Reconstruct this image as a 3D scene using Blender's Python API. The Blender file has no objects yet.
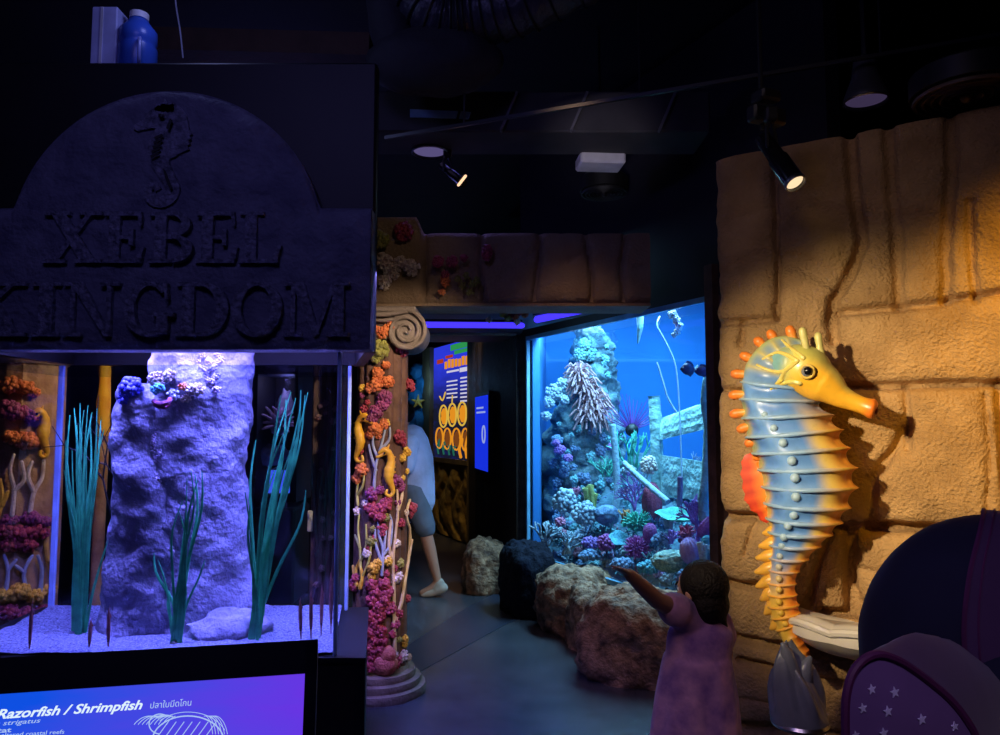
import bpy, math, random
import numpy as np
from mathutils import Vector, Matrix, noise
R = random.Random(7)
PI = math.pi
C = bpy.context.scene.collection
sc = bpy.context.scene
sc.view_settings.view_transform = 'Standard'
sc.view_settings.look = 'None'
sc.view_settings.gamma = 1.0
sc.view_settings.exposure = 0.0
sc.view_settings.use_curve_mapping = False

# ------------------------------------------------------------------ camera
F = 740.0
PITCH = math.atan(57.5 / F)
CAMZ = 1.5
cam = bpy.data.cameras.new('camera')
cam.sensor_width = 36.0
cam.lens = F / 1000.0 * 36.0
camo = bpy.data.objects.new('camera', cam)
camo.location = (0, 0, CAMZ)
camo.rotation_euler = (PI / 2 + PITCH, 0, 0)
C.objects.link(camo)
sc.camera = camo
CP, SP = math.cos(PITCH), math.sin(PITCH)

def ray(px, py):
    u = (px - 500.0) / F
    v = (367.5 - py) / F
    return Vector((u, CP - v * SP, SP + v * CP))
def P(px, py, Y):
    d = ray(px, py)
    k = Y / d.y
    return Vector((d.x * k, Y, CAMZ + d.z * k))
# stone wall frame
WA = Vector((1.06, 3.6, 0)); WB = Vector((2.03, 3.0, 0))
WE = (WB - WA).normalized()
WN = Vector((-0.5261, -0.8505, 0)).normalized()
def W(px, py, off=0.0):
    d = ray(px, py)
    p0 = WA + WN * off
    o = Vector((0, 0, CAMZ))
    k = (p0 - o).dot(WN) / d.dot(WN)
    return o + d * k
def wall_sz(p):
    q = p - WA
    return q.dot(WE), p.z
# tank window frame
T0 = Vector((0.24, 6.6, 0)); T1 = Vector((1.28, 4.5, 0))
TE = (T1 - T0).normalized()
TN = Vector((-TE.y, TE.x, 0))
if TN.y > 0: TN = -TN          # towards the visitor
def TW(px, py, off=0.0):
    d = ray(px, py); o = Vector((0, 0, CAMZ)); p0 = T0 + TN * off
    k = (p0 - o).dot(TN) / d.dot(TN)
    return o + d * k

# ------------------------------------------------------------------ materials
def _nt(name):
    m = bpy.data.materials.new(name); m.use_nodes = True
    nt = m.node_tree
    b = nt.nodes['Principled BSDF']
    return m, nt, b
def rgb(c): return (c[0], c[1], c[2], 1.0)
def mat(name, col, rough=0.6, metal=0.0, col2=None, scale=8.0, bump=0.0, bscale=None, detail=4.0, emit=None, estr=0.0, spec=0.5, attr=None, contrast=(0.35, 0.65), sheen=0.0, coat=0.0):
    m, nt, b = _nt(name)
    b.inputs['Roughness'].default_value = rough
    b.inputs['Metallic'].default_value = metal
    b.inputs['Specular IOR Level'].default_value = spec
    if sheen: b.inputs['Sheen Weight'].default_value = sheen
    if coat: b.inputs['Coat Weight'].default_value = coat
    tc = nt.nodes.new('ShaderNodeTexCoord')
    src = None
    if attr:
        at = nt.nodes.new('ShaderNodeAttribute'); at.attribute_name = attr
        src = at.outputs['Color']
    if col2 is None: col2 = tuple(c * 0.75 for c in col)
    n = nt.nodes.new('ShaderNodeTexNoise'); n.inputs['Scale'].default_value = scale; n.inputs['Detail'].default_value = detail
    nt.links.new(tc.outputs['Object'], n.inputs['Vector'])
    r = nt.nodes.new('ShaderNodeValToRGB')
    r.color_ramp.elements[0].position = contrast[0]; r.color_ramp.elements[1].position = contrast[1]
    if attr:
        r.color_ramp.elements[0].color = (0.82, 0.82, 0.82, 1); r.color_ramp.elements[1].color = (1, 1, 1, 1)
        mx = nt.nodes.new('ShaderNodeMix'); mx.data_type = 'RGBA'; mx.blend_type = 'MULTIPLY'; mx.inputs['Factor'].default_value = 1.0
        nt.links.new(n.outputs['Fac'], r.inputs['Fac'])
        nt.links.new(src, mx.inputs[6]); nt.links.new(r.outputs['Color'], mx.inputs[7])
        out = mx.outputs[2]
    else:
        r.color_ramp.elements[0].color = rgb(col2); r.color_ramp.elements[1].color = rgb(col)
        nt.links.new(n.outputs['Fac'], r.inputs['Fac']); out = r.outputs['Color']
    nt.links.new(out, b.inputs['Base Color'])
    if emit is not None:
        b.inputs['Emission Color'].default_value = rgb(emit); b.inputs['Emission Strength'].default_value = estr
    if bump > 0:
        n2 = nt.nodes.new('ShaderNodeTexNoise'); n2.inputs['Scale'].default_value = bscale or scale * 4; n2.inputs['Detail'].default_value = 6.0
        nt.links.new(tc.outputs['Object'], n2.inputs['Vector'])
        bp = nt.nodes.new('ShaderNodeBump'); bp.inputs['Strength'].default_value = bump; bp.inputs['Distance'].default_value = 0.02
        nt.links.new(n2.outputs['Fac'], bp.inputs['Height']); nt.links.new(bp.outputs['Normal'], b.inputs['Normal'])
    return m
def glass_mat(name, tint=(1, 1, 1), refl=0.05, rough=0.02):
    m = bpy.data.materials.new(name); m.use_nodes = True
    nt = m.node_tree; nt.nodes.clear()
    o = nt.nodes.new('ShaderNodeOutputMaterial'); mx = nt.nodes.new('ShaderNodeMixShader')
    t = nt.nodes.new('ShaderNodeBsdfTransparent'); g = nt.nodes.new('ShaderNodeBsdfGlossy')
    t.inputs['Color'].default_value = rgb(tint); g.inputs['Roughness'].default_value = rough
    mx.inputs[0].default_value = refl
    nt.links.new(t.outputs[0], mx.inputs[1]); nt.links.new(g.outputs[0], mx.inputs[2]); nt.links.new(mx.outputs[0], o.inputs['Surface'])
    return m
def emit_mat(name, col, strength, col2=None, axis=0, lo=-0.5, hi=0.5, nscale=0):
    m = bpy.data.materials.new(name); m.use_nodes = True
    nt = m.node_tree; nt.nodes.clear()
    o = nt.nodes.new('ShaderNodeOutputMaterial'); e = nt.nodes.new('ShaderNodeEmission')
    e.inputs['Color'].default_value = rgb(col); e.inputs['Strength'].default_value = strength
    if col2 is not None:
        tc = nt.nodes.new('ShaderNodeTexCoord'); sp = nt.nodes.new('ShaderNodeSeparateXYZ'); mr = nt.nodes.new('ShaderNodeMapRange')
        nt.links.new(tc.outputs['Object'], sp.inputs[0]); nt.links.new(sp.outputs[axis], mr.inputs[0])
        mr.inputs[1].default_value = lo; mr.inputs[2].default_value = hi
        r = nt.nodes.new('ShaderNodeValToRGB'); r.color_ramp.elements[0].color = rgb(col); r.color_ramp.elements[1].color = rgb(col2)
        fac = mr.outputs[0]
        if nscale:
            n = nt.nodes.new('ShaderNodeTexNoise'); n.inputs['Scale'].default_value = nscale; n.inputs['Detail'].default_value = 3
            mp = nt.nodes.new('ShaderNodeMapping'); mp.inputs['Scale'].default_value = (1, 1, 5)
            nt.links.new(tc.outputs['Object'], mp.inputs[0]); nt.links.new(mp.outputs[0], n.inputs['Vector'])
            ad = nt.nodes.new('ShaderNodeMath'); ad.operation = 'MULTIPLY_ADD'; ad.inputs[1].default_value = 0.5; 
            nt.links.new(n.outputs['Fac'], ad.inputs[0])
            sb = nt.nodes.new('ShaderNodeMath'); sb.operation = 'SUBTRACT'; sb.inputs[1].default_value = 0.25
            nt.links.new(fac, sb.inputs[0]); nt.links.new(sb.outputs[0], ad.inputs[2]); fac = ad.outputs[0]
        nt.links.new(fac, r.inputs[0]); nt.links.new(r.outputs[0], e.inputs['Color'])
    nt.links.new(e.outputs[0], o.inputs['Surface'])
    return m

# ------------------------------------------------------------------ mesh builder
class MB:
    def __init__(s): s.v = []; s.f = []; s.c = []
    def add(s, vs, fs, col=None):
        b = len(s.v)
        s.v.extend([tuple(p) for p in vs]); s.f.extend([tuple(b + i for i in f) for f in fs])
        s.c.extend(([col] if not isinstance(col, list) else col) * (len(vs) if not isinstance(col, list) else 1))
        return s
    def box(s, c, size, rz=0.0, M=None, bev=0.0, col=None):
        hx, hy, hz = size[0] / 2, size[1] / 2, size[2] / 2
        if bev <= 0:
            vs = [Vector((x, y, z)) for x in (-hx, hx) for y in (-hy, hy) for z in (-hz, hz)]
            fs = [(0, 1, 3, 2), (4, 6, 7, 5), (0, 4, 5, 1), (2, 3, 7, 6), (0, 2, 6, 4), (1, 5, 7, 3)]
        else:
            b = min(bev, hx * .9, hy * .9, hz * .9)
            vs = []; fs = []
            idx = {}
            for sx in (-1, 1):
                for sy in (-1, 1):
                    for sz in (-1, 1):
                        for a in range(3):
                            p = [sx * (hx - b), sy * (hy - b), sz * (hz - b)]
                            h = (hx, hy, hz)[a]; p[a] = (sx, sy, sz)[a] * h
                            idx[(sx, sy, sz, a)] = len(vs); vs.append(Vector(p))
            for a in range(3):
                o = [i for i in range(3) if i != a]
                for sg in (-1, 1):
                    q = []
                    for (u, w) in ((-1, -1), (1, -1), (1, 1), (-1, 1)):
                        k = [0, 0, 0]; k[a] = sg; k[o[0]] = u; k[o[1]] = w
                        q.append(idx[(k[0], k[1], k[2], a)])
                    fs.append(tuple(q))
            for a in range(3):
                o = [i for i in range(3) if i != a]
                for u in (-1, 1):
                    for w in (-1, 1):
                        k1 = [0, 0, 0]; k1[o[0]] = u; k1[o[1]] = w; k2 = list(k1); k1[a] = -1; k2[a] = 1
                        fs.append((idx[(*k1, o[0])], idx[(*k2, o[0])], idx[(*k2, o[1])], idx[(*k1, o[1])]))
            for sx in (-1, 1):
                for sy in (-1, 1):
                    for sz in (-1, 1):
                        fs.append(tuple(idx[(sx, sy, sz, a)] for a in range(3)))
        if M is None: M = Matrix.Rotation(rz, 3, 'Z')
        c = Vector(c)
        return s.add([M @ p + c for p in vs], fs, col)
    def bar(s, a, b, w, h, up=Vector((0, 0, 1)), col=None):
        a = Vector(a); b = Vector(b); d = (b - a); L = d.length; d.normalize()
        side = d.cross(up); 
        if side.length < 1e-4: side = Vector((1, 0, 0))
        side.normalize(); u = side.cross(d)
        M = Matrix((side, d, u)).transposed()
        return s.box((a + b) / 2, (w, L, h), M=M, col=col)
    def tube(s, pts, rad, n=8, cap=True, flat=1.0, col=None, up=None):
        pts = [Vector(p) for p in pts]; m = len(pts)
        if not isinstance(rad, (list, tuple)): rad = [rad] * m
        t0 = (pts[1] - pts[0]).normalized()
        a = up if up is not None else (Vector((0, 0, 1)) if abs(t0.z) < 0.9 else Vector((1, 0, 0)))
        nrm = (a - t0 * a.dot(t0)).normalized()
        vs = []; fs = []; cs = []
        for i, p in enumerate(pts):
            t = (pts[min(i + 1, m - 1)] - pts[max(i - 1, 0)])
            if t.length < 1e-9: t = t0.copy()
            t.normalize()
            nrm = nrm - t * nrm.dot(t)
            if nrm.length < 1e-6: nrm = t.orthogonal()
            nrm.normalize(); bn = t.cross(nrm)
            for k in range(n):
                an = 2 * PI * k / n
                vs.append(p + (nrm * math.cos(an) * flat + bn * math.sin(an)) * rad[i])
                if isinstance(col, list): cs.append(col[i])
        for i in range(m - 1):
            for k in range(n):
                k2 = (k + 1) % n
                fs.append((i * n + k, i * n + k2, (i + 1) * n + k2, (i + 1) * n + k))
        if cap:
            fs.append(tuple(range(n - 1, -1, -1))); fs.append(tuple((m - 1) * n + k for k in range(n)))
        if isinstance(col, list):
            b = len(s.v); s.v.extend([tuple(p) for p in vs]); s.f.extend([tuple(b + i for i in f) for f in fs]); s.c.extend(cs); return s
        return s.add(vs, fs, col)
    def rtube(s, pts, rad, n=8, col=None, flat=1.0):       # tube with rounded ends
        pts = [Vector(p) for p in pts]
        if not isinstance(rad, (list, tuple)): rad = [rad] * len(pts)
        d0 = (pts[0] - pts[1]).normalized(); d1 = (pts[-1] - pts[-2]).normalized()
        a, b = rad[0], rad[-1]
        pp = [pts[0] + d0 * a * .95, pts[0] + d0 * a * .7] + pts + [pts[-1] + d1 * b * .7, pts[-1] + d1 * b * .95]
        rr = [a * .25, a * .7] + list(rad) + [b * .7, b * .25]
        return s.tube(pp, rr, n, True, flat, col)
    def ball(s, c, r, nu=12, nv=8, M=None, fn=None, col=None):
        c = Vector(c); r = Vector(r) if not isinstance(r, (int, float)) else Vector((r, r, r))
        vs = []; fs = []
        def pt(d):
            k = fn(d) if fn else 1.0
            p = Vector((d.x * r.x, d.y * r.y, d.z * r.z)) * k
            return (M @ p if M else p) + c
        vs.append(pt(Vector((0, 0, -1))))
        for j in range(1, nv):
            th = -PI / 2 + PI * j / nv
            for i in range(nu):
                ph = 2 * PI * i / nu
                vs.append(pt(Vector((math.cos(th) * math.cos(ph), math.cos(th) * math.sin(ph), math.sin(th)))))
        vs.append(pt(Vector((0, 0, 1)))); top = len(vs) - 1
        for i in range(nu): fs.append((0, 1 + (i + 1) % nu, 1 + i))
        for j in range(nv - 2):
            for i in range(nu):
                a = 1 + j * nu + i; b = 1 + j * nu + (i + 1) % nu
                fs.append((a, b, b + nu, a + nu))
        for i in range(nu): fs.append((top, 1 + (nv - 2) * nu + i, 1 + (nv - 2) * nu + (i + 1) % nu))
        return s.add(vs, fs, col)
    def lathe(s, prof, c=(0, 0, 0), n=32, fn=None, M=None, caps=True, col=None, a0=0.0, a1=2 * PI):
        c = Vector(c); vs = []; fs = []
        full = abs(a1 - a0 - 2 * PI) < 1e-6
        nn = n if full else n + 1
        for (r, z) in prof:
            for i in range(nn):
                a = a0 + (a1 - a0) * i / n
                k = fn(a, z) if fn else 1.0
                p = Vector((r * k * math.cos(a), r * k * math.sin(a), z))
                vs.append((M @ p if M else p) + c)
        for j in range(len(prof) - 1):
            for i in range(n):
                i2 = (i + 1) % nn
                fs.append((j * nn + i, j * nn + i2, (j + 1) * nn + i2, (j + 1) * nn + i))
        if caps and full:
            fs.append(tuple(range(n - 1, -1, -1))); fs.append(tuple((len(prof) - 1) * n + i for i in range(n)))
        return s.add(vs, fs, col)
    def prism(s, poly, vec, col=None):                    # poly: list of 3D points, extruded along vec
        poly = [Vector(p) for p in poly]; vec = Vector(vec); n = len(poly)
        vs = poly + [p + vec for p in poly]
        fs = [tuple(range(n)), tuple(range(2 * n - 1, n - 1, -1))] + [(i, i + n, (i + 1) % n + n, (i + 1) % n) for i in range(n)]
        return s.add(vs, fs, col)
    def grid(s, fn, nu, nv, col=None):
        vs = [fn(i / nu, j / nv) for j in range(nv + 1) for i in range(nu + 1)]
        fs = [(j * (nu + 1) + i, j * (nu + 1) + i + 1, (j + 1) * (nu + 1) + i + 1, (j + 1) * (nu + 1) + i) for j in range(nv) for i in range(nu)]
        return s.add(vs, fs, col)

def link(name, mb, m, parent=None, base=None, smooth=True, angle=40):
    me = bpy.data.meshes.new(name)
    b = Vector(base) if base is not None else (Vector(parent['_b']) if parent is not None and '_b' in parent else Vector((0, 0, 0)))
    me.from_pydata([(x - b.x, y - b.y, z - b.z) for x, y, z in mb.v], [], mb.f)
    me.materials.append(m)
    if any(c is not None for c in mb.c):
        a = me.color_attributes.new('paint', 'FLOAT_COLOR', 'POINT')
        flat = []
        for c in mb.c: flat.extend((c[0], c[1], c[2], 1.0) if c else (1, 1, 1, 1))
        a.data.foreach_set('color', flat)
    me.validate(); me.update()
    o = bpy.data.objects.new(name, me); C.objects.link(o)
    if smooth:
        me.polygons.foreach_set('use_smooth', [True] * len(me.polygons))
        try: me.set_sharp_from_angle(angle=math.radians(angle))
        except Exception: pass
    if parent is not None:
        o.parent = parent
    else:
        o.location = b
    o['_b'] = tuple(b)
    return o
def tag(o, label=None, cat=None, group=None, kind=None):
    if label: o['label'] = label
    if cat: o['category'] = cat
    if group: o['group'] = group
    if kind: o['kind'] = kind
    return o
def thing(name, label, cat, base, group=None, kind=None):
    o = bpy.data.objects.new(name, None); C.objects.link(o); o.location = base; o['_b'] = tuple(base)
    o.empty_display_size = 0.05
    return tag(o, label, cat, group, kind)
def single(name, mb, m, label, cat, base, group=None, **k):
    return tag(link(name, mb, m, None, base, **k), label, cat, group)
def struct(name, mb, m, base=(0, 0, 0), **k):
    return tag(link(name, mb, m, None, base, **k), kind='structure')
def remesh(o, vox, smooth=3, fac=0.5):
    r = o.modifiers.new('remesh', 'REMESH'); r.mode = 'VOXEL'; r.voxel_size = vox; r.use_smooth_shade = True
    s = o.modifiers.new('smooth', 'SMOOTH'); s.iterations = smooth; s.factor = fac
def fbm(p, s=1.0, oc=4): return noise.fractal(Vector(p) * s, 1.0, 2.0, oc)
def catmull(vals, t):
    n = len(vals); t = max(0, min(n - 1 - 1e-6, t)); i = int(t); u = t - i
    p0 = vals[max(i - 1, 0)]; p1 = vals[i]; p2 = vals[min(i + 1, n - 1)]; p3 = vals[min(i + 2, n - 1)]
    return 0.5 * ((2 * p1) + (p2 - p0) * u + (2 * p0 - 5 * p1 + 4 * p2 - p3) * u * u + (3 * p1 - p0 - 3 * p2 + p3) * u ** 3)
def spline(pts, n):
    pts = [Vector(p) for p in pts]
    return [catmull(pts, (len(pts) - 1) * k / (n - 1)) for k in range(n)]
def mixc(a, b, t):
    t = max(0, min(1, t)); return tuple(a[i] * (1 - t) + b[i] * t for i in range(3))
def sstep(a, b, x):
    t = max(0, min(1, (x - a) / (b - a))); return t * t * (3 - 2 * t)
def lamp(name, kind, loc, energy, col, aim=None, size=0.1, sizey=None, spot=None, blend=0.6):
    l = bpy.data.lights.new(name, kind); l.energy = energy; l.color = col
    if kind == 'AREA':
        l.shape = 'RECTANGLE'; l.size = size; l.size_y = sizey or size
    else: l.shadow_soft_size = size
    if kind == 'SPOT': l.spot_size = math.radians(spot); l.spot_blend = blend
    o = bpy.data.objects.new(name, l); o.location = loc; C.objects.link(o)
    if aim is not None: o.rotation_euler = (Vector(aim) - Vector(loc)).to_track_quat('-Z', 'Y').to_euler()
    return o

# ------------------------------------------------------------------ coral shapes
def dome_dirs(n, up, spread=1.0, rnd=R):
    up = Vector(up).normalized(); out = []
    for i in range(n):
        z = 1 - (i + 0.5) / n * spread; a = i * 2.39996 + rnd.uniform(-.2, .2)
        r = math.sqrt(max(0, 1 - z * z))
        q = up.to_track_quat('Z', 'Y')
        out.append((q @ Vector((r * math.cos(a), r * math.sin(a), z))).normalized())
    return out
def coral_blobs(mb, c, r, n=40, up=(0, -1, 0.3), sq=1.0, bl=0.28, spread=1.1, cup=False, rnd=R):
    c = Vector(c); r = Vector(r) if not isinstance(r, (int, float)) else Vector((r, r, r))
    mean = (r.x + r.y + r.z) / 3
    mb.ball(c, r * 0.72, 12, 8, fn=lambda d: 1 + .12 * fbm(d, 2.5))
    for d in dome_dirs(n, up, spread, rnd):
        k = rnd.uniform(.8, 1.05)
        p = c + Vector((d.x * r.x, d.y * r.y, d.z * r.z)) * k * .8
        b = mean * bl * rnd.uniform(.75, 1.2)
        if cup:
            q = d.to_track_quat('Z', 'Y').to_matrix()
            mb.lathe([(b * .5, -b * .8), (b * .75, 0), (b * .95, b * .7), (b * .8, b * .85), (b * .55, b * .55), (b * .2, b * .1)], p, 8, M=q)
        else: mb.ball(p, b, 7, 5)
    return mb
def coral_brain(mb, c, r, amp=0.09, sc_=9, nu=36, nv=24, M=None):
    def f(d):
        n = noise.noise(Vector(d) * sc_ * .5 + Vector(c) * 3)
        return 1 + amp * math.cos(n * 22) * .6 + .06 * fbm(d, 1.7)
    return mb.ball(c, r, nu, nv, M, f)
def coral_branch(mb, p, d, L, r, depth, rnd=R, spread=0.6, n=6, kids=2, flatn=None, taper=.72):
    d = Vector(d).normalized(); p = Vector(p)
    side = Vector((rnd.uniform(-1, 1), rnd.uniform(-1, 1), rnd.uniform(-.3, .6))) * .25
    if flatn is not None: side = side - flatn * side.dot(flatn)
    mid = p + d * L * .5 + side * L * .3; e = p + (d + side * .5).normalized() * L
    mb.rtube([p, mid, e], [r, r * .86, r * taper], n)
    if depth <= 0: return
    for k in range(kids):
        a = (k - (kids - 1) / 2) * spread * 2 / max(1, kids - 1) if kids > 1 else 0
        if flatn is not None:
            nd = Matrix.Rotation(a + rnd.uniform(-.15, .15), 3, flatn) @ d
        else:
            ax = d.orthogonal().normalized(); ax = Matrix.Rotation(rnd.uniform(0, 2 * PI), 3, d) @ ax
            nd = Matrix.Rotation(abs(a) * rnd.choice((-1, 1)) + rnd.uniform(-.2, .2), 3, ax) @ d
        coral_branch(mb, e, nd, L * rnd.uniform(.7, .95), r * taper, depth - 1, rnd, spread, n, kids, flatn, taper)
def coral_tent(mb, c, r, n, L, rad, up=(0, -.5, .6), droop=.5, spread=1.2, rnd=R):
    c = Vector(c); r = Vector(r) if not isinstance(r, (int, float)) else Vector((r, r, r))
    mb.ball(c, r * .8, 12, 8)
    for d in dome_dirs(n, up, spread, rnd):
        p = c + Vector((d.x * r.x, d.y * r.y, d.z * r.z)) * .75
        w = Vector((rnd.uniform(-.3, .3), rnd.uniform(-.3, .3), -droop))
        k = rnd.uniform(.7, 1.2)
        mb.rtube([p, p + d * L * .5 * k, p + (d * .9 + w * .6) * L * k], [rad, rad * .9, rad * .75], 5)
    return mb
def cyl_front(cx, cy, rad, px, py):
    d = ray(px, py); o = Vector((0, 0, CAMZ))
    a = d.x ** 2 + d.y ** 2; b = -2 * (d.x * cx + d.y * cy); c = cx * cx + cy * cy - rad * rad
    D = b * b - 4 * a * c
    k = (-b - math.sqrt(D)) / (2 * a) if D > 0 else -b / (2 * a)
    return o + d * k
# ================================================================== MATERIALS
M_floor = mat('polished_floor', (0.056, 0.052, 0.062), 0.24, col2=(0.038, 0.036, 0.044), scale=3.0, bump=0.12, bscale=160)
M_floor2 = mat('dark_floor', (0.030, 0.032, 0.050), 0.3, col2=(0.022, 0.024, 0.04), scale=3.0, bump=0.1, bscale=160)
M_black = mat('black_paint', (0.006, 0.006, 0.008), 0.55)
M_blackgloss = mat('black_gloss', (0.006, 0.006, 0.008), 0.25)
M_dark = mat('dark_wall_paint', (0.012, 0.011, 0.016), 0.8)
M_wood = mat('dark_wood_boards', (0.085, 0.05, 0.035), 0.6, col2=(0.035, 0.02, 0.014), scale=14, bump=0.3)
M_jamb = mat('red_brown_plaster', (0.10, 0.045, 0.035), 0.8, col2=(0.05, 0.022, 0.02), scale=9, bump=0.4)
M_stone = mat('tan_carved_stone', (0.54, 0.33, 0.135), 0.9, col2=(0.36, 0.21, 0.08), scale=5, bump=0.9, bscale=75)
M_lintel = mat('brown_stone_beam', (0.30, 0.21, 0.14), 0.9, col2=(0.25, 0.16, 0.1), scale=6, bump=0.5, bscale=60)
M_rock = mat('brown_rock', (0.40, 0.21, 0.115), 0.85, col2=(0.10, 0.048, 0.028), scale=14, bump=1.0, bscale=38)
M_rockshade = mat('shaded_rock', (0.010, 0.010, 0.02), 0.95, spec=.15, col2=(0.006, 0.006, 0.012), scale=9, bump=0.8, bscale=38)  # rock standing in shade, the shade put into its colour
M_sign = mat('blue_grey_sign_stone', (0.17, 0.17, 0.24), 0.75, col2=(0.10, 0.10, 0.16), scale=7, bump=0.6, bscale=50)
M_letter = mat('sign_letter_stone', (0.24, 0.24, 0.33), 0.55, col2=(0.08, 0.08, 0.12), scale=40, bump=0.9, bscale=60)
M_glass = glass_mat('tank_glass', (0.97, 0.985, 1.0), 0.035)
M_acrylic = mat('acrylic_edge', (0.45, 0.6, 0.95), 0.15, spec=0.7)
M_water = glass_mat('water_surface', (0.8, 0.88, 1.0), 0.12)
M_lav = mat('lavender_rock', (0.38, 0.36, 0.48), 0.9, col2=(0.20, 0.19, 0.28), scale=6, bump=.7, bscale=40)
M_gravel = mat('white_gravel', (0.42, 0.44, 0.60), 0.8, col2=(0.12, 0.12, 0.22), scale=110, bump=1.0, bscale=130)
M_teal = mat('teal_seagrass', (0.08, 0.72, 0.27), 0.45, col2=(0.04, 0.42, 0.17), scale=20)
M_cap = mat('grey_capital_stone', (0.27, 0.21, 0.18), 0.8, col2=(0.17, 0.13, 0.11), scale=12, bump=0.4)
M_shaft = mat('red_brown_column', (0.16, 0.075, 0.05), 0.75, col2=(0.07, 0.03, 0.022), scale=9, bump=0.5)
M_cred = mat('crimson_coral', (0.42, 0.045, 0.07), 0.6, col2=(0.24, 0.02, 0.045), scale=25, bump=0.3)
M_cpink = mat('pink_coral', (0.46, 0.065, 0.12), 0.6, col2=(0.25, 0.03, 0.06), scale=25, bump=0.3)
M_cmag = mat('magenta_coral', (0.34, 0.055, 0.19), 0.6, col2=(0.18, 0.03, 0.1), scale=25, bump=0.3)
M_corange = mat('orange_coral', (0.80, 0.24, 0.07), 0.6, col2=(0.50, 0.11, 0.03), scale=25, bump=0.3)
M_cyel = mat('yellow_coral', (0.82, 0.50, 0.06), 0.6, col2=(0.60, 0.30, 0.03), scale=22, bump=0.3)
M_cgreen = mat('olive_coral', (0.36, 0.34, 0.07), 0.65, col2=(0.2, 0.19, 0.04), scale=22, bump=0.4)
M_cwhite = mat('pale_coral', (0.75, 0.66, 0.58), 0.65, col2=(0.5, 0.36, 0.32), scale=22, bump=0.3)
M_cream = mat('cream_branch_coral', (0.80, 0.60, 0.34), 0.6, col2=(0.6, 0.40, 0.2), scale=22)
M_cblue = mat('grey_blue_branch_coral', (0.40, 0.44, 0.55), 0.6, col2=(0.26, 0.28, 0.4), scale=22)
M_clime = mat('yellow_green_branch_coral', (0.60, 0.58, 0.16), 0.6, col2=(0.4, 0.36, 0.08), scale=22)
M_shyel = mat('golden_yellow_paint', (0.85, 0.48, 0.04), 0.35, col2=(0.7, 0.33, 0.02), scale=8)
M_white = mat('white_plastic', (0.72, 0.70, 0.78), 0.45)
M_metal = mat('brushed_metal', (0.5, 0.5, 0.52), 0.3, 1.0)
M_ceil = mat('grey_bulkhead', (0.05, 0.045, 0.05), 0.7, col2=(0.03, 0.028, 0.032), scale=4)
M_shell = mat('cream_shell', (0.80, 0.74, 0.60), 0.3, col2=(0.66, 0.58, 0.44), scale=5)

# ================================================================== SETTING
mb = MB(); mb.add([(-4.2, -1.6, 0), (3.6, -1.6, 0), (3.6, 12.6, 0), (-4.2, 12.6, 0), (-4.2, -1.6, -.1), (3.6, -1.6, -.1), (3.6, 12.6, -.1), (-4.2, 12.6, -.1)], [(0, 1, 2, 3), (7, 6, 5, 4), (0, 4, 5, 1), (1, 5, 6, 2), (2, 6, 7, 3), (3, 7, 4, 0)])
struct('floor', mb, M_floor, smooth=False)
mb = MB(); mb.box((-.3, 5.5, 4.05), (7.8, 14.2, .1)); struct('ceiling', mb, M_dark, smooth=False)
mb = MB(); mb.box((-4.2, 5.5, 2), (.1, 14.2, 4.0)); struct('wall_left', mb, M_dark, smooth=False)
mb = MB(); mb.box((-.3, 12.6, 2), (7.8, .1, 4.0)); struct('wall_back', mb, M_dark, smooth=False)
mb = MB(); mb.box((3.6, 5.5, 2), (.1, 14.2, 4.0)); struct('wall_far_right', mb, M_dark, smooth=False)

# thin darker strip lying over the floor, crossing the aisle
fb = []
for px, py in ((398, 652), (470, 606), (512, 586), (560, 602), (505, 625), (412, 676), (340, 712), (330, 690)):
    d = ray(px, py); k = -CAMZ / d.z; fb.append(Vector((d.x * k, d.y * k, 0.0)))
mb = MB(); mb.prism(fb, (0, 0, 0.004)); struct('floor_band', mb, M_floor2, smooth=False)

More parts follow.
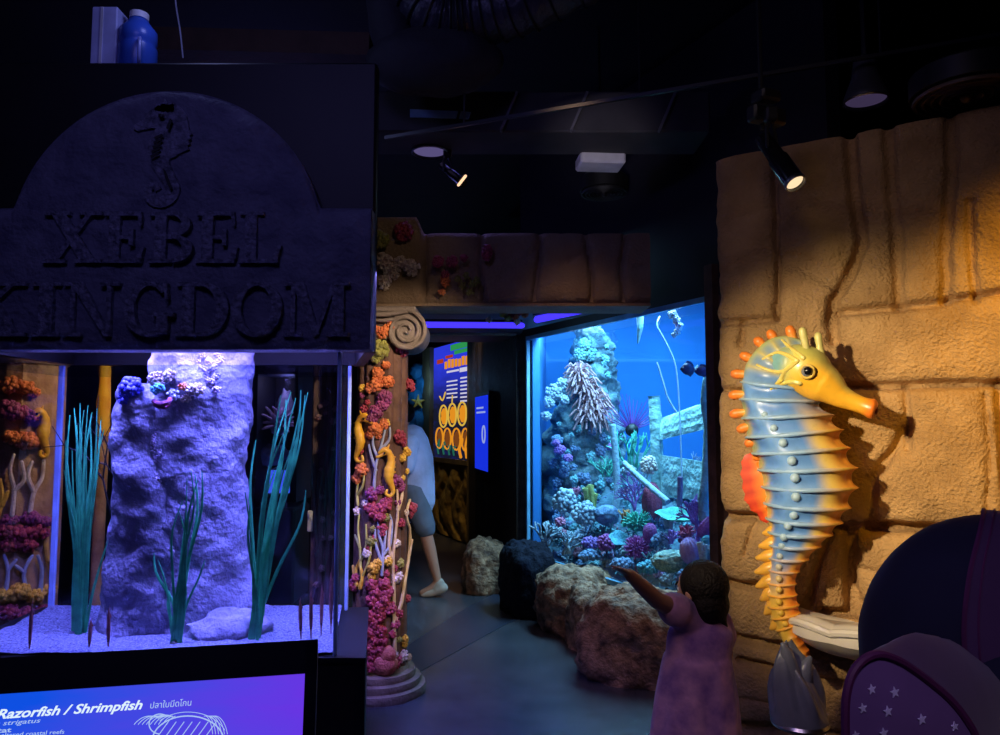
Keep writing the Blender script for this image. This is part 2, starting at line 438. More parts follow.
# --- carved stone wall on the right (one relief surface with its back)
def build_stone_wall():
    S0, S1, H = 0.0, 2.0, 2.82
    ds = 0.0085
    nu, nv = int((S1 - S0) / ds), int(H / ds)
    ss, zz = np.meshgrid(np.linspace(S0, S1, nu + 1), np.linspace(0, H, nv + 1))
    D = np.zeros_like(ss)
    lines = [  # pixel polylines of the joints: width m, depth m
        ([(715, 322), (745, 321), (775, 319)], .016, .022), ([(838, 313), (858, 311), (900, 307), (940, 303), (948, 299), (1000, 292), (1120, 276)], .016, .03),
        ([(845, 386), (900, 386), (960, 384), (1010, 383), (1130, 381)], .018, .04), ([(718, 389), (748, 391), (800, 388)], .014, .03),
        ([(724, 517), (745, 517), (790, 521), (850, 527), (920, 529), (960, 532), (1010, 533), (1130, 540)], .022, .055),
        ([(730, 584), (748, 588), (766, 588)], .02, .04), ([(734, 640), (755, 644), (785, 650), (850, 655)], .02, .04), ([(738, 662), (780, 672), (860, 690)], .014, .03),
        ([(738, 728), (780, 732), (860, 740)], .02, .04),
        ([(772, 120), (773, 180), (776, 260), (776, 318)], .013, .03), ([(849, 120), (852, 170), (857, 215), (862, 240), (848, 275), (833, 300), (831, 318), (833, 340)], .024, .04),
        ([(888, 120), (892, 190), (897, 240), (898, 285), (900, 306)], .022, .024), ([(950, 110), (952, 170), (946, 240), (946, 300)], .022, .025), ([(970, 200), (972, 260), (976, 300)], .014, .02),
        ([(905, 388), (908, 420), (907, 448)], .012, .018), ([(870, 528), (872, 480), (895, 448), (905, 430)], .02, .03), ([(985, 395), (990, 450), (987, 530)], .01, .012),
        ([(850, 527), (849, 570), (850, 612)], .024, .05), ([(808, 605), (815, 570), (828, 535)], .015, .03), ([(820, 614), (850, 616), (865, 612), (950, 624), (1100, 640)], .022, .045),
        ([(860, 612), (855, 600), (850, 590)], .02, .03), ([(940, 533), (938, 575), (935, 625)], .02, .04),
        ([(740, 345), (742, 330), (741, 322)], .014, .02), ([(1000, 383), (1004, 440), (1010, 530)], .02, .035), ([(720, 230), (760, 216), (800, 212), (860, 220), (930, 222)], .05, .012),
        ([(720, 268), (760, 258), (800, 262), (830, 278)], .04, .012), ([(745, 555), (752, 530), (755, 522)], .01, .015), ([(742, 700), (770, 705)], .01, .01), ([(860, 570), (880, 574), (910, 575)], .016, .012),
    ]
    for pts, w, dep in lines:
        q = []
        for px, py in pts: q.append(wall_sz(W(px, py)))
        best = np.full_like(ss, 9.0)
        for (a, b), (c, d) in zip(q[:-1], q[1:]):
            ex, ez = c - a, d - b; L2 = ex * ex + ez * ez + 1e-9
            t = np.clip(((ss - a) * ex + (zz - b) * ez) / L2, 0, 1)
            best = np.minimum(best, np.hypot(ss - a - t * ex, zz - b - t * ez))
        jit = np.vectorize(lambda x, z: noise.noise((x * 14, z * 14, dep * 100)))(ss[:, ::1], zz) * .007
        bb = np.abs(best + jit)
        dep *= 1.5; w *= 1.1
        D -= dep * np.exp(-(bb / w) ** 4) + dep * .35 * np.exp(-(bb / (w * 2.6)) ** 2)
    N1 = np.vectorize(lambda x, z: fbm((x, z, 3.1), 2.2, 5))(ss, zz) * .026
    N2 = np.vectorize(lambda x, z: fbm((x, z, 8.1), 11.0, 3))(ss, zz) * .0045
    D = np.maximum(D, -.11) + N1 + N2
    # ragged left edge
    mb = MB()
    for j in range(nv + 1):
        jag = 0.02 * fbm((0, zz[j, 0] * 4, 1), 1.5, 3)
        for i in range(nu + 1):
            s_, z_, d_ = ss[j, i], zz[j, i], D[j, i]
            e = math.exp(-s_ / .03); d_ -= .05 * e
            p = WA + WE * (s_ + jag * math.exp(-s_ / .2)) + WN * d_
            mb.v.append((p.x, p.y, z_)); mb.c.append(None)
    W_ = nu + 1
    for j in range(nv):
        for i in range(nu): mb.f.append((j * W_ + i, j * W_ + i + 1, (j + 1) * W_ + i + 1, (j + 1) * W_ + i))
    b = len(mb.v)
    for j in range(nv + 1):                               # returns at the sides, top and back
        p = WA - WN * .32; mb.v.append((p.x, p.y, zz[j, 0])); mb.c.append(None)
    for j in range(nv): mb.f.append((b + j, j * W_, (j + 1) * W_, b + j + 1))
    t = len(mb.v)
    for i in range(nu + 1):
        p = WA + WE * ss[0, i] - WN * .32; mb.v.append((p.x, p.y, H)); mb.c.append(None)
    for i in range(nu): mb.f.append((nv * W_ + i, nv * W_ + i + 1, t + i + 1, t + i))
    return mb
struct('wall_right', build_stone_wall(), M_stone, angle=60)

# --- dark wall that holds the big aquarium: above, below and beside the opening
ZB, ZT = 0.37, 2.27
def wall_piece(mb, t0, t1, z0, z1, off=0.0, th=.1):
    a = T0 + TE * t0 + TN * off; b = T0 + TE * t1 + TN * off
    mb.prism([(a.x, a.y, z0), (b.x, b.y, z0), (b.x, b.y, z1), (a.x, a.y, z1)], -TN * th)
LT = (T1 - T0).length
mb = MB(); wall_piece(mb, -.12, LT + .9, ZT + .01, 3.95); wall_piece(mb, -.12, LT + .9, 0, ZB - .01)
struct('wall_tank', mb, M_dark, smooth=False)
mb = MB(); wall_piece(mb, LT + .02, LT + .9, ZB, ZT + .01); wall_piece(mb, LT + .02, LT + .09, 0, ZT + .2, off=.05, th=.05)
struct('trim_1', mb, M_jamb, smooth=False)
# dark boarded wall left of the aquarium
a = Vector((-.42, 9.45, 0)); b = Vector((.15, 6.80, 0)); e = (b - a).normalized(); nn = Vector((e.y, -e.x, 0))
mb = MB()
for k in range(14):
    L = (b - a).length / 14; p = a + e * L * k; q = p + e * (L - .012)
    mb.prism([(p.x, p.y, 0), (q.x, q.y, 0), (q.x, q.y, 3.2), (p.x, p.y, 3.2)], -nn * .06)
mb.prism([(a.x, a.y, 0), (b.x, b.y, 0), (b.x, b.y, 3.2), (a.x, a.y, 3.2)], (nn.x * -.1 - nn.x * .012, -.1 * nn.y - nn.y * .012, 0))
struct('wall_boards', mb, M_wood, smooth=False)
BA, BE, BN = a, e, nn
if BN.x > 0: pass

# --- stone lintel beam across the aisle
def lintel():
    mb = MB()
    x0, x1, y0, zb, zt = -1.25, P(651, 300, 4.3).x, 4.30, P(500, 303, 4.30).z, P(500, 232, 4.30).z
    joints = [P(q, 260, 4.30).x for q in (424, 482, 538, 590, 624)]
    nu, nv = 150, 26
    def f(u, v):
        x = x0 + (x1 - x0) * u; z = zb + (zt - zb) * v
        if x < joints[0]: z += .09 * v * sstep(joints[0], joints[0] - .05, x)
        d = 0
        for k, j in enumerate(joints):
            jj = j + .010 * math.sin(v * 5 + k * 2.1) + .02 * (v - .5) * (-1) ** k
            d -= .035 * math.exp(-((x - jj) / .012) ** 2) + .012 * math.exp(-((x - jj) / .04) ** 2)
        zz = zb + (zt - zb) * (.35 + .25 * math.sin(x * 3))
        d -= .012 * math.exp(-((z - zz - (x % .4) * .5) / .012) ** 2)
        d += .012 * fbm((x, z, 1), 4) - .03 * (math.exp(-v / .05) + math.exp(-(1 - v) / .05))
        if x < joints[0]: d += .03
        return (x, y0 - d, z)
    mb.grid(f, nu, nv)
    mb.box(((x0 + x1) / 2, y0 + .24, (zb + zt) / 2), (x1 - x0, .40, zt - zb - .02))
    mb.box(((x0 + x1) / 2, y0 + .16, zb - .008), (x1 - x0, .30, .016))
    return mb
lintel_o = struct('stone_lintel', lintel(), M_lintel, angle=50)
lb = MB()
# coral on the lintel: parts of it
def lint_part(name, m, mk):
    mb = MB(); mk(mb); link(name, mb, m, lintel_o, (0, 0, 0))
def LP(px, py): return P(px, py, 4.25)
rr = random.Random(3)
lint_part('red_coral', M_cred, lambda mb: coral_blobs(mb, LP(404, 232), (.065, .04, .065), 40, (0, -1, 0), bl=.24, rnd=rr))
lint_part('olive_coral', M_cgreen, lambda mb: coral_blobs(mb, LP(379, 240), (.06, .04, .06), 30, (0, -1, 0), bl=.3, rnd=rr))
def k1(mb):
    for (x, y, s) in ((384, 262, .055), (392, 272, .05), (384, 282, .045), (411, 268, .05), (400, 262, .035)): coral_blobs(mb, LP(x, y), (s, .035, s), 12, (0, -1, 0), bl=.38, cup=True, rnd=rr)
lint_part('pale_cup_coral', M_cwhite, k1)
def k2(mb):
    for (x, y, s) in ((438, 262, .04), (452, 262, .04), (445, 275, .03), (464, 258, .025)): coral_blobs(mb, LP(x, y), (s, .03, s), 26, (0, -1, 0), bl=.25, rnd=rr)
lint_part('pink_coral', M_cpink, k2)
lint_part('orange_coral', M_corange, lambda mb: (coral_blobs(mb, LP(445, 281), (.03, .025, .04), 24, (0, -1, 0), bl=.25, rnd=rr), coral_blobs(mb, LP(442, 292), (.025, .02, .02), 14, (0, -1, 0), bl=.3, rnd=rr)))
def k3(mb):
    for (x, y) in ((458, 279), (466, 276), (463, 286), (472, 284), (470, 292), (477, 280)): coral_blobs(mb, LP(x, y), (.022, .018, .022), 8, (0, -1, 0), bl=.4, cup=True, rnd=rr)
lint_part('olive_cup_coral', M_cgreen, k3)
lint_part('red_coral', M_cpink, lambda mb: coral_blobs(mb, LP(487, 253), (.035, .025, .055), 34, (0, -1, 0), bl=.26, rnd=rr))

# --- low painted ceiling beyond the lintel, with its header
M_soffit = mat('blue_painted_soffit', (0.05, 0.045, 0.10), 0.6, col2=(0.012, 0.012, 0.035), scale=3)
ZS = 2.33
tA = T0 + TN * .02; tB = T1 + TN * .02
mb = MB(); mb.prism([(-2.6, 4.75, ZS), (.80, 4.75, ZS), (.98, 4.95, ZS), (tA.x - .02, 6.45, ZS), (tA.x - .02, 7.4, ZS), (-2.6, 7.4, ZS)], (0, 0, .12))
struct('ceiling_soffit', mb, M_soffit, smooth=False)
mb = MB(); mb.box((-1.2, 6.72, 2.39), (2.7, .1, .14)); mb.box((-1.2, 6.66, 2.325), (2.7, .03, .02))
struct('trim_2', mb, M_lintel, smooth=False)

# --- wall panels in the gap behind the left tank (a dark blue partition)
mb = MB(); mb.box((-3.0, 7.0, 1.6), (2.2, .08, 3.2)); struct('wall_partition', mb, mat('navy_partition', (0.03, 0.03, 0.07), 0.7), smooth=False)
# ================================================================== SIGN OVER THE LEFT TANK
SY = 2.95
sx = lambda px, Y=SY: P(px, 300, Y).x
XL, XR = -2.25, P(371, 200, SY).x
zb_sign = P(200, 349, SY).z; zt_sign = P(200, 62, SY + .1).z
sign = thing('tank_sign', 'large dark stone sign with an arched top reading XEBEL KINGDOM above the seagrass tank', 'sign', ((XL + XR) / 2, SY, zb_sign))
mb = MB()
mb.box(((XL + XR) / 2, SY + .13, (zb_sign + zt_sign) / 2), (XR - XL, .06, zt_sign - zb_sign), bev=.01)
xbk = P(366, 200, SY + .9).x
mb.prism([(XR - .05, SY + .16, zb_sign), (XR, SY + .16, zb_sign), (xbk, SY + .9, zb_sign), (xbk - .05, SY + .9, zb_sign)], (0, 0, zt_sign - zb_sign - .01))
mb.box((XL + .03, SY + .5, (zb_sign + zt_sign) / 2), (.05, .7, zt_sign - zb_sign - .01))
mb.box(((XL + xbk) / 2, SY + .88, (zb_sign + zt_sign) / 2), (xbk - XL, .05, zt_sign - zb_sign - .01))
mb.box(((XL + xbk) / 2, SY + .52, zt_sign - .03), (xbk - XL - .1, .70, .04))
link('hood', mb, M_black, sign, smooth=False)
# relief panel with arch
zs = P(200, 207, SY).z; zt = P(165, 89, SY).z; xc = P(165, 200, SY).x; hw = P(318, 200, SY).x - xc
sag = zt - zs; Rr = (hw * hw + sag * sag) / (2 * sag); zc = zt - Rr
def panel_top(x):
    if abs(x - xc) < hw: return zc + math.sqrt(Rr * Rr - (x - xc) ** 2)
    return zs
def fpanel(u, v):
    x = XL + (XR - XL) * u; t = panel_top(x)
    z = zb_sign + (t - zb_sign) * v
    d = .008 * fbm((x, z, 2), 5) + .006 * fbm((x, z, 6), 16, 3)
    e = math.exp(-(1 - v) * (t - zb_sign) / .02) * .03 + math.exp(-v * (t - zb_sign) / .015) * .02
    return (x, SY + e - d, z)
mb = MB(); mb.grid(fpanel, 260, 110)
n0 = len(mb.v)
poly = [(XL, SY + .02, zb_sign), (XR, SY + .02, zb_sign)] + [(XL + (XR - XL) * (1 - k / 100), SY + .02, panel_top(XL + (XR - XL) * (1 - k / 100))) for k in range(101)]
mb.prism(poly, (0, .085, 0))
link('relief_panel', mb, M_sign, sign, angle=60)

# carved serif letters, drawn as blocks in a 1-high cell
def ring(cx, cz, rx, rz, wx, wz, a0, a1, n=18):
    out = []
    for k in range(n):
        b0 = a0 + (a1 - a0) * k / n; b1 = a0 + (a1 - a0) * (k + 1) / n
        def o(b): return (cx + rx * math.cos(b), cz + rz * math.sin(b))
        def i(b): return (cx + (rx - wx) * math.cos(b), cz + (rz - wz) * math.sin(b))
        out.append([o(b0), o(b1), i(b1), i(b0)])
    return out
def rc(x0, x1, z0, z1): return [(x0, z0), (x1, z0), (x1, z1), (x0, z1)]
def letter(ch):
    h = PI / 2; s = .07
    if ch == 'X': return .95, [[(.10, 1), (.33, 1), (.87, 0), (.64, 0)], [(.72, 1), (.82, 1), (.24, 0), (.14, 0)], rc(.0, .43, 1 - s, 1), rc(.57, .95, 1 - s, 1), rc(0, .38, 0, s), rc(.52, .97, 0, s)]
    if ch == 'E': return .76, [rc(.1, .3, 0, 1), rc(0, .7, 0, .08), rc(0, .68, .92, 1), rc(.3, .52, .46, .54), rc(.47, .55, .34, .66), [(.62, .92), (.7, .92), (.7, .72), (.66, .72)], [(.6, .08), (.72, .08), (.76, .3), (.71, .3)]]
    if ch == 'B': return .8, [rc(.1, .3, 0, 1), rc(0, .4, 0, .08), rc(0, .4, .92, 1), rc(.3, .45, .46, .55)] + ring(.4, .755, .32, .245, .16, .08, -h, h) + ring(.42, .27, .36, .27, .18, .08, -h, h)
    if ch == 'L': return .72, [rc(.1, .3, 0, 1), rc(0, .42, .93, 1), rc(0, .68, 0, .08), [(.58, .08), (.68, .08), (.74, .34), (.68, .34)]]
    if ch == 'K': return .92, [rc(.1, .3, 0, 1), rc(0, .4, .93, 1), rc(0, .4, 0, .07), [(.3, .42), (.72, 1), (.82, 1), (.34, .36)], [(.42, .54), (.55, .66), (.88, 0), (.64, 0)], rc(.55, .92, .93, 1), rc(.54, .95, 0, .07)]
    if ch == 'I': return .42, [rc(.11, .31, 0, 1), rc(0, .42, .93, 1), rc(0, .42, 0, .07)]
    if ch == 'N': return .95, [rc(.12, .2, 0, 1), rc(.74, .82, 0, 1), [(.1, 1), (.32, 1), (.82, 0), (.72, 0)], rc(0, .3, .93, 1), rc(0, .32, 0, .07), rc(.62, .95, .93, 1)]
    if ch == 'G': return .9, ring(.45, .5, .45, .51, .19, .08, .75, 2 * PI - .75, 28) + [rc(.6, .8, .03, .42), rc(.52, .9, .36, .43), [(.7, .98), (.77, .98), (.79, .68), (.74, .68)]]
    if ch == 'D': return .9, [rc(.1, .3, 0, 1), rc(0, .4, 0, .08), rc(0, .4, .92, 1)] + ring(.4, .5, .48, .5, .2, .08, -h, h, 22)
    if ch == 'O': return .92, ring(.46, .5, .46, .51, .19, .08, 0, 2 * PI, 36)
    if ch == 'M': return 1.12, [rc(.12, .2, 0, 1), rc(.83, 1.03, 0, 1), [(.12, 1), (.34, 1), (.62, .05), (.53, .0)], [(.9, 1), (.82, 1), (.52, 0), (.6, .05)], rc(0, .28, .93, 1), rc(0, .32, 0, .07), rc(.74, 1.12, 0, .07), rc(.85, 1.12, .93, 1)]
def carve(word, spans, y0, y1, name):
    mb = MB(); zt_ = P(200, y0, SY).z; zb_ = P(200, y1, SY).z
    for ch, (a, b) in zip(word, spans):
        w, polys = letter(ch); xa, xb = P(a, (y0 + y1) / 2, SY).x, P(b, (y0 + y1) / 2, SY).x
        for k, pl in enumerate(polys):
            mb.prism([(xa + (xb - xa) * p[0] / w, SY - .022 - .0004 * k, zb_ + (zt_ - zb_) * p[1]) for p in pl], (0, .04, 0))
    link(name, mb, M_letter, sign, smooth=False)
carve('XEBEL', ((46, 104), (106, 147), (151, 197), (198, 240), (241, 282)), 213, 264, 'lettering')
carve('KINGDOM', ((-42, 28), (34, 63), (66, 121), (127, 177), (178, 232), (233, 284), (285, 350)), 283, 337, 'lettering')
# carved sea horse emblem: flat silhouette strokes with cut slots
def emblem():
    mb = MB()
    def pt(x, y, o=0): return P(x, y, SY - .012 - o)
    body = [(166, 108, 9), (174, 116, 11), (174, 128, 15), (168, 140, 17), (162, 151, 15), (160, 161, 10), (164, 171, 7.5), (170, 182, 7), (173, 191, 6.5), (168, 199, 6), (158, 202, 5.5), (149, 197, 5), (148, 189, 4.2), (154, 185, 3.6), (158, 190, 3)]
    pts = spline([pt(x, y) for x, y, r in body], 60); rs = [catmull([r * .0041 for x, y, r in body], (len(body) - 1) * k / 59) for k in range(60)]
    n = len(pts)
    for k in range(n - 1):
        d = (pts[k + 1] - pts[k]).normalized(); s_ = Vector((d.z, 0, -d.x))
        d2 = (pts[min(k + 2, n - 1)] - pts[k + 1]).normalized() if k < n - 2 else d; s2 = Vector((d2.z, 0, -d2.x))
        mb.prism([pts[k] - s_ * rs[k], pts[k + 1] - s2 * rs[k + 1], pts[k + 1] + s2 * rs[k + 1], pts[k] + s_ * rs[k]], (0, .02, 0))
    mb.prism([pt(x, y, .001) for x, y in ((176, 104), (160, 104), (148, 112), (144, 119), (134, 125), (133, 129), (138, 131), (150, 128), (160, 128), (170, 122))], (0, .02, 0))
    mb.prism([pt(x, y, .001) for x, y in ((154, 110), (155, 103), (160, 106), (164, 98), (168, 105), (174, 103), (174, 112), (162, 112))], (0, .02, 0))
    for k in range(4): mb.prism([pt(x, y, .001) for x, y in ((176, 135 + k * 5), (190 - k, 130 + k * 5), (192 - k, 134 + k * 5), (177, 139.5 + k * 5))], (0, .02, 0))
    return mb
link('seahorse_emblem', emblem(), M_letter, sign, smooth=False)
slots = [((154 - k, 137 + k * 4.6), (162 - k, 133.5 + k * 4.6), (163 - k, 135.5 + k * 4.6), (155 - k, 139.5 + k * 4.6)) for k in range(5)] + [((163, 168), (166, 172), (172, 188), (170, 190), (165, 178)), ((170, 118), (172, 120), (169, 130), (166, 128))]
for sl in slots:
    mb = MB(); mb.prism([P(x, y, SY - .031) for x, y in sl], (0, .005, 0)); link('emblem_slot', mb, M_black, sign, smooth=False)
mb = MB(); mb.ball(P(161, 116, SY - .03), (.012, .006, .01), 10, 6); link('emblem_eye', mb, M_black, sign)

# ================================================================== LEFT DISPLAY TANK
XG0, XG1 = -2.19, -.649
YG, YK = 3.02, 3.76
XK0, XK1 = (60 - 500) / F * YK, -.752
ZG0, ZG1 = 0.585, zb_sign - .004
tank = thing('display_tank', 'long glass tank of seagrass and lavender rock under the carved stone sign', 'aquarium', ((XG0 + XG1) / 2, YG, 0))
cR0, cR1 = P(366, 660, YG - .02).x, P(368, 660, YK + .05).x
mb = MB(); mb.prism([(XG0 - .06, YG - .015, 0), (cR0 - .004, YG - .015, 0), (cR1 - .004, YK + .04, 0), (XK0 - .06, YK + .04, 0)], (0, 0, ZG0 - .02))
link('cabinet', mb, mat('black_brown_cabinet', (0.022, 0.016, 0.014), 0.6), tank, smooth=False)
mb = MB(); mb.prism([(XG0 - .07, YG - .025, ZG0 - .02), (cR0, YG - .025, ZG0 - .02), (cR1, YK + .05, ZG0 - .02), (XK0 - .07, YK + .05, ZG0 - .02)], (0, 0, .02)); mb.box((cR0 - .022, YG - .012, ZG0 * .5 - .01), (.04, .03, ZG0 - .02))
link('cabinet_rim', mb, M_black, tank, smooth=False)
def pane(x0, y0, x1, y1, th=.012):
    a = Vector((x0, y0, ZG0)); b = Vector((x1, y1, ZG0)); n_ = Vector((y0 - y1, x1 - x0, 0)).normalized() * th
    return MB().prism([a, b, b + Vector((0, 0, ZG1 - ZG0)), a + Vector((0, 0, ZG1 - ZG0))], n_)
link('front_glass', pane(XG0, YG - .012, XG1, YG - .012), M_glass, tank, smooth=False)
link('back_glass', pane(XK0, YK, XK1, YK), M_glass, tank, smooth=False)
link('end_glass', pane(XG1, YG, XK1, YK), M_glass, tank, smooth=False)
link('end_glass', pane(XK0, YK, XG0, YG), M_glass, tank, smooth=False)
for (x, y) in ((XK0 + .012, YK - .012), (XK1 - .01, YK - .01), (XG1 - .008, YG + .006)):
    mb = MB(); mb.box((x, y, (ZG0 + ZG1) / 2), (.028 if x < -2 else .016, .018, ZG1 - ZG0), bev=.003)
    o = link('corner_seam', mb, M_acrylic, tank, smooth=False)
zw = P(200, 371, YG + .3).z
mb = MB(); mb.prism([(XG0 + .02, YG + .01, zw), (XG1 - .02, YG + .01, zw), (XK1 - .03, YK - .02, zw), (XK0 + .04, YK - .02, zw)], (0, 0, .004))
o = link('water_surface', mb, M_water, tank, smooth=False)
mb = MB()
mb.grid(lambda u, v: ((XG0 + .015) * (1 - v) * (1 - u) + (XK0 + .02) * v * (1 - u) + (XG1 - .02) * u * (1 - v) + (XK1 - .03) * u * v, YG + .008 + (YK - YG - .016) * v, ZG0 + .012 + .012 * v + .01 * fbm((u * 8, v * 4, 0), 1.0) + .004 * fbm((u * 60, v * 30, 0), 1.0)), 120, 50)
o = tag(link('gravel_bed', mb, M_gravel, None, ((XG0 + XG1) / 2, YG + .3, ZG0)), 'pale blue lit gravel covering the bottom of the display tank', 'gravel', kind='stuff')

# rock pillar in the tank
def rock_loft(mb, secs, Y, dy, nring=60, nang=40, amp=.03, seed=0.0):
    cs = [P((l + r) / 2, y, Y) for l, r, y in secs]; hs = [(P(r, y, Y).x - P(l, y, Y).x) / 2 for l, r, y in secs]
    m = len(secs)
    def f(u, v):
        t = (m - 1) * v; c = catmull(cs, t); h = catmull(hs, t); a = 2 * PI * u
        p = Vector((c.x + h * math.cos(a), c.y + dy * math.sin(a), c.z))
        k = amp * fbm(p + Vector((seed, 0, 0)), 4.5, 5) + amp * .5 * fbm(p + Vector((seed, 5, 0)), 13, 3)
        d = Vector((math.cos(a), math.sin(a), 0))
        return p + d * k
    mb.grid(f, nang, nring)
pil = thing('lavender_rock', 'tall lavender rock pillar with small corals in the middle of the display tank', 'rock', P(190, 655, 3.45))
mb = MB(); rock_loft(mb, [(160, 252, 330), (152, 251, 360), (150, 249, 400), (140, 247, 440), (134, 246, 480), (140, 250, 540), (135, 262, 600), (120, 272, 665)], 3.46, .2, 110, 70, .022)
rock_loft(mb, [(128, 165, 385), (122, 172, 400), (116, 180, 440), (118, 196, 500), (108, 200, 560), (100, 205, 610), (92, 215, 665)], 3.40, .16, 90, 60, .026, 3.0)
mb.ball(P(120, 640, 3.35), (.16, .1, .09), 30, 20, fn=lambda d: 1 + .25 * fbm(d, 2))
mb.ball(P(225, 632, 3.3), (.18, .12, .10), 30, 20, fn=lambda d: 1 + .25 * fbm(d, 2.3))
link('rock', mb, M_lav, pil, angle=70)
def pcor(name, m, mk): b_ = MB(); mk(b_); link(name, b_, m, pil)
r2 = random.Random(11)
PC = lambda x, y, Y=3.24: P(x, y, Y)
pcor('pale_polyps', M_cwhite, lambda b: (coral_blobs(b, PC(157, 380), (.045, .035, .035), 26, bl=.28, cup=True, rnd=r2), coral_blobs(b, PC(170, 376), (.03, .03, .03), 18, bl=.3, rnd=r2)))
pcor('blue_coral', mat('deep_blue_coral', (.10, .10, .75), .6, bump=.4, scale=20), lambda b: (coral_blobs(b, PC(132, 388), (.055, .04, .05), 26, bl=.3, rnd=r2), coral_blobs(b, PC(125, 398), (.03, .03, .04), 14, rnd=r2)))
pcor('blue_coral', M_cblue, lambda b: coral_blobs(b, PC(173, 395), (.03, .03, .03), 14, rnd=r2))
pcor('teal_coral', mat('teal_coral', (.08, .42, .45), .6, bump=.4, scale=20), lambda b: coral_blobs(b, PC(158, 389, 3.2), (.032, .03, .025), 18, bl=.3, rnd=r2))
pcor('white_coral', M_cwhite, lambda b: (coral_blobs(b, PC(196, 390, 3.2), (.05, .035, .03), 34, bl=.24, rnd=r2), coral_blobs(b, PC(186, 399, 3.2), (.025, .02, .02), 14, rnd=r2)))
pcor('red_coral', M_corange, lambda b: coral_blobs(b, PC(183, 387, 3.19), (.022, .02, .02), 14, rnd=r2))
pcor('magenta_clam', M_cmag, lambda b: (b.rtube(spline([PC(154, 401, 3.2), PC(160, 404, 3.17), PC(168, 402, 3.17), PC(170, 399, 3.2)], 9), .011, 8), b.rtube(spline([PC(155, 405, 3.2), PC(162, 408, 3.18), PC(169, 405, 3.2)], 9), .008, 8)))
M_lil = mat('lilac_crust', (.72, .60, .78), .8, col2=(.40, .34, .5), scale=30, bump=.7, bscale=60)
def crust(b):
    for k in range(70):
        x = r2.uniform(128, 156); y = r2.uniform(402, 560); x += (y - 400) * .12
        coral_blobs(b, P(x, y, 3.27 + r2.uniform(0, .025)), (.022, .012, .024), 9, (0, -1, 0), bl=.34, rnd=r2)
    for k in range(44):
        x = r2.uniform(175, 222); y = r2.uniform(352, 392)
        coral_blobs(b, P(x, y, 3.275), (.020, .010, .02), 9, (0, -1, 0), bl=.34, rnd=r2)
pcor('lilac_crust', M_lil, crust)
small = single('tank_stone', MB().ball(P(52, 644, 3.3) + Vector((0, 0, -.01)), (.10, .07, .06), 24, 16, fn=lambda d: 1 + .25 * fbm(d, 2)), M_lav, 'small grey stone on the gravel left of the leftmost seagrass clump', 'stone', P(52, 655, 3.3))

# seagrass clumps
def grass(label, base, tips, Y, seed, wid=.0075):
    rnd = random.Random(seed); g = thing('seagrass', label, 'seagrass', P(base[0], base[1], Y), 'artificial seagrass clumps in the display tank')
    mb = MB()
    for (x, y) in tips:
        dy = rnd.uniform(-.07, .07); b = P(base[0] + rnd.uniform(-5, 5), base[1], Y + dy * .4); t = P(x, y, Y + dy)
        mid = (b + t) / 2; mid.x = b.x + (t.x - b.x) * rnd.uniform(.25, .45); mid.z = b.z + (t.z - b.z) * .5
        bend = Vector((rnd.uniform(-.035, .035), 0, 0)); pts = spline([b, b + (mid - b) * .5 + Vector((rnd.uniform(-.006, .006), 0, 0)), mid + bend * .5, mid + (t - mid) * .55 + bend, t], 14)
        w = wid * rnd.uniform(.75, 1.2)
        mb.tube(pts, [w * (1 - .75 * (k / 13) ** 3) for k in range(14)], 6, True, .35, up=Vector((0, 1, 0)))
    link('blades', mb, M_teal, g)
    mb = MB(); c = P(base[0], base[1], Y); mb.lathe([(.03, -.012), (.03, 0), (.018, .015), (.008, .02)], c, 14); link('root_plug', mb, M_black, g)
r3 = random.Random(5)
grass('dense teal seagrass clump nearest the tank\'s blue corner seam', (78, 650), [(66, 440), (70, 415), (74, 408), (80, 403), (84, 410), (88, 405), (92, 412), (97, 408), (101, 420), (104, 430), (64, 470), (72, 450), (86, 440), (95, 450), (108, 540), (90, 420), (77, 425), (82, 430), (99, 460), (68, 500)], 3.3, 1)
grass('short teal seagrass clump in front of the lavender rock pillar', (175, 645), [(154, 553), (158, 560), (179, 512), (183, 500), (187, 478), (191, 470), (195, 474), (198, 480), (202, 471), (186, 520), (192, 500), (170, 590), (205, 560)], 3.16, 2)
grass('tall spreading teal seagrass clump beside the pale tank end', (254, 642), [(245, 492), (250, 505), (256, 440), (275, 470), (281, 395), (286, 400), (291, 392), (296, 398), (301, 390), (305, 395), (308, 392), (296, 440), (300, 430), (306, 490), (285, 430), (290, 450), (281, 460), (300, 410), (262, 520)], 3.2, 3)

# razorfish: thin fish swimming head down
M_razor = mat('brown_striped_fish', (.60, .22, .20), .4, col2=(.22, .09, .09), scale=30)
def razor(x, y0, y1, Y, lean, label):
    t = thing('razorfish', label, 'fish', P(x, y1, Y), 'razorfish hovering upright over the gravel')
    a = P(x + lean, y0, Y); b = P(x, y1, Y); d = b - a
    mb = MB(); ks = [0, .08, .25, .5, .7, .82, .92, 1]; rs = [.0015, .004, .0075, .0085, .007, .004, .0022, .0012]
    mb.tube([a + d * k for k in ks], rs, 8, True, .35, up=Vector((0, 1, 0))); link('body', mb, M_razor, t)
    mb = MB(); mb.tube([a + d * .05, a + d * .02 - d * .10 + Vector((.004, 0, 0))], [.003, .0008], 5, True, .3); mb.prism([a + d * .1 + Vector((.005, 0, 0)), a + d * .2 + Vector((.012, 0, 0)), a + d * .24 + Vector((.005, 0, 0))], (0, .0015, 0)); link('fin', mb, M_razor, t)
    mb = MB(); mb.ball(a + d * .76 + Vector((0, -.004, 0)), .0028, 8, 6); link('eye', mb, M_blackgloss, t)
razor(108, 608, 652, 3.1, 1, 'reddish upright razorfish just right of the leftmost seagrass clump, nearer the rock pillar of two')
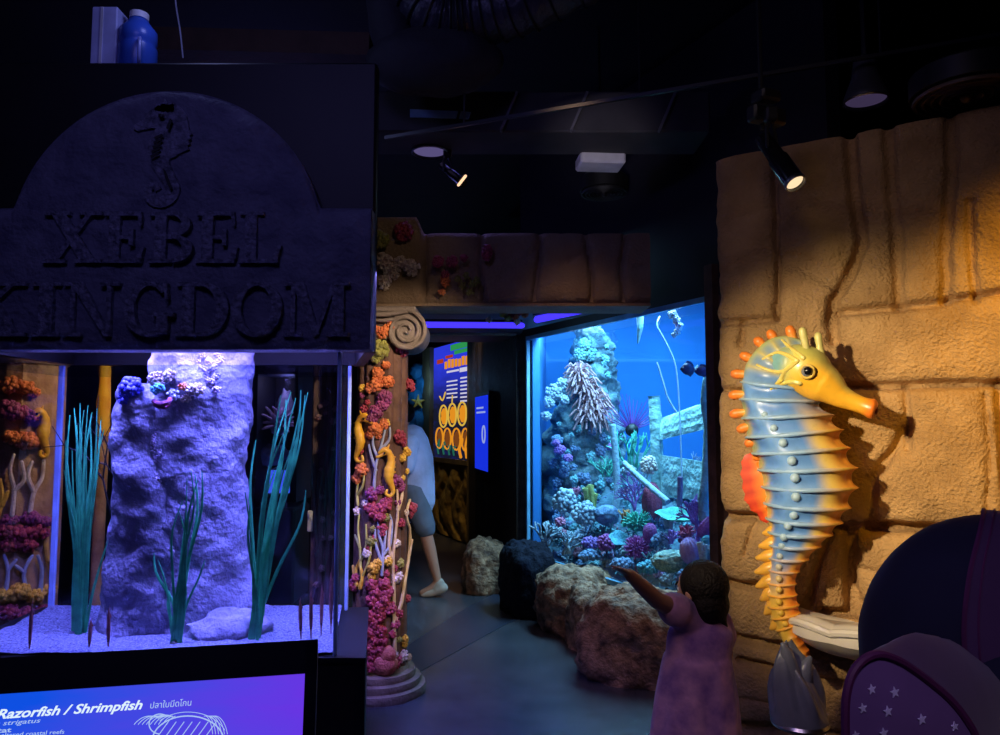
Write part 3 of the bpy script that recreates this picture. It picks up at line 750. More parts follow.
razor(89, 620, 650, 3.1, 2, 'shorter reddish upright razorfish touching the leftmost seagrass clump')
razor(29, 604, 655, 3.1, 3, 'slim dark razorfish near the reflected coral column in the tank end')
razor(301, 600, 640, 3.12, -1, 'brown upright razorfish nearer the tall seagrass clump, left of a pair')
razor(311, 592, 640, 3.12, 0, 'brown upright razorfish right of a pair beside the tank end')
razor(321, 585, 636, 3.25, 1, 'thin dark razorfish reflection over the gravel, second from the tank end')  # this fish and the next are added as reflections in the glass
razor(331, 572, 634, 3.2, 0, 'thin dark razorfish reflection closest to the tank end glass')
# bare dark twigs at the back left of the tank
mb = MB(); rt = random.Random(9)
coral_branch(mb, P(112, 520, 3.6), (-.25, 0, 1), .2, .006, 3, rt, .5, 5, 2, Vector((0, 1, 0)))
coral_branch(mb, P(112, 520, 3.6), (.1, 0, 1), .16, .005, 3, rt, .6, 5, 2, Vector((0, 1, 0)))
mb.tube([P(112, 520, 3.6), P(110, 655, 3.6)], .006, 5)
single('bare_twig', mb, M_black, 'dark bare branching twig behind the leftmost seagrass clump', 'twig', P(110, 655, 3.6))

# things on top of the sign
bx = thing('equipment_box', 'pale blue upright box on top of the stone sign', 'box', P(104, 56, 3.35), None)
zz0 = zt_sign + .002
xa, xb = P(90, 20, 3.3).x, P(116, 20, 3.3).x
M_pb = mat('pale_blue_card', (.50, .52, .85), .6)
mb = MB(); mb.box(((xa + xb) / 2, 3.36, zz0 + .2), (xb - xa, .1, .4), bev=.006); link('carton', mb, M_pb, bx, smooth=False)
mb = MB(); mb.box(((xa + xb) / 2 - .01, 3.308, zz0 + .2), (.012, .004, .39)); mb.box(((xa + xb) / 2, 3.308, zz0 + .015), (xb - xa - .01, .004, .012)); link('tape', mb, M_white, bx, smooth=False)
jr = thing('plastic_jug', 'blue plastic jug beside the pale box on top of the stone sign', 'jug', (P(136, 20, 3.33).x, 3.36, zz0))
c = (P(136, 20, 3.33).x, 3.36, zz0); rj = (P(154, 20, 3.33).x - P(118, 20, 3.33).x) / 2
mb = MB(); mb.lathe([(rj * .95, 0), (rj, .01), (rj, .1), (rj * .96, .105), (rj, .11), (rj, .22), (rj * .9, .225), (rj * .9, .24), (rj * .97, .25), (rj * .97, .30), (rj * .6, .34), (rj * .45, .36)], c, 32)
link('body', mb, mat('blue_plastic', (.05, .14, .65), .3, scale=4), jr)
mb = MB(); mb.rtube(spline([Vector(c) + Vector((rj * .5, -rj * .8, .10)), Vector(c) + Vector((rj * .7, -rj * 1.25, .12)), Vector(c) + Vector((rj * .7, -rj * 1.25, .21)), Vector(c) + Vector((rj * .5, -rj * .8, .23))], 14), .008, 8); link('handle', mb, mat('light_blue_plastic', (.3, .36, .85), .3), jr)
mb = MB(); mb.lathe([(rj * .5, .36), (rj * .5, .39), (rj * .1, .395)], c, 24); link('lid', mb, M_white, jr)
mb = MB(); mb.tube(spline([P(173, -30, 3.5), P(176, 5, 3.5), P(180, 30, 3.5), P(183, 58, 3.5)], 16), .004, 6)
single('hanging_cable', mb, mat('grey_cable', (.3, .3, .4), .5), 'thin grey cable hanging down behind the stone sign', 'cable', P(183, 58, 3.5))
# ================================================================== CORAL COLUMN
CX, CY, CR = -0.688, 4.33, 0.156
def small_seahorse(b, place, pts, k, rs, col=None):
    """relief sea horse on a surface: place(px,py) -> point; pts = body pixel polyline"""
    n = 40
    s = spline([place(x, y) for x, y in pts], n); rr_ = [catmull(rs, (len(rs) - 1) * i / (n - 1)) * k for i in range(n)]
    rr_ = [r * (1 + .07 * math.sin(i * 2.2)) for i, r in enumerate(rr_)]
    b.rtube(s, rr_, 10)
col = thing('coral_column', 'round column covered in corals and golden sea horses with a scroll capital', 'column', (CX, CY, 0), kind='thing')
mb = MB()
prof = [(.262, 0), (.268, .02), (.262, .045), (.235, .05), (.24, .065), (.236, .085), (.205, .09), (.208, .105), (.203, .125), (.17, .13), (.162, .15)]
mb.lathe(prof, (CX, CY, 0), 48, fn=lambda a, z: 1 + .012 * noise.noise((a * 3, z * 30, 1)))
link('base', mb, mat('brown_base_stone', (.20, .13, .09), .8, col2=(.12, .075, .05), scale=12, bump=.4), col)
mb = MB()
zt_c = P(383, 326, 4.0).z
prof = [(CR * 1.04, .14), (CR, .2)] + [(CR * (1 - .06 * k / 20), .2 + (zt_c - .2) * k / 20) for k in range(1, 21)]
mb.lathe(prof, (CX, CY, 0), 96, fn=lambda a, z: 1 - .15 * (1 - abs(math.sin(a * 7)) ** .6))
link('shaft', mb, M_shaft, col)
# ionic capital: slab with a front scroll at each end
zc_ = zt_c + .055
mb = MB()
for sgn in (1, -1):
    vx = CX + sgn * .155
    for yy in (CY - .15,):
        n = 90; pts = []
        for k in range(n):
            a = k / (n - 1) * 2.6 * 2 * PI; r = .112 * (1 - a / (2.6 * 2 * PI)) ** .85 + .004
            pts.append(Vector((vx + sgn * r * math.sin(a), yy - .012, zc_ + r * math.cos(a) - .06)))
        mb.tube(pts, [.0135 * (1 - .55 * k / n) for k in range(n)], 8)
    mb.lathe([(.106, -.15), (.108, -.14), (.09, 0), (.108, .14), (.106, .15)], (vx, CY, zc_ - .06), 36, M=Matrix.Rotation(PI / 2, 3, 'X'))
pts = [Vector((CX - .16, CY - .162, zc_ + .052)), Vector((CX - .05, CY - .162, zc_ + .035)), Vector((CX + .05, CY - .162, zc_ + .035)), Vector((CX + .16, CY - .162, zc_ + .052))]
mb.rtube(spline(pts, 12), .0135, 8); mb.rtube([p - Vector((0, 0, .035)) for p in spline(pts, 12)], .008, 8)
link('scroll', mb, M_cap, col)
mb = MB(); mb.box((CX, CY, zc_ + .065), (.42, .33, .035), bev=.008); mb.box((CX, CY, zc_ + .015), (.36, .27, .10), bev=.02)
mb.lathe([(CR * .93, zt_c - .05), (CR * 1.05, zt_c - .03), (CR * 1.05, zt_c), (CR, zt_c + .02)], (CX, CY, 0), 40)
link('capital', mb, M_cap, col)
def CF(px, py, o=.0): return cyl_front(CX, CY, CR * (1.0 - .03) + o, px, py)
def CN(p): 
    d = Vector((p.x - CX, p.y - CY, 0)); return d.normalized()
rc_ = random.Random(21)
def clump(name, m, items, n=22, bl=.28, cup=False, sq=1.0):
    for (x, y, r) in items:
        b = MB(); p = CF(x, y); r *= 1.3; coral_blobs(b, p, (r, r, r), n, CN(p), bl=bl, cup=cup, rnd=rc_)
        link(name, b, m, col)
clump('orange_coral', M_corange, [(383, 332, .03), (390, 326, .025), (375, 330, .025)])
clump('olive_coral', M_cgreen, [(380, 350, .045), (376, 357, .03)], 26)
clump('red_coral', M_cred, [(400, 346, .035), (403, 352, .025)])
clump('orange_coral', M_corange, [(378, 373, .03), (376, 384, .035), (388, 382, .03), (370, 388, .025), (386, 365, .02)])
clump('magenta_coral', M_cmag, [(385, 397, .035), (376, 412, .035), (372, 418, .03), (383, 404, .03)])
clump('orange_coral', M_corange, [(376, 429, .035), (384, 424, .025), (371, 434, .025)])
clump('red_coral', M_cred, [(408, 384, .03), (411, 388, .02)])
clump('red_coral', M_cred, [(399, 437, .032), (402, 442, .02)])
clump('yellow_coral', M_cyel, [(406, 452, .024), (402, 458, .02)], 16)
clump('magenta_coral', M_cmag, [(396, 481, .032), (400, 487, .025)])
clump('orange_coral', M_corange, [(362, 470, .035), (358, 478, .03)])
clump('magenta_coral', M_cmag, [(372, 494, .032), (380, 490, .02)])
clump('crimson_coral', M_cpink, [(374, 510, .035), (384, 506, .034), (380, 516, .03), (388, 500, .022)])
clump('crimson_coral', M_cpink, [(411, 508, .03), (410, 514, .02)])
clump('pale_coral', M_cwhite, [(358, 511, .025), (365, 503, .018)], 10)
clump('olive_coral', M_cgreen, [(372, 541, .026), (373, 529, .016)], 14)
clump('pink_coral', M_cpink, [(355, 585, .03), (357, 578, .024)])
clump('yellow_coral', M_cyel, [(374, 568, .03), (378, 563, .024), (388, 561, .024), (372, 575, .02)], 20)
clump('pale_coral', M_cwhite, [(398, 576, .024)], 6)
clump('crimson_coral', M_cpink, [(372 + dx, y, .028) for y, dx in ((584, 0), (584, 12), (592, 4), (592, 16), (600, 0), (600, 12), (607, 6), (608, 18))], 18, .34)
clump('crimson_coral', M_cred, [(371 + dx, y, .028) for y, dx in ((616, 0), (616, 9), (624, 4), (632, 0), (631, 10), (640, 3), (641, 11), (649, 0), (650, 9), (658, 2), (666, 0))], 18, .34)
clump('yellow_coral', M_cyel, [(404, 639, .022), (404, 644, .018)], 14)
clump('pale_coral', M_cwhite, [(403, 655, .024), (408, 657, .018), (400, 660, .016)], 10, cup=True)
rx_ = random.Random(77)
for k in range(34):
    yy = 500 + 172 * (k + .5) / 34; xx = rx_.uniform(357, 408)
    nm, m_ = rx_.choice((('crimson_coral', M_cred), ('crimson_coral', M_cpink), ('magenta_coral', M_cmag), ('orange_coral', M_corange), ('pale_coral', M_cwhite), ('olive_coral', M_cgreen), ('crimson_coral', M_cpink)))
    clump(nm, m_, [(xx, yy, rx_.uniform(.014, .024))], 14, .33)
for k in range(16):
    yy = 385 + 110 * (k + .5) / 16; xx = rx_.uniform(357, 409)
    nm, m_ = rx_.choice((('crimson_coral', M_cred), ('magenta_coral', M_cmag), ('orange_coral', M_corange), ('yellow_coral', M_cyel)))
    clump(nm, m_, [(xx, yy, rx_.uniform(.012, .02))], 14, .33)
b = MB(); p = CF(384, 664); coral_brain(b, p, (.075, .05, .062), .1, 14); b.ball(p + Vector((.02, -.005, .05)), (.05, .04, .05), 16, 12, fn=lambda d: 1 + .1 * fbm(d, 5)); link('red_brain_coral', b, mat('salmon_coral', (.55, .14, .10), .6, col2=(.35, .06, .05), scale=20, bump=.5), col)
def stems(name, m, lines, r=.009):
    b = MB()
    for ln in lines:
        pts = spline([CF(x, y, .008) for x, y in ln], 14)
        b.rtube(pts, [r * (1 - .35 * k / 13) for k in range(14)], 7)
    link(name, b, m, col)
stems('cream_branch_coral', M_cream, [[(395, 650), (394, 620), (394, 590), (393, 560), (396, 530), (398, 510), (397, 490)], [(396, 620), (402, 600), (405, 580), (409, 555), (410, 530), (406, 515), (410, 500)], [(393, 560), (389, 545), (391, 520)], [(398, 510), (402, 495), (401, 478)], [(409, 555), (412, 540)]], .011)
stems('grey_branch_coral', M_cblue, [[(374, 490), (376, 465), (380, 450), (384, 435), (386, 425)], [(378, 458), (373, 445), (374, 430)], [(380, 450), (389, 440), (390, 428)], [(376, 470), (371, 455), (369, 445)]], .009)
stems('grey_branch_coral', M_cblue, [[(382, 575), (383, 550), (379, 535), (378, 520)], [(383, 555), (390, 545), (392, 525), (390, 515)], [(384, 550), (386, 530)], [(383, 565), (376, 545), (375, 530)]], .009)
stems('lime_branch_coral', M_clime, [[(361, 575), (360, 550), (358, 530), (359, 515)], [(361, 560), (366, 545), (366, 525)], [(363, 575), (369, 560), (371, 545)], [(360, 548), (355, 535)], [(358, 505), (357, 490), (360, 475)], [(357, 495), (363, 485), (364, 472)]], .008)
stems('yellow_branch_coral', M_cyel, [[(357, 585), (356, 570), (360, 560)], [(360, 588), (362, 575), (359, 562)], [(355, 580), (353, 566)]], .012)
def golden(parent, place, px, py, k, mirror=1, tilt=0, name='golden_seahorse'):
    b = MB(); f = mirror
    small_seahorse(b, place, [(px - 9 * f, py - 22), (px - 3 * f, py - 25), (px + 2 * f, py - 20), (px + 3 * f, py - 12), (px + 1 * f, py - 4), (px + 1 * f, py + 4), (px + 4 * f, py + 12), (px + 5 * f, py + 17), (px + 2 * f, py + 21), (px - 2 * f, py + 19), (px - 1 * f, py + 15)], k, [.5, 1.1, 1.15, 1.5, 1.8, 1.5, 1.0, .75, .6, .5, .4])
    b.rtube([place(px - 1 * f, py - 23), place(px - 7 * f, py - 19.5), place(px - 11 * f, py - 18)], [.9 * k, .55 * k, .5 * k], 8)
    for q in range(4): b.rtube([place(px + 3 * f, py - 17 + q * 5), place(px + 7 * f, py - 18 + q * 5)], [.6 * k, .3 * k], 6)
    b.rtube([place(px - 1 * f, py - 25), place(px + 1 * f, py - 30)], [.6 * k, .25 * k], 6)
    o = link(name, b, M_shyel, parent)
    b = MB(); e = place(px - 3 * f, py - 22); b.ball(e + Vector((0, -.012, 0)) * (k / .011), .0045 * k / .011, 8, 6); link('eye', b, M_blackgloss, o)
golden(col, lambda x, y: CF(x, y, .02), 361, 441, .0165, -1)
golden(col, lambda x, y: CF(x, y, .02), 388, 475, .0165, 1)

# column added as the first one's reflection in the left end glass
DX, DY, DR = P(20, 480, 4.35).x, 4.35, .225
def DF(px, py, o=0.): return cyl_front(DX, DY, DR + o, px, py)
def DN(p): return Vector((p.x - DX, p.y - DY, 0)).normalized()
col2 = thing('coral_column', 'wide orange lit coral column added as a reflection in the end of the display tank', 'column', (DX, DY, 0), kind='thing')
mb = MB(); mb.lathe([(.34, 0), (.34, .05), (.30, .055), (.30, .1), (.26, .11), (.24, .14)], (DX, DY, 0), 40); link('base', mb, M_cap, col2)
M_shaft2 = mat('orange_brown_column', (.48, .28, .14), .75, col2=(.28, .14, .08), scale=9, bump=.5)
mb = MB(); mb.lathe([(DR, .14), (DR, 1.0), (DR * .97, 1.95)], (DX, DY, 0), 96, fn=lambda a, z: 1 - .05 * abs(math.sin(a * 9)) ** .7); link('shaft', mb, M_shaft2, col2)
mb = MB(); mb.box((DX, DY, 2.0), (.55, .55, .1), bev=.02); mb.lathe([(DR, 1.85), (DR * 1.15, 1.9), (DR * 1.1, 1.95)], (DX, DY, 0), 40); link('capital', mb, M_cap, col2)
def clump2(name, m, items, n=20, bl=.3):
    for (x, y, r) in items:
        b = MB(); p = DF(x, y); coral_blobs(b, p, (r * 1.3, r, r * .8), n, DN(p), bl=bl, rnd=rc_)
        link(name, b, m, col2)
clump2('orange_coral', M_corange, [(12, 385, .06), (25, 388, .05), (33, 392, .035)])
clump2('magenta_coral', M_cmag, [(14, 412, .06), (28, 416, .05), (8, 405, .04)])
clump2('orange_coral', M_corange, [(14, 438, .05), (26, 441, .06), (38, 442, .04)])
clump2('red_coral', M_cred, [(6, 530, .05), (18, 534, .06), (32, 531, .05), (42, 533, .04), (10, 545, .05), (26, 545, .05)])
clump2('magenta_coral', M_cmag, [(10, 520, .04), (30, 518, .05), (44, 522, .04)])
clump2('yellow_coral', M_cyel, [(5, 595, .05), (18, 592, .06), (34, 596, .05), (48, 590, .04)])
clump2('red_coral', M_cred, [(8, 612, .05), (24, 614, .05), (40, 612, .05), (50, 610, .04)])
def stems2(name, m, lines, r):
    b = MB()
    for ln in lines:
        pts = spline([DF(x, y, .015) for x, y in ln], 14); b.rtube(pts, [r * (1 - .35 * k / 13) for k in range(14)], 7)
    link(name, b, m, col2)
stems2('grey_branch_coral', M_cwhite, [[(12, 515), (14, 490), (10, 470), (14, 455)], [(14, 490), (24, 480), (22, 462)], [(30, 512), (34, 492), (42, 478), (44, 460)], [(34, 492), (28, 476), (32, 462)]], .014)
stems2('grey_branch_coral', M_cblue, [[(6, 590), (8, 570), (4, 555)], [(8, 570), (16, 560)], [(26, 590), (24, 572), (32, 556)], [(24, 572), (16, 566)], [(40, 592), (42, 570), (38, 556)]], .013)
stems2('yellow_branch_coral', M_cyel, [[(-4, 520), (2, 500), (0, 480)], [(2, 505), (8, 492)], [(48, 560), (46, 540), (50, 520)], [(50, 600), (52, 575), (49, 560)]], .016)
golden(col2, lambda x, y: DF(x, y, .03), 42, 436, .019, 1)

# slim golden post added as a reflection in the tank's back glass
pp = P(102, 450, 4.5)
post = thing('golden_reflection', 'slim golden post shape added as a reflection in the back of the display tank', 'post', (pp.x, pp.y, 0))
mb = MB(); mb.box((pp.x, pp.y, .04), (.14, .14, .08), bev=.01); link('base', mb, M_cap, post)
zc2 = P(102, 436, 4.5).z; zt2 = P(102, 366, 4.5).z
mb = MB(); mb.lathe([(.034, .08), (.036, .4), (.033, .8), (.036, zc2)], (pp.x, pp.y, 0), 18, fn=lambda a, z: 1 + .06 * math.sin(z * 40)); link('shaft', mb, M_shaft2, post)
mb = MB(); mb.lathe([(.036, zc2), (.04, zc2 + .02), (.036, zc2 + .12), (.041, zc2 + .2), (.033, zc2 + .3), (.03, zt2)], (pp.x, pp.y, 0), 18, fn=lambda a, z: 1 + .08 * math.sin(a * 3 + z * 25)); link('golden_reflection_top', mb, M_shyel, post)

# brown relief pillar added as the coral column's reflection, with its latch
bp = P(326, 480, 4.7)
pil2 = thing('brown_reflection_pillar', 'dark brown square pillar with pale coral relief added as a reflection of the coral column', 'pillar', (bp.x, bp.y, 0), kind='thing')
mb = MB(); hw2 = (P(341, 480, 4.7).x - P(311, 480, 4.7).x) / 2
mb.box((bp.x, bp.y + .1, 1.0), (hw2 * 2, .2, 2.0), bev=.015)
for k in range(4): mb.box((bp.x - hw2 + hw2 * 2 * (k + .5) / 4, bp.y - .004, 1.0), (hw2 * .36, .02, 1.98), bev=.006)
link('shaft', mb, mat('dark_brown_reflection', (.14, .075, .06), .7, col2=(.07, .035, .03), scale=10, bump=.4), pil2, smooth=False)
b = MB(); rq = random.Random(4)
for k in range(16):
    coral_blobs(b, P(rq.uniform(315, 338), rq.uniform(385, 590), 4.67), rq.uniform(.012, .025), 9, (0, -1, 0), rnd=rq)
link('coral_relief', b, mat('dusty_pink_coral', (.32, .16, .15), .7), pil2)
mb = MB(); mb.box(P(310, 521, 4.64), (.03, .02, .13), bev=.005); mb.box(P(310, 516, 4.625), (.014, .02, .03), bev=.003)
link('latch', mb, mat('cream_metal', (.7, .62, .45), .4), pil2, smooth=False)
# a further small lit display beyond the tank
fy = 6.3
fd = thing('lit_display', 'small blue lit display with a sponge seen through the display tank', 'display', (P(275, 480, fy).x, fy, 0))
cxd = P(275, 440, fy).x; wd = P(293, 440, fy).x - P(257, 440, fy).x
mb = MB(); mb.box((cxd, fy + .25, .4), (wd + .06, .5, .8), bev=.02); mb.box((cxd, fy + .25, 2.0), (wd + .06, .5, .14), bev=.01); mb.box((cxd + wd / 2 + .02, fy + .25, 1.4), (.03, .5, 1.1)); mb.box((cxd - wd / 2 - .02, fy + .25, 1.4), (.03, .5, 1.1)); mb.box((cxd, fy + .49, 1.4), (wd, .02, 1.2))
link('case', mb, M_dark, fd, smooth=False)
zp0, zp1 = P(275, 493, fy).z, P(275, 470, fy).z
mb = MB(); mb.box((P(279, 480, fy).x, fy - .01, (zp0 + zp1) / 2), (.19, .02, zp1 - zp0), bev=.004); link('blue_screen', mb, emit_mat('small_blue_screen', (.05, .12, .9), .9), fd, smooth=False)
b = MB(); coral_tent(b, P(278, 425, fy + .2), (.09, .07, .12), 40, .10, .013, up=(0, -.3, 1), droop=.1, rnd=rq); link('sponge', b, mat('lilac_sponge', (.62, .45, .65), .7), fd)
b = MB(); b.ball(P(272, 455, fy + .22), (.15, .1, .09), 20, 12, fn=lambda d: 1 + .25 * fbm(d, 2)); b.ball(P(285, 408, fy + .3), (.07, .06, .16), 20, 12, fn=lambda d: 1 + .25 * fbm(d, 2)); link('rock', b, M_lav, fd)

# ================================================================== INFO SCREEN IN FRONT
sa = P(-70, 663, 1.36); sb_ = P(318, 640, 1.50)
e1 = (sb_ - sa); e1.z = 0; e1.normalize(); ztop = sb_.z
upv = (Matrix.Rotation(-math.radians(28), 3, e1) @ Vector((0, 0, 1)))
nrm = e1.cross(upv).normalized()
if nrm.y > 0: nrm = -nrm
if upv.y < 0:
    upv = (Matrix.Rotation(math.radians(28), 3, e1) @ Vector((0, 0, 1))); nrm = e1.cross(upv).normalized()
    if nrm.y > 0: nrm = -nrm
TR = Vector((sb_.x, sb_.y, ztop))
def KS(a, d, o=0.0): return TR - e1 * a - upv * d + nrm * o       # a = left from the right end, d = down the face
WK, HK = 0.72, 0.42
kio = thing('info_screen', 'black framed blue fish label screen in front of the display tank', 'screen', (KS(WK / 2, HK).x, KS(WK / 2, HK).y, 0))
def KPIX(px, py, o=0.0):                                           # pixel to point on the screen face
    d = ray(px, py); q0 = Vector((0, 0, CAMZ)); p0 = TR + nrm * o
    return q0 + d * ((p0 - q0).dot(nrm) / d.dot(nrm))
cR = KPIX(305, 674); cB = KPIX(302, 735)
dR = (TR - cR).dot(e1); dT = (TR - cR).dot(upv)
mb = MB()
mb.prism([KS(0, 0, .0), KS(WK, 0, .0), KS(WK, HK, .0), KS(0, HK, .0)], -nrm * .045)
fr = [((0, 0), (WK, dT)), ((0, HK - dT), (WK, HK)), ((0, 0), (dR, HK)), ((WK - dR, 0), (WK, HK))]
for (a0, d0), (a1, d1) in fr: mb.prism([KS(a0, d0, .0), KS(a1, d0, .0), KS(a1, d1, .0), KS(a0, d1, .0)], nrm * .006)
link('frame', mb, mat('black_screen_frame', (.012, .012, .018), .35), kio, smooth=False)
mb = MB(); mb.prism([KS(dR, dT, .0005), KS(WK - dR, dT, .0005), KS(WK - dR, HK - dT, .0005), KS(dR, HK - dT, .0005)], nrm * .002)
scr = link('display_panel', mb, emit_mat('blue_violet_screen', (.006, .10, .95), .8, (.17, .045, .95), 0, -.18, .32, 6), kio, smooth=False)
mb = MB(); q = KS(WK / 2, HK * .5, -.045); mb.box((q.x, q.y + .02, q.z / 2 - .02), (.10, .07, q.z), rz=math.atan2(e1.y, e1.x), bev=.01); mb.box((q.x, q.y + .02, .01), (.4, .3, .02), rz=math.atan2(e1.y, e1.x), bev=.005)
link('stand', mb, M_black, kio, smooth=False)
def text_mesh(body, shear=0.0, bold=0.0, res=3):
    cu = bpy.data.curves.new('tmp', 'FONT'); cu.body = body; cu.shear = shear; cu.offset = bold; cu.resolution_u = res; cu.extrude = .01
    ob = bpy.data.objects.new('tmp', cu); C.objects.link(ob)
    dg = bpy.context.evaluated_depsgraph_get(); dg.update()
    me = bpy.data.meshes.new_from_object(ob.evaluated_get(dg))
    vs = [v.co.copy() for v in me.vertices]; fs = [tuple(p.vertices) for p in me.polygons]
    bpy.data.objects.remove(ob); bpy.data.meshes.remove(me); bpy.data.curves.remove(cu)
    return vs, fs
M_txt = emit_mat('white_screen_text', (.75, .9, 1.0), 1.0)
M_txt2 = emit_mat('pale_screen_text', (.45, .62, 1.0), .9)
def put_text(mb, body, p0, p1, cap, shear=0., bold=0., o=.003):   # baseline from p0 to p1 (pixels); cap = pixel height of capitals
    vs, fs = text_mesh(body, shear, bold)
    if not vs: return
    x0 = min(v.x for v in vs); x1 = max(v.x for v in vs)
    A = KPIX(*p0, o); B = KPIX(*p1, o); e = (B - A); L = e.length; e.normalize()
    hgt = (KPIX(p0[0], p0[1] - cap, o) - A).length / .70
    up_ = nrm.cross(e).normalized()
    if up_.z < 0: up_ = -up_
    mb.add([A + e * ((v.x - x0) / (x1 - x0) * L) + up_ * (v.y * hgt) + nrm * (.0006 if v.z > 0 else 0) for v in vs], fs)
mb = MB(); put_text(mb, 'Razorfish / Shrimpfish', (-4, 719), (142, 709), 9, .25, .022); link('lettering', mb, M_txt, kio, smooth=False)
mb = MB(); put_text(mb, '\u0e1b\u0e25\u0e32\u0e43\u0e1a\u0e21\u0e35\u0e14\u0e42\u0e01\u0e19', (150, 708.5), (191, 705.5), 6.0); put_text(mb, 'Aeoliscus strigatus', (-44, 729), (40, 722.5), 4.5, .2); put_text(mb, 'Habitat', (-25, 734.5), (11, 732), 4.5, 0, .015); put_text(mb, 'lives in sheltered coastal reefs', (-30, 739), (64, 733.6), 4, 0)
link('lettering', mb, M_txt2, kio, smooth=False)
mb = MB()
def arc(cx, cy, rx, ry, a0, a1, r, n=20): mb.tube([KPIX(cx + rx * math.cos(a0 + (a1 - a0) * k / n), cy - ry * math.sin(a0 + (a1 - a0) * k / n), .004) for k in range(n + 1)], r, 5)
arc(188, 742, 36, 26, 0, PI, .0012, 30); arc(188, 742, 40, 30, .4, PI * .75, .0006, 30)
arc(160, 724, 11, 10, 1.0, 4.6, .0010); arc(165, 722, 12, 7, .9, 2.4, .0008)
for k in range(9): arc(150 + k * 3.4, 750, 24 - k, 34, 1.2 + k * .06, 2.3, .0007)
for k in range(6): arc(205 + k * 2, 742, 8 + k, 26, .3, 1.7, .0006)
for k in range(7): mb.rtube([KPIX(158 + k * 8, 736, .004), KPIX(168 + k * 8, 722, .004)], .0008, 5)
link('fish_drawing', mb, M_txt2, kio)

# ================================================================== BOULDERS UNDER THE BIG AQUARIUM
def boulder(label, c, r, seed, m, rz=0., flat=.0, amp=.22, n=3.0):
    def f(d):
        k = (abs(d.x) ** n + abs(d.y) ** n + abs(d.z) ** n) ** (-1 / n)
        p = d * 1.3 + Vector((seed, seed * .7, 0))
        return k * (1 + amp * fbm(p, 1.1, 3) + .07 * fbm(p, 4.0, 4) + .055 * abs(fbm(p, 7, 4)))
    mb = MB(); mb.ball(c, r, 72, 44, Matrix.Rotation(rz, 3, 'Z'), f)
    mb.v = [(x, y, max(z, 0.0)) for x, y, z in mb.v]
    return single('boulder', mb, m, label, 'rock', (c[0], c[1], 0), 'boulders along the foot of the aquarium', angle=75)
def G(px, py):
    d = ray(px, py); k = -CAMZ / d.z; return Vector((d.x * k, d.y * k, 0))
g = G(485, 596); boulder('brown boulder standing furthest along the row, left of the near-black one', (g.x + .01, g.y + .22, .16), (.20, .22, .29), 1.3, M_rock, .2, amp=.12)
g = G(528, 620); boulder('boulder coloured near-black for shade, with a blue lit top between brown boulders', (g.x + .01, g.y + .26, .20), (.195, .27, .325), 4.1, M_rockshade, .3, amp=.10, n=4)
g = G(572, 638); boulder('brown boulder touching the right side of the near-black one', (g.x + .05, g.y + .27, .18), (.27, .29, .265), 7.7, M_rock, .4, amp=.15)
g = G(597, 655); boulder('small brown boulder at the left foot of the largest boulder', (g.x, g.y + .22, .14), (.16, .22, .27), 9.9, M_rock, .2, amp=.16)
g = G(650, 690); boulder('largest brown boulder, under the reaching arm of the girl', (g.x + .0, g.y + .27, .17), (.37, .27, .315), 12.4, M_rock, -.35, amp=.14)
g = G(715, 700); boulder('brown boulder behind the girl at the foot of the stone wall', (g.x + .04, g.y + .16, .14), (.14, .16, .26), 15.5, M_rock, .1, amp=.15)
# ================================================================== SEA HORSE STATUE ON THE STONE WALL
OFF = .20
SEA_BASE = W(800, 640, OFF)
sea = thing('seahorse_statue', 'large blue and orange painted sea horse statue mounted on the tan stone wall', 'statue', SEA_BASE)
rings = [((803, 340), (808, 360)), ((787, 336), (801, 364)), ((771, 339), (797, 369)), ((757, 350), (796, 374)), ((747, 365), (798, 380)), ((742, 382), (806, 390)), ((741, 399), (818, 402)), ((743, 418), (832, 415)), ((747, 437), (841, 430)), ((753, 453), (848, 448)), ((759, 469), (855, 468)), ((763, 486), (856, 488)), ((765, 502), (849, 508)), ((767, 517), (841, 523)),
         ((769, 531), (832, 535)), ((770, 544), (820, 547)), ((769, 557), (808, 560)), ((768, 569), (799, 572)), ((767, 582), (796, 584)), ((767, 594), (797, 595)), ((768, 606), (799, 605)), ((771, 618), (800, 613)), ((776, 630), (799, 623)), ((783, 641), (801, 634)), ((790, 649), (804, 643)), ((797, 656), (809, 650)), ((804, 662), (811, 658))]
KNOBS = ((749, 378, 3), (751, 391, 3), (758, 401, 3), (765, 415, 3.4), (774, 428, 3.6), (783, 443, 4.2), (792, 461, 4.4), (795, 478, 4.4), (796, 497, 4.4), (794, 515, 4.2), (788, 526, 3.8), (784, 537, 3.8), (782, 546, 3.6), (780, 556, 3.4), (779, 567, 3.2), (779, 579, 3.2), (779, 590, 3.2), (779, 602, 3.2), (781, 613, 3), (785, 624, 2.8))
def knob_ca(t):
    nr = len(rings); i = int(min(t, nr - 1.001)); u = t - i
    L = ((rings[i][0][0] * (1 - u) + rings[i + 1][0][0] * u), (rings[i][0][1] * (1 - u) + rings[i + 1][0][1] * u)); R_ = ((rings[i][1][0] * (1 - u) + rings[i + 1][1][0] * u), (rings[i][1][1] * (1 - u) + rings[i + 1][1][1] * u))
    ym = (L[1] + R_[1]) / 2; ks = sorted(KNOBS, key=lambda k: abs(k[1] - ym))[:2]
    (x1, y1, _), (x2, y2, _) = ks; x = x1 + (x2 - x1) * max(0, min(1, (ym - y1) / ((y2 - y1) or 1)))
    return max(-.92, min(.92, (x - (L[0] + R_[0]) / 2) / ((R_[0] - L[0]) / 2)))
BLUE = (.13, .31, .66); DBL = (.07, .20, .52); YEL = (.85, .52, .06); ORG = (.90, .22, .02); RED = (.75, .06, .02); GRN = (.42, .46, .16); PALE = (.38, .55, .66)
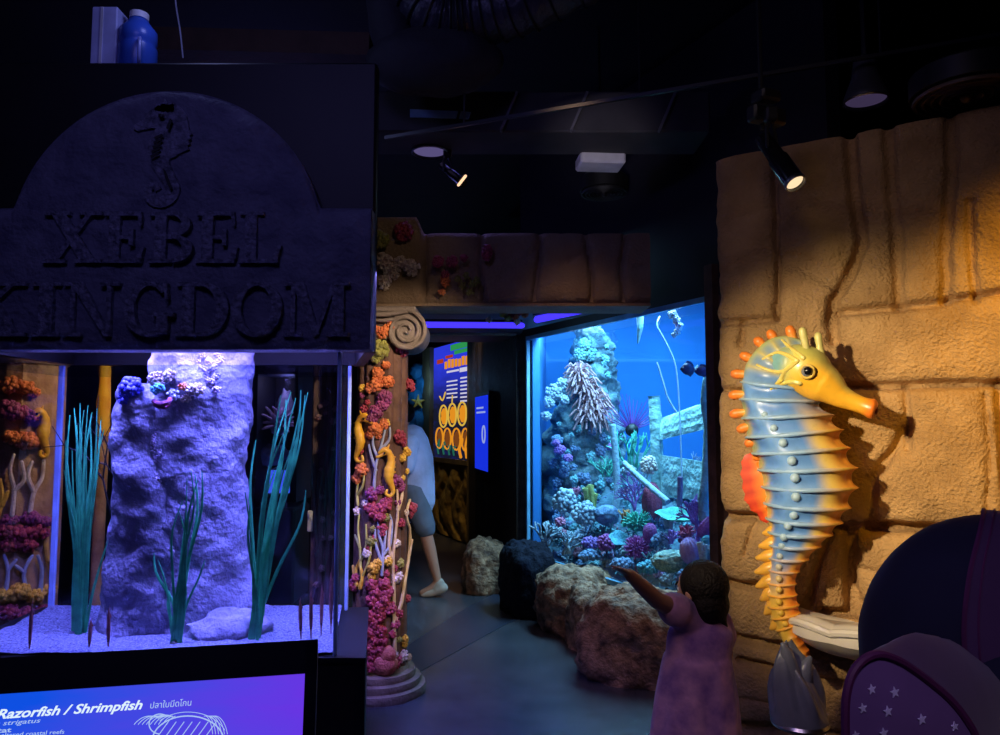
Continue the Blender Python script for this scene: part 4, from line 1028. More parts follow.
def sea_body():
    nr = len(rings); sub = 8; na = 64
    Ls = [W(l[0], l[1], OFF) for l, r in rings]; Rs = [W(r[0], r[1], OFF) for l, r in rings]
    mb = MB(); M_ = (nr - 1) * sub
    for i in range(M_ + 1):
        t = i / sub; u = t - int(t) if i < M_ else 0.0
        L = catmull(Ls, t); Rr_ = catmull(Rs, t); c = (L + Rr_) / 2; h = (Rr_ - L) / 2
        ridge = abs(2 * u - 1) ** 3                       # 1 on a ring, 0 between rings
        hh = h.length
        dep = min(.15, max(.045, hh * .85))
        T3 = t - 3; kca = knob_ca(t); ka = math.acos(kca)
        rs_ = abs(2 * u - 1) ** 2.2
        for k in range(na):
            a = 2 * PI * k / na; ca, sa_ = math.cos(a), math.sin(a)
            belly = max(0, ca) ** 6
            front = 1.0 if a < PI else 0.0
            da = (a - ka)
            cell = (1 - rs_) * (1 - math.exp(-(da / .30) ** 2)) * (front if .12 < a < 3.0 else .4)
            band = .035 * math.exp(-(da / .26) ** 2) * front
            fac = 1 - .12 * cell - .05 * belly * (1 - ridge) + band
            fl = 0.0
            spike = .07 * belly * ridge
            p = c + h * (ca * (fac + spike)) + WN * (dep * sa_ * fac)
            p += (L - Ls[min(int(t) + 0, nr - 1)]) * 0
            # paint
            if T3 < 3: base = mixc(GRN, BLUE, (T3 + .2) / 2.4)
            else: base = BLUE
            base = mixc(base, DBL, .6 * cell); base = mixc(base, PALE, .35 * rs_)
            if T3 < 1.5: base = mixc(base, mixc(GRN, YEL, .5), rs_ * .7)
            edge = sstep(.35, .95, ca) if T3 > 2 else 0
            paint = mixc(base, (.80, .56, .12), sstep(.28, .66, ca) * sstep(2.2, 5.5, T3)); paint = mixc(paint, (.92, .36, .03), sstep(.62, .98, ca) * sstep(3, 6, T3))
            le = sstep(-.72, -.98, ca)
            paint = mixc(paint, mixc(GRN, YEL, sstep(5, 12, T3)), le * .9)
            tail = sstep(11.2, 16.5, T3 - 1.3 * max(0, ca) - .8 * (1 - abs(ca)))
            tail = sstep(11.0, 16.0, T3 + 1.5 * max(0, ca) - 1.0)
            tcol = mixc(YEL, ORG, sstep(-.2, .9, ca) * .9)
            paint = mixc(paint, tcol, tail)
            mb.v.append(tuple(p)); mb.c.append(paint)
    for i in range(M_):
        for k in range(na):
            k2 = (k + 1) % na
            mb.f.append((i * na + k, i * na + k2, (i + 1) * na + k2, (i + 1) * na + k))
    mb.f.append(tuple(range(na))); mb.f.append(tuple(M_ * na + k for k in range(na)))
    # knobs along the flank
    for (x, y, r) in KNOBS:
        lim = min(range(nr), key=lambda i: abs((rings[i][0][1] + rings[i][1][1]) / 2 - y))
        (lx, ly), (rx, ry) = rings[lim]; cx = (lx + rx) / 2; hx = (rx - lx) / 2
        ca = max(-.95, min(.95, (x - cx) / hx)); hh = (Rs[lim] - Ls[lim]).length / 2; dep = min(.15, max(.045, hh * .85))
        q = W(x, y, OFF + dep * math.sqrt(1 - ca * ca) * 1.04)
        mb.ball(q, r * .0046, 12, 8, col=mixc(PALE, YEL, sstep(540, 600, y)))
    return mb
M_sea = mat('painted_fibreglass', (1, 1, 1), .36, attr='paint', scale=30, coat=.1, contrast=(.2, .5))
_bm = sea_body(); link('body', _bm, M_sea, sea, angle=70)
# flank ridges drawn as raised loops between knob line and belly
def sea_ribs():
    mb = MB()
    nr = len(rings)
    for i in range(5, 23):
        (lx, ly), (rx, ry) = rings[i]; cx = (lx + rx) / 2; hx = (rx - lx) / 2
        L = W(lx, ly, OFF); Rr_ = W(rx, ry, OFF); hh = (Rr_ - L).length / 2; dep = min(.15, max(.045, hh * .85))
        c = (L + Rr_) / 2; h = (Rr_ - L) / 2
        pts = []; cols = []
        for k in range(15):
            a = .05 + (PI - .1) * k / 14
            ca = math.cos(a)
            p = c + h * (ca * 1.01) + WN * (dep * math.sin(a) * .985)
            sag_ = .006 * min(1, hx / 45) * (1 - abs(ca + .15) / 1.15)
            p.z -= sag_
            pts.append(p)
            cc = mixc(mixc(BLUE, PALE, .6), mixc(YEL, ORG, .1 + .3 * sstep(9, 15, i)), max(sstep(.2, .9, ca) * sstep(5, 8, i), sstep(14.0, 19, i)))
            cols.append(mixc(cc, GRN, sstep(-.6, -.95, ca) * .6))
        mb.tube(pts, [.0105 * min(1, .4 + hx / 60) * (1 - .55 * abs(k - 7) / 7) for k in range(15)], 8, True, 1.0, col=cols)
    return mb
link('ribs', sea_ribs(), M_sea, sea, angle=70)
def sea_head():
    secs = [(772, 360, 8), (777, 361, 13), (785, 363, 18), (795, 366, 23), (807, 371.5, 25), (818, 380, 22), (829, 387, 18), (840, 395.5, 12.5), (850, 400.5, 9.8), (860, 404.5, 8.6), (867, 407, 9.2), (872, 408.8, 10.2), (875, 409.6, 8.5), (876, 410, 4)]
    pts = [(x, y) for x, y, r in secs]; na = 40; sub = 6
    mb = MB(); m = len(secs); N = (m - 1) * sub
    for i in range(N + 1):
        t = i / sub
        x = catmull([p[0] for p in pts], t); y = catmull([p[1] for p in pts], t); r = catmull([s[2] for s in secs], t)
        x2 = catmull([p[0] for p in pts], min(t + .05, m - 1)); y2 = catmull([p[1] for p in pts], min(t + .05, m - 1)); x1 = catmull([p[0] for p in pts], max(t - .05, 0)); y1 = catmull([p[1] for p in pts], max(t - .05, 0))
        dx, dy = x2 - x1, y2 - y1; L = math.hypot(dx, dy) + 1e-6; nx, ny = dy / L, -dx / L       # 'up' in the picture of the statue
        a_ = W(x, y, OFF + .03); b_ = W(x + nx * r, y + ny * r, OFF + .03); h = b_ - a_
        dep = h.length * (.95 if r > 20 else 1.0)
        for k in range(na):
            a = 2 * PI * k / na
            # brow bulge and cheek
            f = 1.0
            if 3 < t < 6: f += .05 * math.exp(-((a - 1.0) / .35) ** 2)
            p = a_ + h * (math.cos(a) * f) + WN * (dep * math.sin(a) * f)
            base = mixc(mixc((.20, .42, .42), (.62, .55, .10), sstep(1.5, 3.3, t)), (.92, .48, .03), sstep(3, 5, t - .8 * math.cos(a)))
            base = mixc(base, (.92, .22, .02), sstep(8.6, 11, t))
            base = mixc(base, (.50, .50, .14), sstep(.35, .95, math.cos(a)) * (1 - sstep(7, 9, t)) * .75)
            mb.v.append(tuple(p)); mb.c.append(base)
    for i in range(N):
        for k in range(na):
            k2 = (k + 1) % na; mb.f.append((i * na + k, i * na + k2, (i + 1) * na + k2, (i + 1) * na + k))
    mb.f.append(tuple(range(na))); mb.f.append(tuple(N * na + k for k in range(na)))
    return mb
_hm = sea_head(); hd = link('head', _hm, M_sea, sea, angle=70)
from mathutils.bvhtree import BVHTree
_bv = [BVHTree.FromPolygons(m_.v, m_.f) for m_ in (_bm, _hm)]
def on_statue(x, y, lift):
    best = None
    for t_ in _bv:
        h_ = t_.ray_cast(Vector((0, 0, CAMZ)), ray(x, y).normalized())
        if h_[0] is not None and (best is None or h_[3] < best[3]): best = h_
    return (best[0] if best else W(x, y, OFF)) + WN * lift
# raised yellow bands on the cheek
def HP(x, y, o): return W(x, y, OFF + .03 + o)
mb = MB()
for ln in ([(757, 365), (765, 369), (772, 371.5), (779, 372), (785, 371), (791, 366), (796, 362)], [(771, 389), (775, 386), (778, 383), (782, 378), (785, 371)], [(763, 359), (770, 355), (778, 352), (785, 354), (791, 357), (797, 361)], [(782, 340), (787, 345), (793, 350), (800, 355), (803, 358)], [(776, 388), (784, 383), (792, 381), (800, 383)]):
    q = []
    for i in range(len(ln) - 1):
        for j in range(4): q.append((ln[i][0] + (ln[i + 1][0] - ln[i][0]) * j / 4, ln[i][1] + (ln[i + 1][1] - ln[i][1]) * j / 4))
    q.append(ln[-1]); n = len(q)
    pts = [on_statue(x, y, -.002) for x, y in q]
    for _ in range(3): pts = [pts[0]] + [(pts[i - 1] + pts[i] * 2 + pts[i + 1]) / 4 for i in range(1, n - 1)] + [pts[-1]]
    mb.rtube(pts, [.006 + .006 * i / n for i in range(n)], 8, col=(.74, .60, .14))
link('cheek_bands', mb, M_sea, hd)
e0 = HP(807, 371.5, .100)
ey = MB(); ey.ball(e0, .0235, 20, 14, col=None); eye_o = link('eye', ey, mat('silver_eye', (.35, .35, .33), .25, .5), sea)
ey = MB(); ey.ball(W(808, 371, OFF + .03 + .110), (.0185, .0185, .0185), 20, 14); link('pupil', ey, M_blackgloss, eye_o)
ey = MB(); n = 28; cc = HP(807, 371.5, .102); u1 = WE; u2 = Vector((0, 0, 1))
ey.tube([cc + u1 * .027 * math.cos(2 * PI * k / n) + u2 * .027 * math.sin(2 * PI * k / n) for k in range(n + 1)], .006, 8, False); link('eyelid', ey, mat('golden_eyelid', (.75, .5, .08), .35), eye_o)
# mouth slit at the snout tip
mb = MB(); q = W(876, 410, OFF + .03); mb.ball(q, (.006, .012, .020), 10, 8); link('mouth', mb, mat('dark_orange_mouth', (.30, .07, .02), .5), hd)
# coronet horns
for (x0, y0, x1, y1, o) in ((808, 356, 802.5, 331, .05), (821, 356, 818, 336, .0)):
    mb = MB(); a = W(x0, y0, OFF + .03 + o * .8); b = W(x1, y1, OFF + .03 + o)
    mb.rtube([a, a + (b - a) * .5, a + (b - a) * .8, b], [.020, .0135, .0165, .017], 12, col=(.66, .60, .20)); link('horn', mb, M_sea, sea)
# spines down the back
def spine(base, tip, r, c0, c1):
    mb = MB(); a = W(*base, OFF); b = W(*tip, OFF + .01)
    mb.rtube([a, a + (b - a) * .5, a + (b - a) * .85, b], [r * 1.2, r * .8, r, r * .95], 12, col=[c0, c0, c0, mixc(c0, c1, .5), c1, c1, c1, c1]); link('spine', mb, M_sea, sea)
cent = [((796, 346), (790, 330)), ((778, 346), (771, 334)), ((768, 350), (758, 341)), ((760, 362), (744, 356)), ((756, 375), (735, 374)), ((753, 394), (733, 395)), ((754, 411), (734, 414)), ((757, 424), (741, 429)), ((762, 438), (749, 443)), ((768, 452), (757, 457))]
for b_, t_ in cent: spine(b_, t_, .0225, (.70, .45, .08), (.90, .24, .03))
for b_, t_ in [((776, 531), (765, 533)), ((775, 543), (761, 546)), ((774, 555), (758, 558)), ((773, 567), (757, 572)), ((772, 580), (758, 586)), ((772, 592), (762, 599)), ((773, 606), (766, 613)), ((778, 622), (772, 628))]:
    mb = MB(); a = W(*b_, OFF); b = W(*t_, OFF + .01)
    mb.rtube([a, a + (b - a) * .5, b], [.034, .026, .012], 12, col=mixc(YEL, ORG, .25)); link('spine', mb, M_sea, sea)
# dorsal fin
fin_out = [(753, 452), (745, 455), (741, 462), (742, 468), (740, 474), (743, 481), (742, 488), (745, 494), (744, 500), (749, 505), (751, 511), (757, 513), (760, 520), (766, 523)]
fin_in = [(760, 452), (760, 457), (762, 462), (764, 467), (765, 472), (766, 478), (767, 484), (768, 490), (769, 496), (769, 501), (770, 506), (770, 511), (771, 516), (772, 521)]
mb = MB(); n = len(fin_out)
for s_ in (-1, 1):
    for i in range(n):
        for k in range(7):
            u = k / 6; x = fin_in[i][0] * (1 - u) + fin_out[i][0] * u; y = fin_in[i][1] * (1 - u) + fin_out[i][1] * u
            th = .020 * (1 - u * .75) * (1 if i % 2 == 0 else .15)
            mb.v.append(tuple(W(x, y, OFF + s_ * th))); mb.c.append(mixc((.92, .32, .02), (.62, .045, .015) if i % 2 else (.78, .08, .02), min(1, u * 1.5)))
for s_ in (0, 1):
    o = s_ * n * 7
    for i in range(n - 1):
        for k in range(6):
            q = (o + i * 7 + k, o + i * 7 + k + 1, o + (i + 1) * 7 + k + 1, o + (i + 1) * 7 + k); mb.f.append(q if s_ else q[::-1])
for i in range(n - 1): mb.f.append((i * 7 + 6, (i + 1) * 7 + 6, n * 7 + (i + 1) * 7 + 6, n * 7 + i * 7 + 6))
link('dorsal_fin', mb, M_sea, sea, angle=60)

# ================================================================== SCALLOP SHELL BASIN
sc0 = W(868, 616, 0); sc0 = Vector((sc0.x, sc0.y, W(868, 616, .12).z))
shell = thing('shell_basin', 'cream scallop shell basin sticking out of the wall below the sea horse', 'basin', (sc0.x, sc0.y, sc0.z - .2))
def shell_f(depth, lift):
    def f(u, v):
        a = PI * u; r = v
        sc_ = 1 + .06 * abs(math.sin(a * 5)) * v - .03
        x = .355 * r * math.cos(a) * -1 * sc_; y = .33 * r * math.sin(a) * sc_
        z = -depth * (1 - r ** 2.2) + .02 * abs(math.sin(a * 5)) * v + lift - .03 * max(0, r - .9) / .1
        return sc0 + WE * x + WN * (y + .02) + Vector((0, 0, z))
    return f
mb = MB(); mb.grid(shell_f(.05, 0), 112, 16)
def under(u, v):
    a = PI * u; r = v; sc_ = 1 + .06 * abs(math.sin(a * 5)) * v - .03
    return sc0 + WE * (-.355 * r * math.cos(a) * sc_) + WN * (.33 * r * math.sin(a) * sc_ + .02) + Vector((0, 0, -.05 - .12 * (1 - r ** 3) - .03 * r))
mb.grid(under, 112, 12)
n0 = len(mb.v)
rim1 = [shell_f(.05, 0)(k / 112, 1) for k in range(113)]; rim2 = [under(k / 112, 1) for k in range(113)]
mb.add(rim1 + rim2, [(k, k + 1, 113 + k + 1, 113 + k) for k in range(112)])
link('bowl', mb, M_shell, shell, angle=60)
mb = MB(); mb.rtube([p + Vector((0, 0, -.012)) for p in rim1], .017, 8); link('rim', mb, M_shell, shell)
mb = MB(); mb.box(sc0 + WN * .0 + Vector((0, 0, -.12)), (.30, .12, .16), rz=math.atan2(WE.y, WE.x), bev=.02); link('wall_bracket', mb, M_stone, shell, smooth=False)

# ================================================================== BIN WITH GREY BAG
bc = P(800, 730, 2.72); bc = Vector((bc.x, bc.y, 0))
binn = thing('waste_bin', 'bin with a gathered grey plastic bag under the shell basin', 'bin', bc)
mb = MB(); mb.lathe([(.068, 0), (.072, .01), (.080, .36), (.082, .37)], bc, 36); link('bucket', mb, mat('dark_grey_bin', (.05, .05, .06), .4), binn)
zr = P(795, 722, 2.72).z
mb = MB(); mb.lathe([(.094, zr - .010), (.100, zr), (.094, zr + .010), (.088, zr)], bc, 40, caps=False); link('rim_band', mb, M_metal, binn)
ztb = P(792, 652, 2.72).z
def bag(u, v):
    a = 2 * PI * u
    r = .088 * (1 - .45 * v ** 1.2) * (1 - v ** 7) + .012
    r *= 1 + (.16 * math.sin(a * 5 + 1.0 + v * 1.5) + .09 * math.sin(a * 9 + v * 3)) * sstep(0, .5, v)
    z = zr + (ztb - zr) * v + .045 * math.sin(a * 2 + .5) * v ** 2
    return (bc.x - .03 * v + r * math.cos(a), bc.y + r * math.sin(a) * .9, z)
mb = MB(); mb.grid(bag, 90, 40); mb.add([bag(k / 60, 1) for k in range(60)], [tuple(range(60))])
for (ax, ay, h) in ((-.03, -.02, .03), (.045, -.01, -.02)): mb.rtube([(bc.x - .01 + ax * .5, bc.y + ay, ztb - .09), (bc.x - .02 + ax, bc.y + ay, ztb - .02 + h), (bc.x - .02 + ax * 1.3, bc.y + ay, ztb + h)], [.035, .022, .010], 12)
link('bag', mb, mat('grey_plastic_bag', (.24, .26, .28), .25, col2=(.16, .18, .2), scale=6, bump=.3, bscale=14), binn, angle=70)
# ================================================================== BIG AQUARIUM
aq = thing('aquarium', 'large bright blue reef aquarium set in the dark wall behind the girl', 'aquarium', ((T0.x + T1.x) / 2, (T0.y + T1.y) / 2, ZB))
QA, QB, QC, QD, QE = T0 - TN * .11 + TE * .02, Vector((.52, 8.3, 0)), Vector((3.2, 8.3, 0)), Vector((3.0, 4.95, 0)), T1 - TN * .11 - TE * .02
ZQ = 3.0
M_aqback = mat('blue_haze_tank_paint', (.02, .19, .52), .8, col2=(.015, .15, .44), scale=1.2)  # blue wall colour also stands in for the water's haze
mb = MB()
for a, b in ((QA, QB), (QB, QC), (QC, QD), (QD, QE)):
    e = (b - a).normalized(); n_ = Vector((-e.y, e.x, 0))
    mb.prism([(a.x, a.y, ZB - .05), (b.x, b.y, ZB - .05), (b.x, b.y, ZQ), (a.x, a.y, ZQ)], n_ * .05)
a = T0 - TN * .05; b = QA - TE * .005
mb.prism([(a.x, a.y, ZB - .02), (b.x, b.y, ZB - .02), (b.x, b.y, ZT), (a.x, a.y, ZT)], TE * .02)
link('tank_shell', mb, M_aqback, aq, smooth=False)
mb = MB(); mb.prism([(p.x, p.y, ZB - .05) for p in (QA, QE, QD, QC, QB)], (0, 0, .04)); link('tank_floor', mb, M_gravel, aq, smooth=False)
mb = MB(); mb.prism([(p.x, p.y, ZQ) for p in (QA, QE, QD, QC, QB)], (0, 0, .05)); link('tank_lid', mb, M_black, aq, smooth=False)
mb = MB(); a = T0 - TN * .05 + TE * .005; b = T1 - TN * .05 - TE * .005
nseg = 20
mb.prism([(a.x, a.y, ZB), (b.x, b.y, ZB), (b.x, b.y, ZT), (a.x, a.y, ZT)], TN * .03)
link('viewing_glass', mb, M_glass, aq, smooth=False)
M_edge = mat('blue_acrylic_edge', (.18, .42, .62), .25, spec=.7)
mb = MB()
for (z0, z1) in ((ZT - .015, ZT + .02), (ZB - .02, ZB + .015)):
    p0 = T0 + TN * .012; p1 = T1 + TN * .012
    mb.prism([(p0.x, p0.y, z0), (p1.x, p1.y, z0), (p1.x, p1.y, z1), (p0.x, p0.y, z1)], -TN * .03)
for q in (T0, T1 - TE * .02):
    p0 = q + TN * .012; p1 = q + TN * .012 + TE * .022
    mb.prism([(p0.x, p0.y, ZB), (p1.x, p1.y, ZB), (p1.x, p1.y, ZT), (p0.x, p0.y, ZT)], -TN * .03)
link('glass_rim', mb, M_edge, aq, smooth=False)
zsurf = ZT - .035
mb = MB(); mb.prism([(p.x, p.y, zsurf) for p in (QA + Vector((.04, .05, 0)), QE + Vector((.06, .05, 0)), QD + Vector((-.06, .06, 0)), QC + Vector((-.06, -.06, 0)), QB + Vector((.04, -.06, 0)))], (0, 0, .003))
link('water_surface', mb, glass_mat('aquarium_water_surface', (.8, .95, 1), .15), aq, smooth=False)

# reef mass: sloping rockwork
M_reef = mat('reef_rock', (.13, .24, .30), .9, col2=(.03, .07, .12), scale=7, bump=1.0, bscale=22)
ra = random.Random(31)
def reef_pt(u, v):
    d0 = 2.34 * u; n_ = .14 + 1.5 * v
    p = T0 + TE * (d0 * (1 + .3 * v) - .55 * v + .03) - TN * n_
    p.x = min(max(p.x, T0.x + .13 + .22 * v), 2.75); p.y = min(p.y, 8.2)
    h = .02 + .10 * sstep(0, .14, v) + .62 * (v ** .8) * (.75 + .35 * (1 - abs(u - .35)))
    h += .16 * fbm((p.x, p.y, 4), 2.6, 4) * (.3 + v) + .05 * fbm((p.x, p.y, 9), 8, 4) + .03 * abs(fbm((p.x, p.y, 2), 20, 2))
    return Vector((p.x, p.y, ZB + max(.0, h)))
def reef():
    return MB().grid(reef_pt, 150, 110)
o = tag(link('reef_slope', reef(), M_reef, None, ((T0.x + T1.x) / 2 + .5, 6, ZB), angle=75), 'sloping blue grey rockwork rising along the back of the big aquarium', 'reef', kind='stuff')
M_rf = [mat('reef_growth_' + n, c, .75, col2=tuple(x * .5 for x in c), scale=20, bump=.6) for n, c in (('cyan', (.22, .50, .56)), ('slate', (.18, .28, .46)), ('white', (.44, .54, .60)), ('mauve', (.42, .24, .48)), ('pink', (.60, .26, .36)))]
for gi_, m_ in enumerate(M_rf):
    b = MB()
    for k in range((70, 90, 40, 44, 22)[gi_]):
        p = reef_pt(ra.uniform(.02, .98), ra.uniform(.02, .14) if k % 3 == 0 else ra.uniform(0, .75)); r = ra.uniform(.025, .07)
        t_ = ra.random()
        if t_ < .5: coral_blobs(b, p, (r, r, r * .8), 12, (-.3, -.6, .7), bl=.34, rnd=ra)
        elif t_ < .8: coral_branch(b, p, (ra.uniform(-.5, .5), -.3, 1), r * 1.2, .010, 2, ra, .6, 5, 3)
        else: coral_tent(b, p, r * .7, 16, r * .9, .008, droop=0, rnd=ra)
    tag(link('reef_growth', b, m_, o), kind='stuff')
def AQ(x, y, Y): return P(x, y, Y)
# rock tower
A_w0 = mat('pale_blue_white_coral', (.45, .50, .54), .7, col2=(.25, .3, .36), scale=22, bump=.4)
tw = thing('reef_tower', 'tall coral covered rock tower reaching the water line at the aquarium\'s left', 'rock', AQ(590, 545, 7.2))
mb = MB(); rock_loft(mb, [(572, 600, 330), (574, 610, 352), (564, 614, 380), (553, 618, 410), (545, 624, 450), (538, 632, 490), (535, 640, 540), (534, 645, 560)], 7.25, .30, 100, 72, .09, 2.0)
link('rock', mb, mat('teal_grey_reef_rock', (.17, .27, .30), .9, col2=(.04, .08, .12), scale=8, bump=1.0, bscale=24), tw, angle=75)
b = MB()
for (x, y, r) in ((583, 383, .10), (592, 398, .11), (588, 412, .09), (578, 372, .07), (600, 410, .08)): coral_tent(b, AQ(x, y, 6.9), (r, .08, r), 34, .11, .011, up=(-.1, -1, .2), droop=.9, rnd=ra)
link('soft_coral', b, mat('dusty_pink_soft_coral', (.55, .30, .30), .7, col2=(.36, .17, .2), scale=20), tw)
b = MB()
for (x, y, r) in ((554, 392, .085), (562, 384, .06), (549, 402, .06), (546, 416, .05), (564, 400, .05)): coral_blobs(b, AQ(x, y, 6.85), (r, .06, r), 30, (0, -1, .2), bl=.27, rnd=ra)
link('white_coral', b, A_w0, tw)
b = MB()
for (x, y, r) in ((585, 344, .07), (580, 355, .07), (590, 356, .06)): coral_blobs(b, AQ(x, y, 6.98), (r, .05, r), 24, (0, -1, .2), bl=.25, rnd=ra)
link('pale_crust', b, mat('pale_teal_coral', (.22, .42, .42), .7, col2=(.1, .22, .25), scale=20, bump=.4), tw)
b = MB()
for k in range(46): x, y = ra.uniform(552, 626), ra.uniform(425, 525); coral_blobs(b, AQ(x, y, 6.93 + ra.uniform(-.03, .04)), ra.uniform(.025, .06), 13, (0, -1, .2), bl=.33, rnd=ra)
link('blue_crust', b, mat('slate_blue_coral', (.16, .26, .42), .7, col2=(.08, .12, .24), scale=20, bump=.5), tw)
b = MB()
for k in range(34): x, y = ra.uniform(550, 626), ra.uniform(420, 530); coral_blobs(b, AQ(x, y, 6.92 + ra.uniform(-.03, .04)), ra.uniform(.02, .05), 12, (0, -1, .2), bl=.33, rnd=ra)
for k in range(14): x, y = ra.uniform(590, 608), ra.uniform(340, 400); coral_blobs(b, AQ(x, y, 6.98), ra.uniform(.02, .05), 12, (0, -1, .2), bl=.33, rnd=ra)
link('teal_crust', b, mat('teal_crust', (.22, .48, .52), .7, col2=(.1, .24, .3), scale=20, bump=.5), tw)
b = MB()
for (x, y, r) in ((560, 450, .06), (568, 458, .05), (612, 447, .05), (556, 443, .04)): coral_blobs(b, AQ(x, y, 6.82), (r, .05, r * .8), 26, (0, -1, .2), bl=.27, rnd=ra)
link('violet_coral', b, mat('violet_coral', (.40, .16, .52), .7, col2=(.22, .08, .32), scale=20, bump=.4), tw)

GRP = 'corals on the aquarium reef'
def coral(kind, label, px, py, Y, r, m, seed=None, name='coral', **k):
    rnd = random.Random(int(px * 7 + py)); c = AQ(px, py, Y); b = MB(); r = (r, r, r) if not isinstance(r, tuple) else r
    base = Vector((c.x, c.y, c.z - r[2]))
    if kind == 'blobs': coral_blobs(b, c, r, k.get('n', 40), k.get('up', (0, -.7, .8)), bl=k.get('bl', .25), cup=k.get('cup', False), spread=1.3, rnd=rnd)
    elif kind == 'brain': coral_brain(b, c, r, k.get('amp', .09), k.get('s', 9))
    elif kind == 'branch':
        for i in range(k.get('stems', 5)):
            coral_branch(b, base + Vector((rnd.uniform(-.3, .3) * r[0], rnd.uniform(-.3, .3) * r[1], 0)), (rnd.uniform(-.8, .8), rnd.uniform(-.6, .3), 1), r[2] * .75, k.get('t', .012), k.get('depth', 3), rnd, k.get('sp', .5), 6, 2)
    elif kind == 'fan':
        coral_branch(b, base, (k.get('lean', 0), 0, 1), r[2] * .42, k.get('t', .016), 6, rnd, .36, 5, 2, Vector((.25, -1, 0)).normalized(), .8)
    elif kind == 'tent': coral_tent(b, c, r, k.get('n', 40), k.get('L', .08), k.get('t', .009), up=(0, -.5, .8), droop=k.get('droop', .2), rnd=rnd)
    elif kind == 'plume':                                   # thick ribbed upright lobe
        def f(d): return 1 + .05 * math.cos(math.atan2(d.y, d.x) * 14) + .04 * fbm(d, 4)
        b.ball(c, r, 44, 24, Matrix.Rotation(k.get('tilt', 0), 3, Vector((0, 1, 0))), f)
    elif kind == 'plate':
        b.lathe([(.02, -.5), (.25, -.35), (.7, -.05), (1.0, .12), (1.03, .18), (.95, .2), (.6, .08), (.2, -.02), (.01, -.04)], (0, 0, 0), 40, fn=lambda a, z: 1 + .07 * math.sin(a * 5) + .03 * math.sin(a * 11))
        T_ = Matrix.Rotation(k.get('tilt', -.5), 3, 'X') @ Matrix.Diagonal(Vector(r)).to_3x3()
        b.v = [tuple(T_ @ Vector(p) + c) for p in b.v]
    elif kind == 'tubes':
        for i in range(k.get('n', 6)):
            a_ = base + Vector((rnd.uniform(-1, 1) * r[0], rnd.uniform(-1, 1) * r[1], 0)); h = r[2] * 2 * rnd.uniform(.6, 1.05)
            q = Vector((rnd.uniform(-.2, .2), rnd.uniform(-.2, .1), 1)).normalized()
            b.lathe([(.5, 0), (.7, .3), (.85, .8), (1, .97), (.9, 1.0), (.7, .97), (.6, .7), (.1, .6)], a_, 12, M=q.to_track_quat('Z', 'Y').to_matrix() @ Matrix.Diagonal(Vector((k.get('t', .03), k.get('t', .03), h))).to_3x3(), caps=False)
    o = single(name, b, m, label, 'coral', base, GRP, angle=60)
    return o
A_w = mat('white_branch_coral', (.46, .56, .62), .7, col2=(.22, .30, .40), scale=22, bump=.5)
A_mag = mat('aquarium_magenta_coral', (.50, .12, .40), .7, col2=(.30, .06, .26), scale=22, bump=.5)
A_vio = mat('aquarium_violet_coral', (.36, .17, .55), .7, col2=(.2, .1, .35), scale=22, bump=.5)
A_grn = mat('aquarium_green_coral', (.10, .55, .40), .7, col2=(.05, .32, .25), scale=22, bump=.5)
A_red = mat('aquarium_red_fan', (.55, .10, .16), .7, col2=(.36, .05, .12), scale=22, bump=.5)
A_pnk = mat('aquarium_pink_coral', (.70, .25, .38), .7, col2=(.48, .14, .28), scale=22, bump=.5)
A_teal = mat('aquarium_teal_coral', (.12, .46, .55), .7, col2=(.06, .26, .36), scale=22, bump=.5)
A_org = mat('aquarium_orange_coral', (.80, .42, .16), .7, col2=(.55, .24, .1), scale=22, bump=.5)
A_slate = mat('aquarium_slate_coral', (.20, .32, .50), .7, col2=(.10, .17, .3), scale=22, bump=.6)
A_yel = mat('aquarium_olive_coral', (.42, .45, .14), .7, col2=(.26, .28, .08), scale=22, bump=.5)
A_mauve = mat('aquarium_mauve_lobe', (.55, .34, .62), .7, col2=(.40, .22, .5), scale=30, bump=.3)
coral('branch', 'green staghorn coral spraying up beside the pale pole', 634, 450, 6.3, (.16, .10, .17), A_grn, stems=9, t=.012, depth=2, sp=.4)
coral('branch', 'white lumpy coral at the lower left corner of the aquarium glass', 545, 532, 6.25, (.12, .1, .10), A_w, stems=9, t=.018, depth=2)
coral('blobs', 'white knobbly coral mound, tallest in the lower left of the aquarium', 565, 503, 6.35, (.11, .09, .14), A_w, n=60, bl=.2)
coral('blobs', 'white knobbly coral mound right of the tallest white one', 585, 515, 6.15, (.12, .09, .12), A_w, n=60, bl=.2)
coral('branch', 'white branching coral in the bottom row near the lower left corner', 567, 540, 6.0, (.12, .1, .10), A_w, stems=9, t=.016, depth=2)
coral('blobs', 'salmon coral between the white mounds', 560, 522, 6.1, (.05, .05, .04), A_pnk, n=30)
coral('branch', 'short salmon coral above the white mounds', 573, 492, 6.5, (.06, .05, .06), A_pnk, stems=6, t=.011, depth=2)
coral('tubes', 'yellow olive tube sponge in the middle of the reef', 592, 497, 6.35, (.06, .05, .10), A_yel, n=7, t=.028)
coral('branch', 'olive green bush coral on the shadowed rock', 606, 467, 6.6, (.10, .08, .08), A_grn, stems=8, t=.009, depth=3)
coral('brain', 'blue grey boulder coral right of the pale pole', 607, 515, 6.0, (.10, .09, .08), A_slate)
coral('blobs', 'magenta coral mound in the bottom row, left of the pair', 606, 543, 5.75, (.085, .07, .075), A_mag, n=70, bl=.17)
coral('blobs', 'violet frilly coral under the yellow tube sponge', 590, 543, 5.85, (.08, .06, .05), A_vio, n=40)
coral('plate', 'pale teal disc coral between the magenta mounds', 619, 539, 5.6, (.07, .07, .08), A_teal, tilt=.7)
coral('tent', 'bright magenta spiky coral ball in the bottom row', 637, 549, 5.45, (.085, .07, .085), A_mag, n=110, L=.035, t=.007, droop=0)
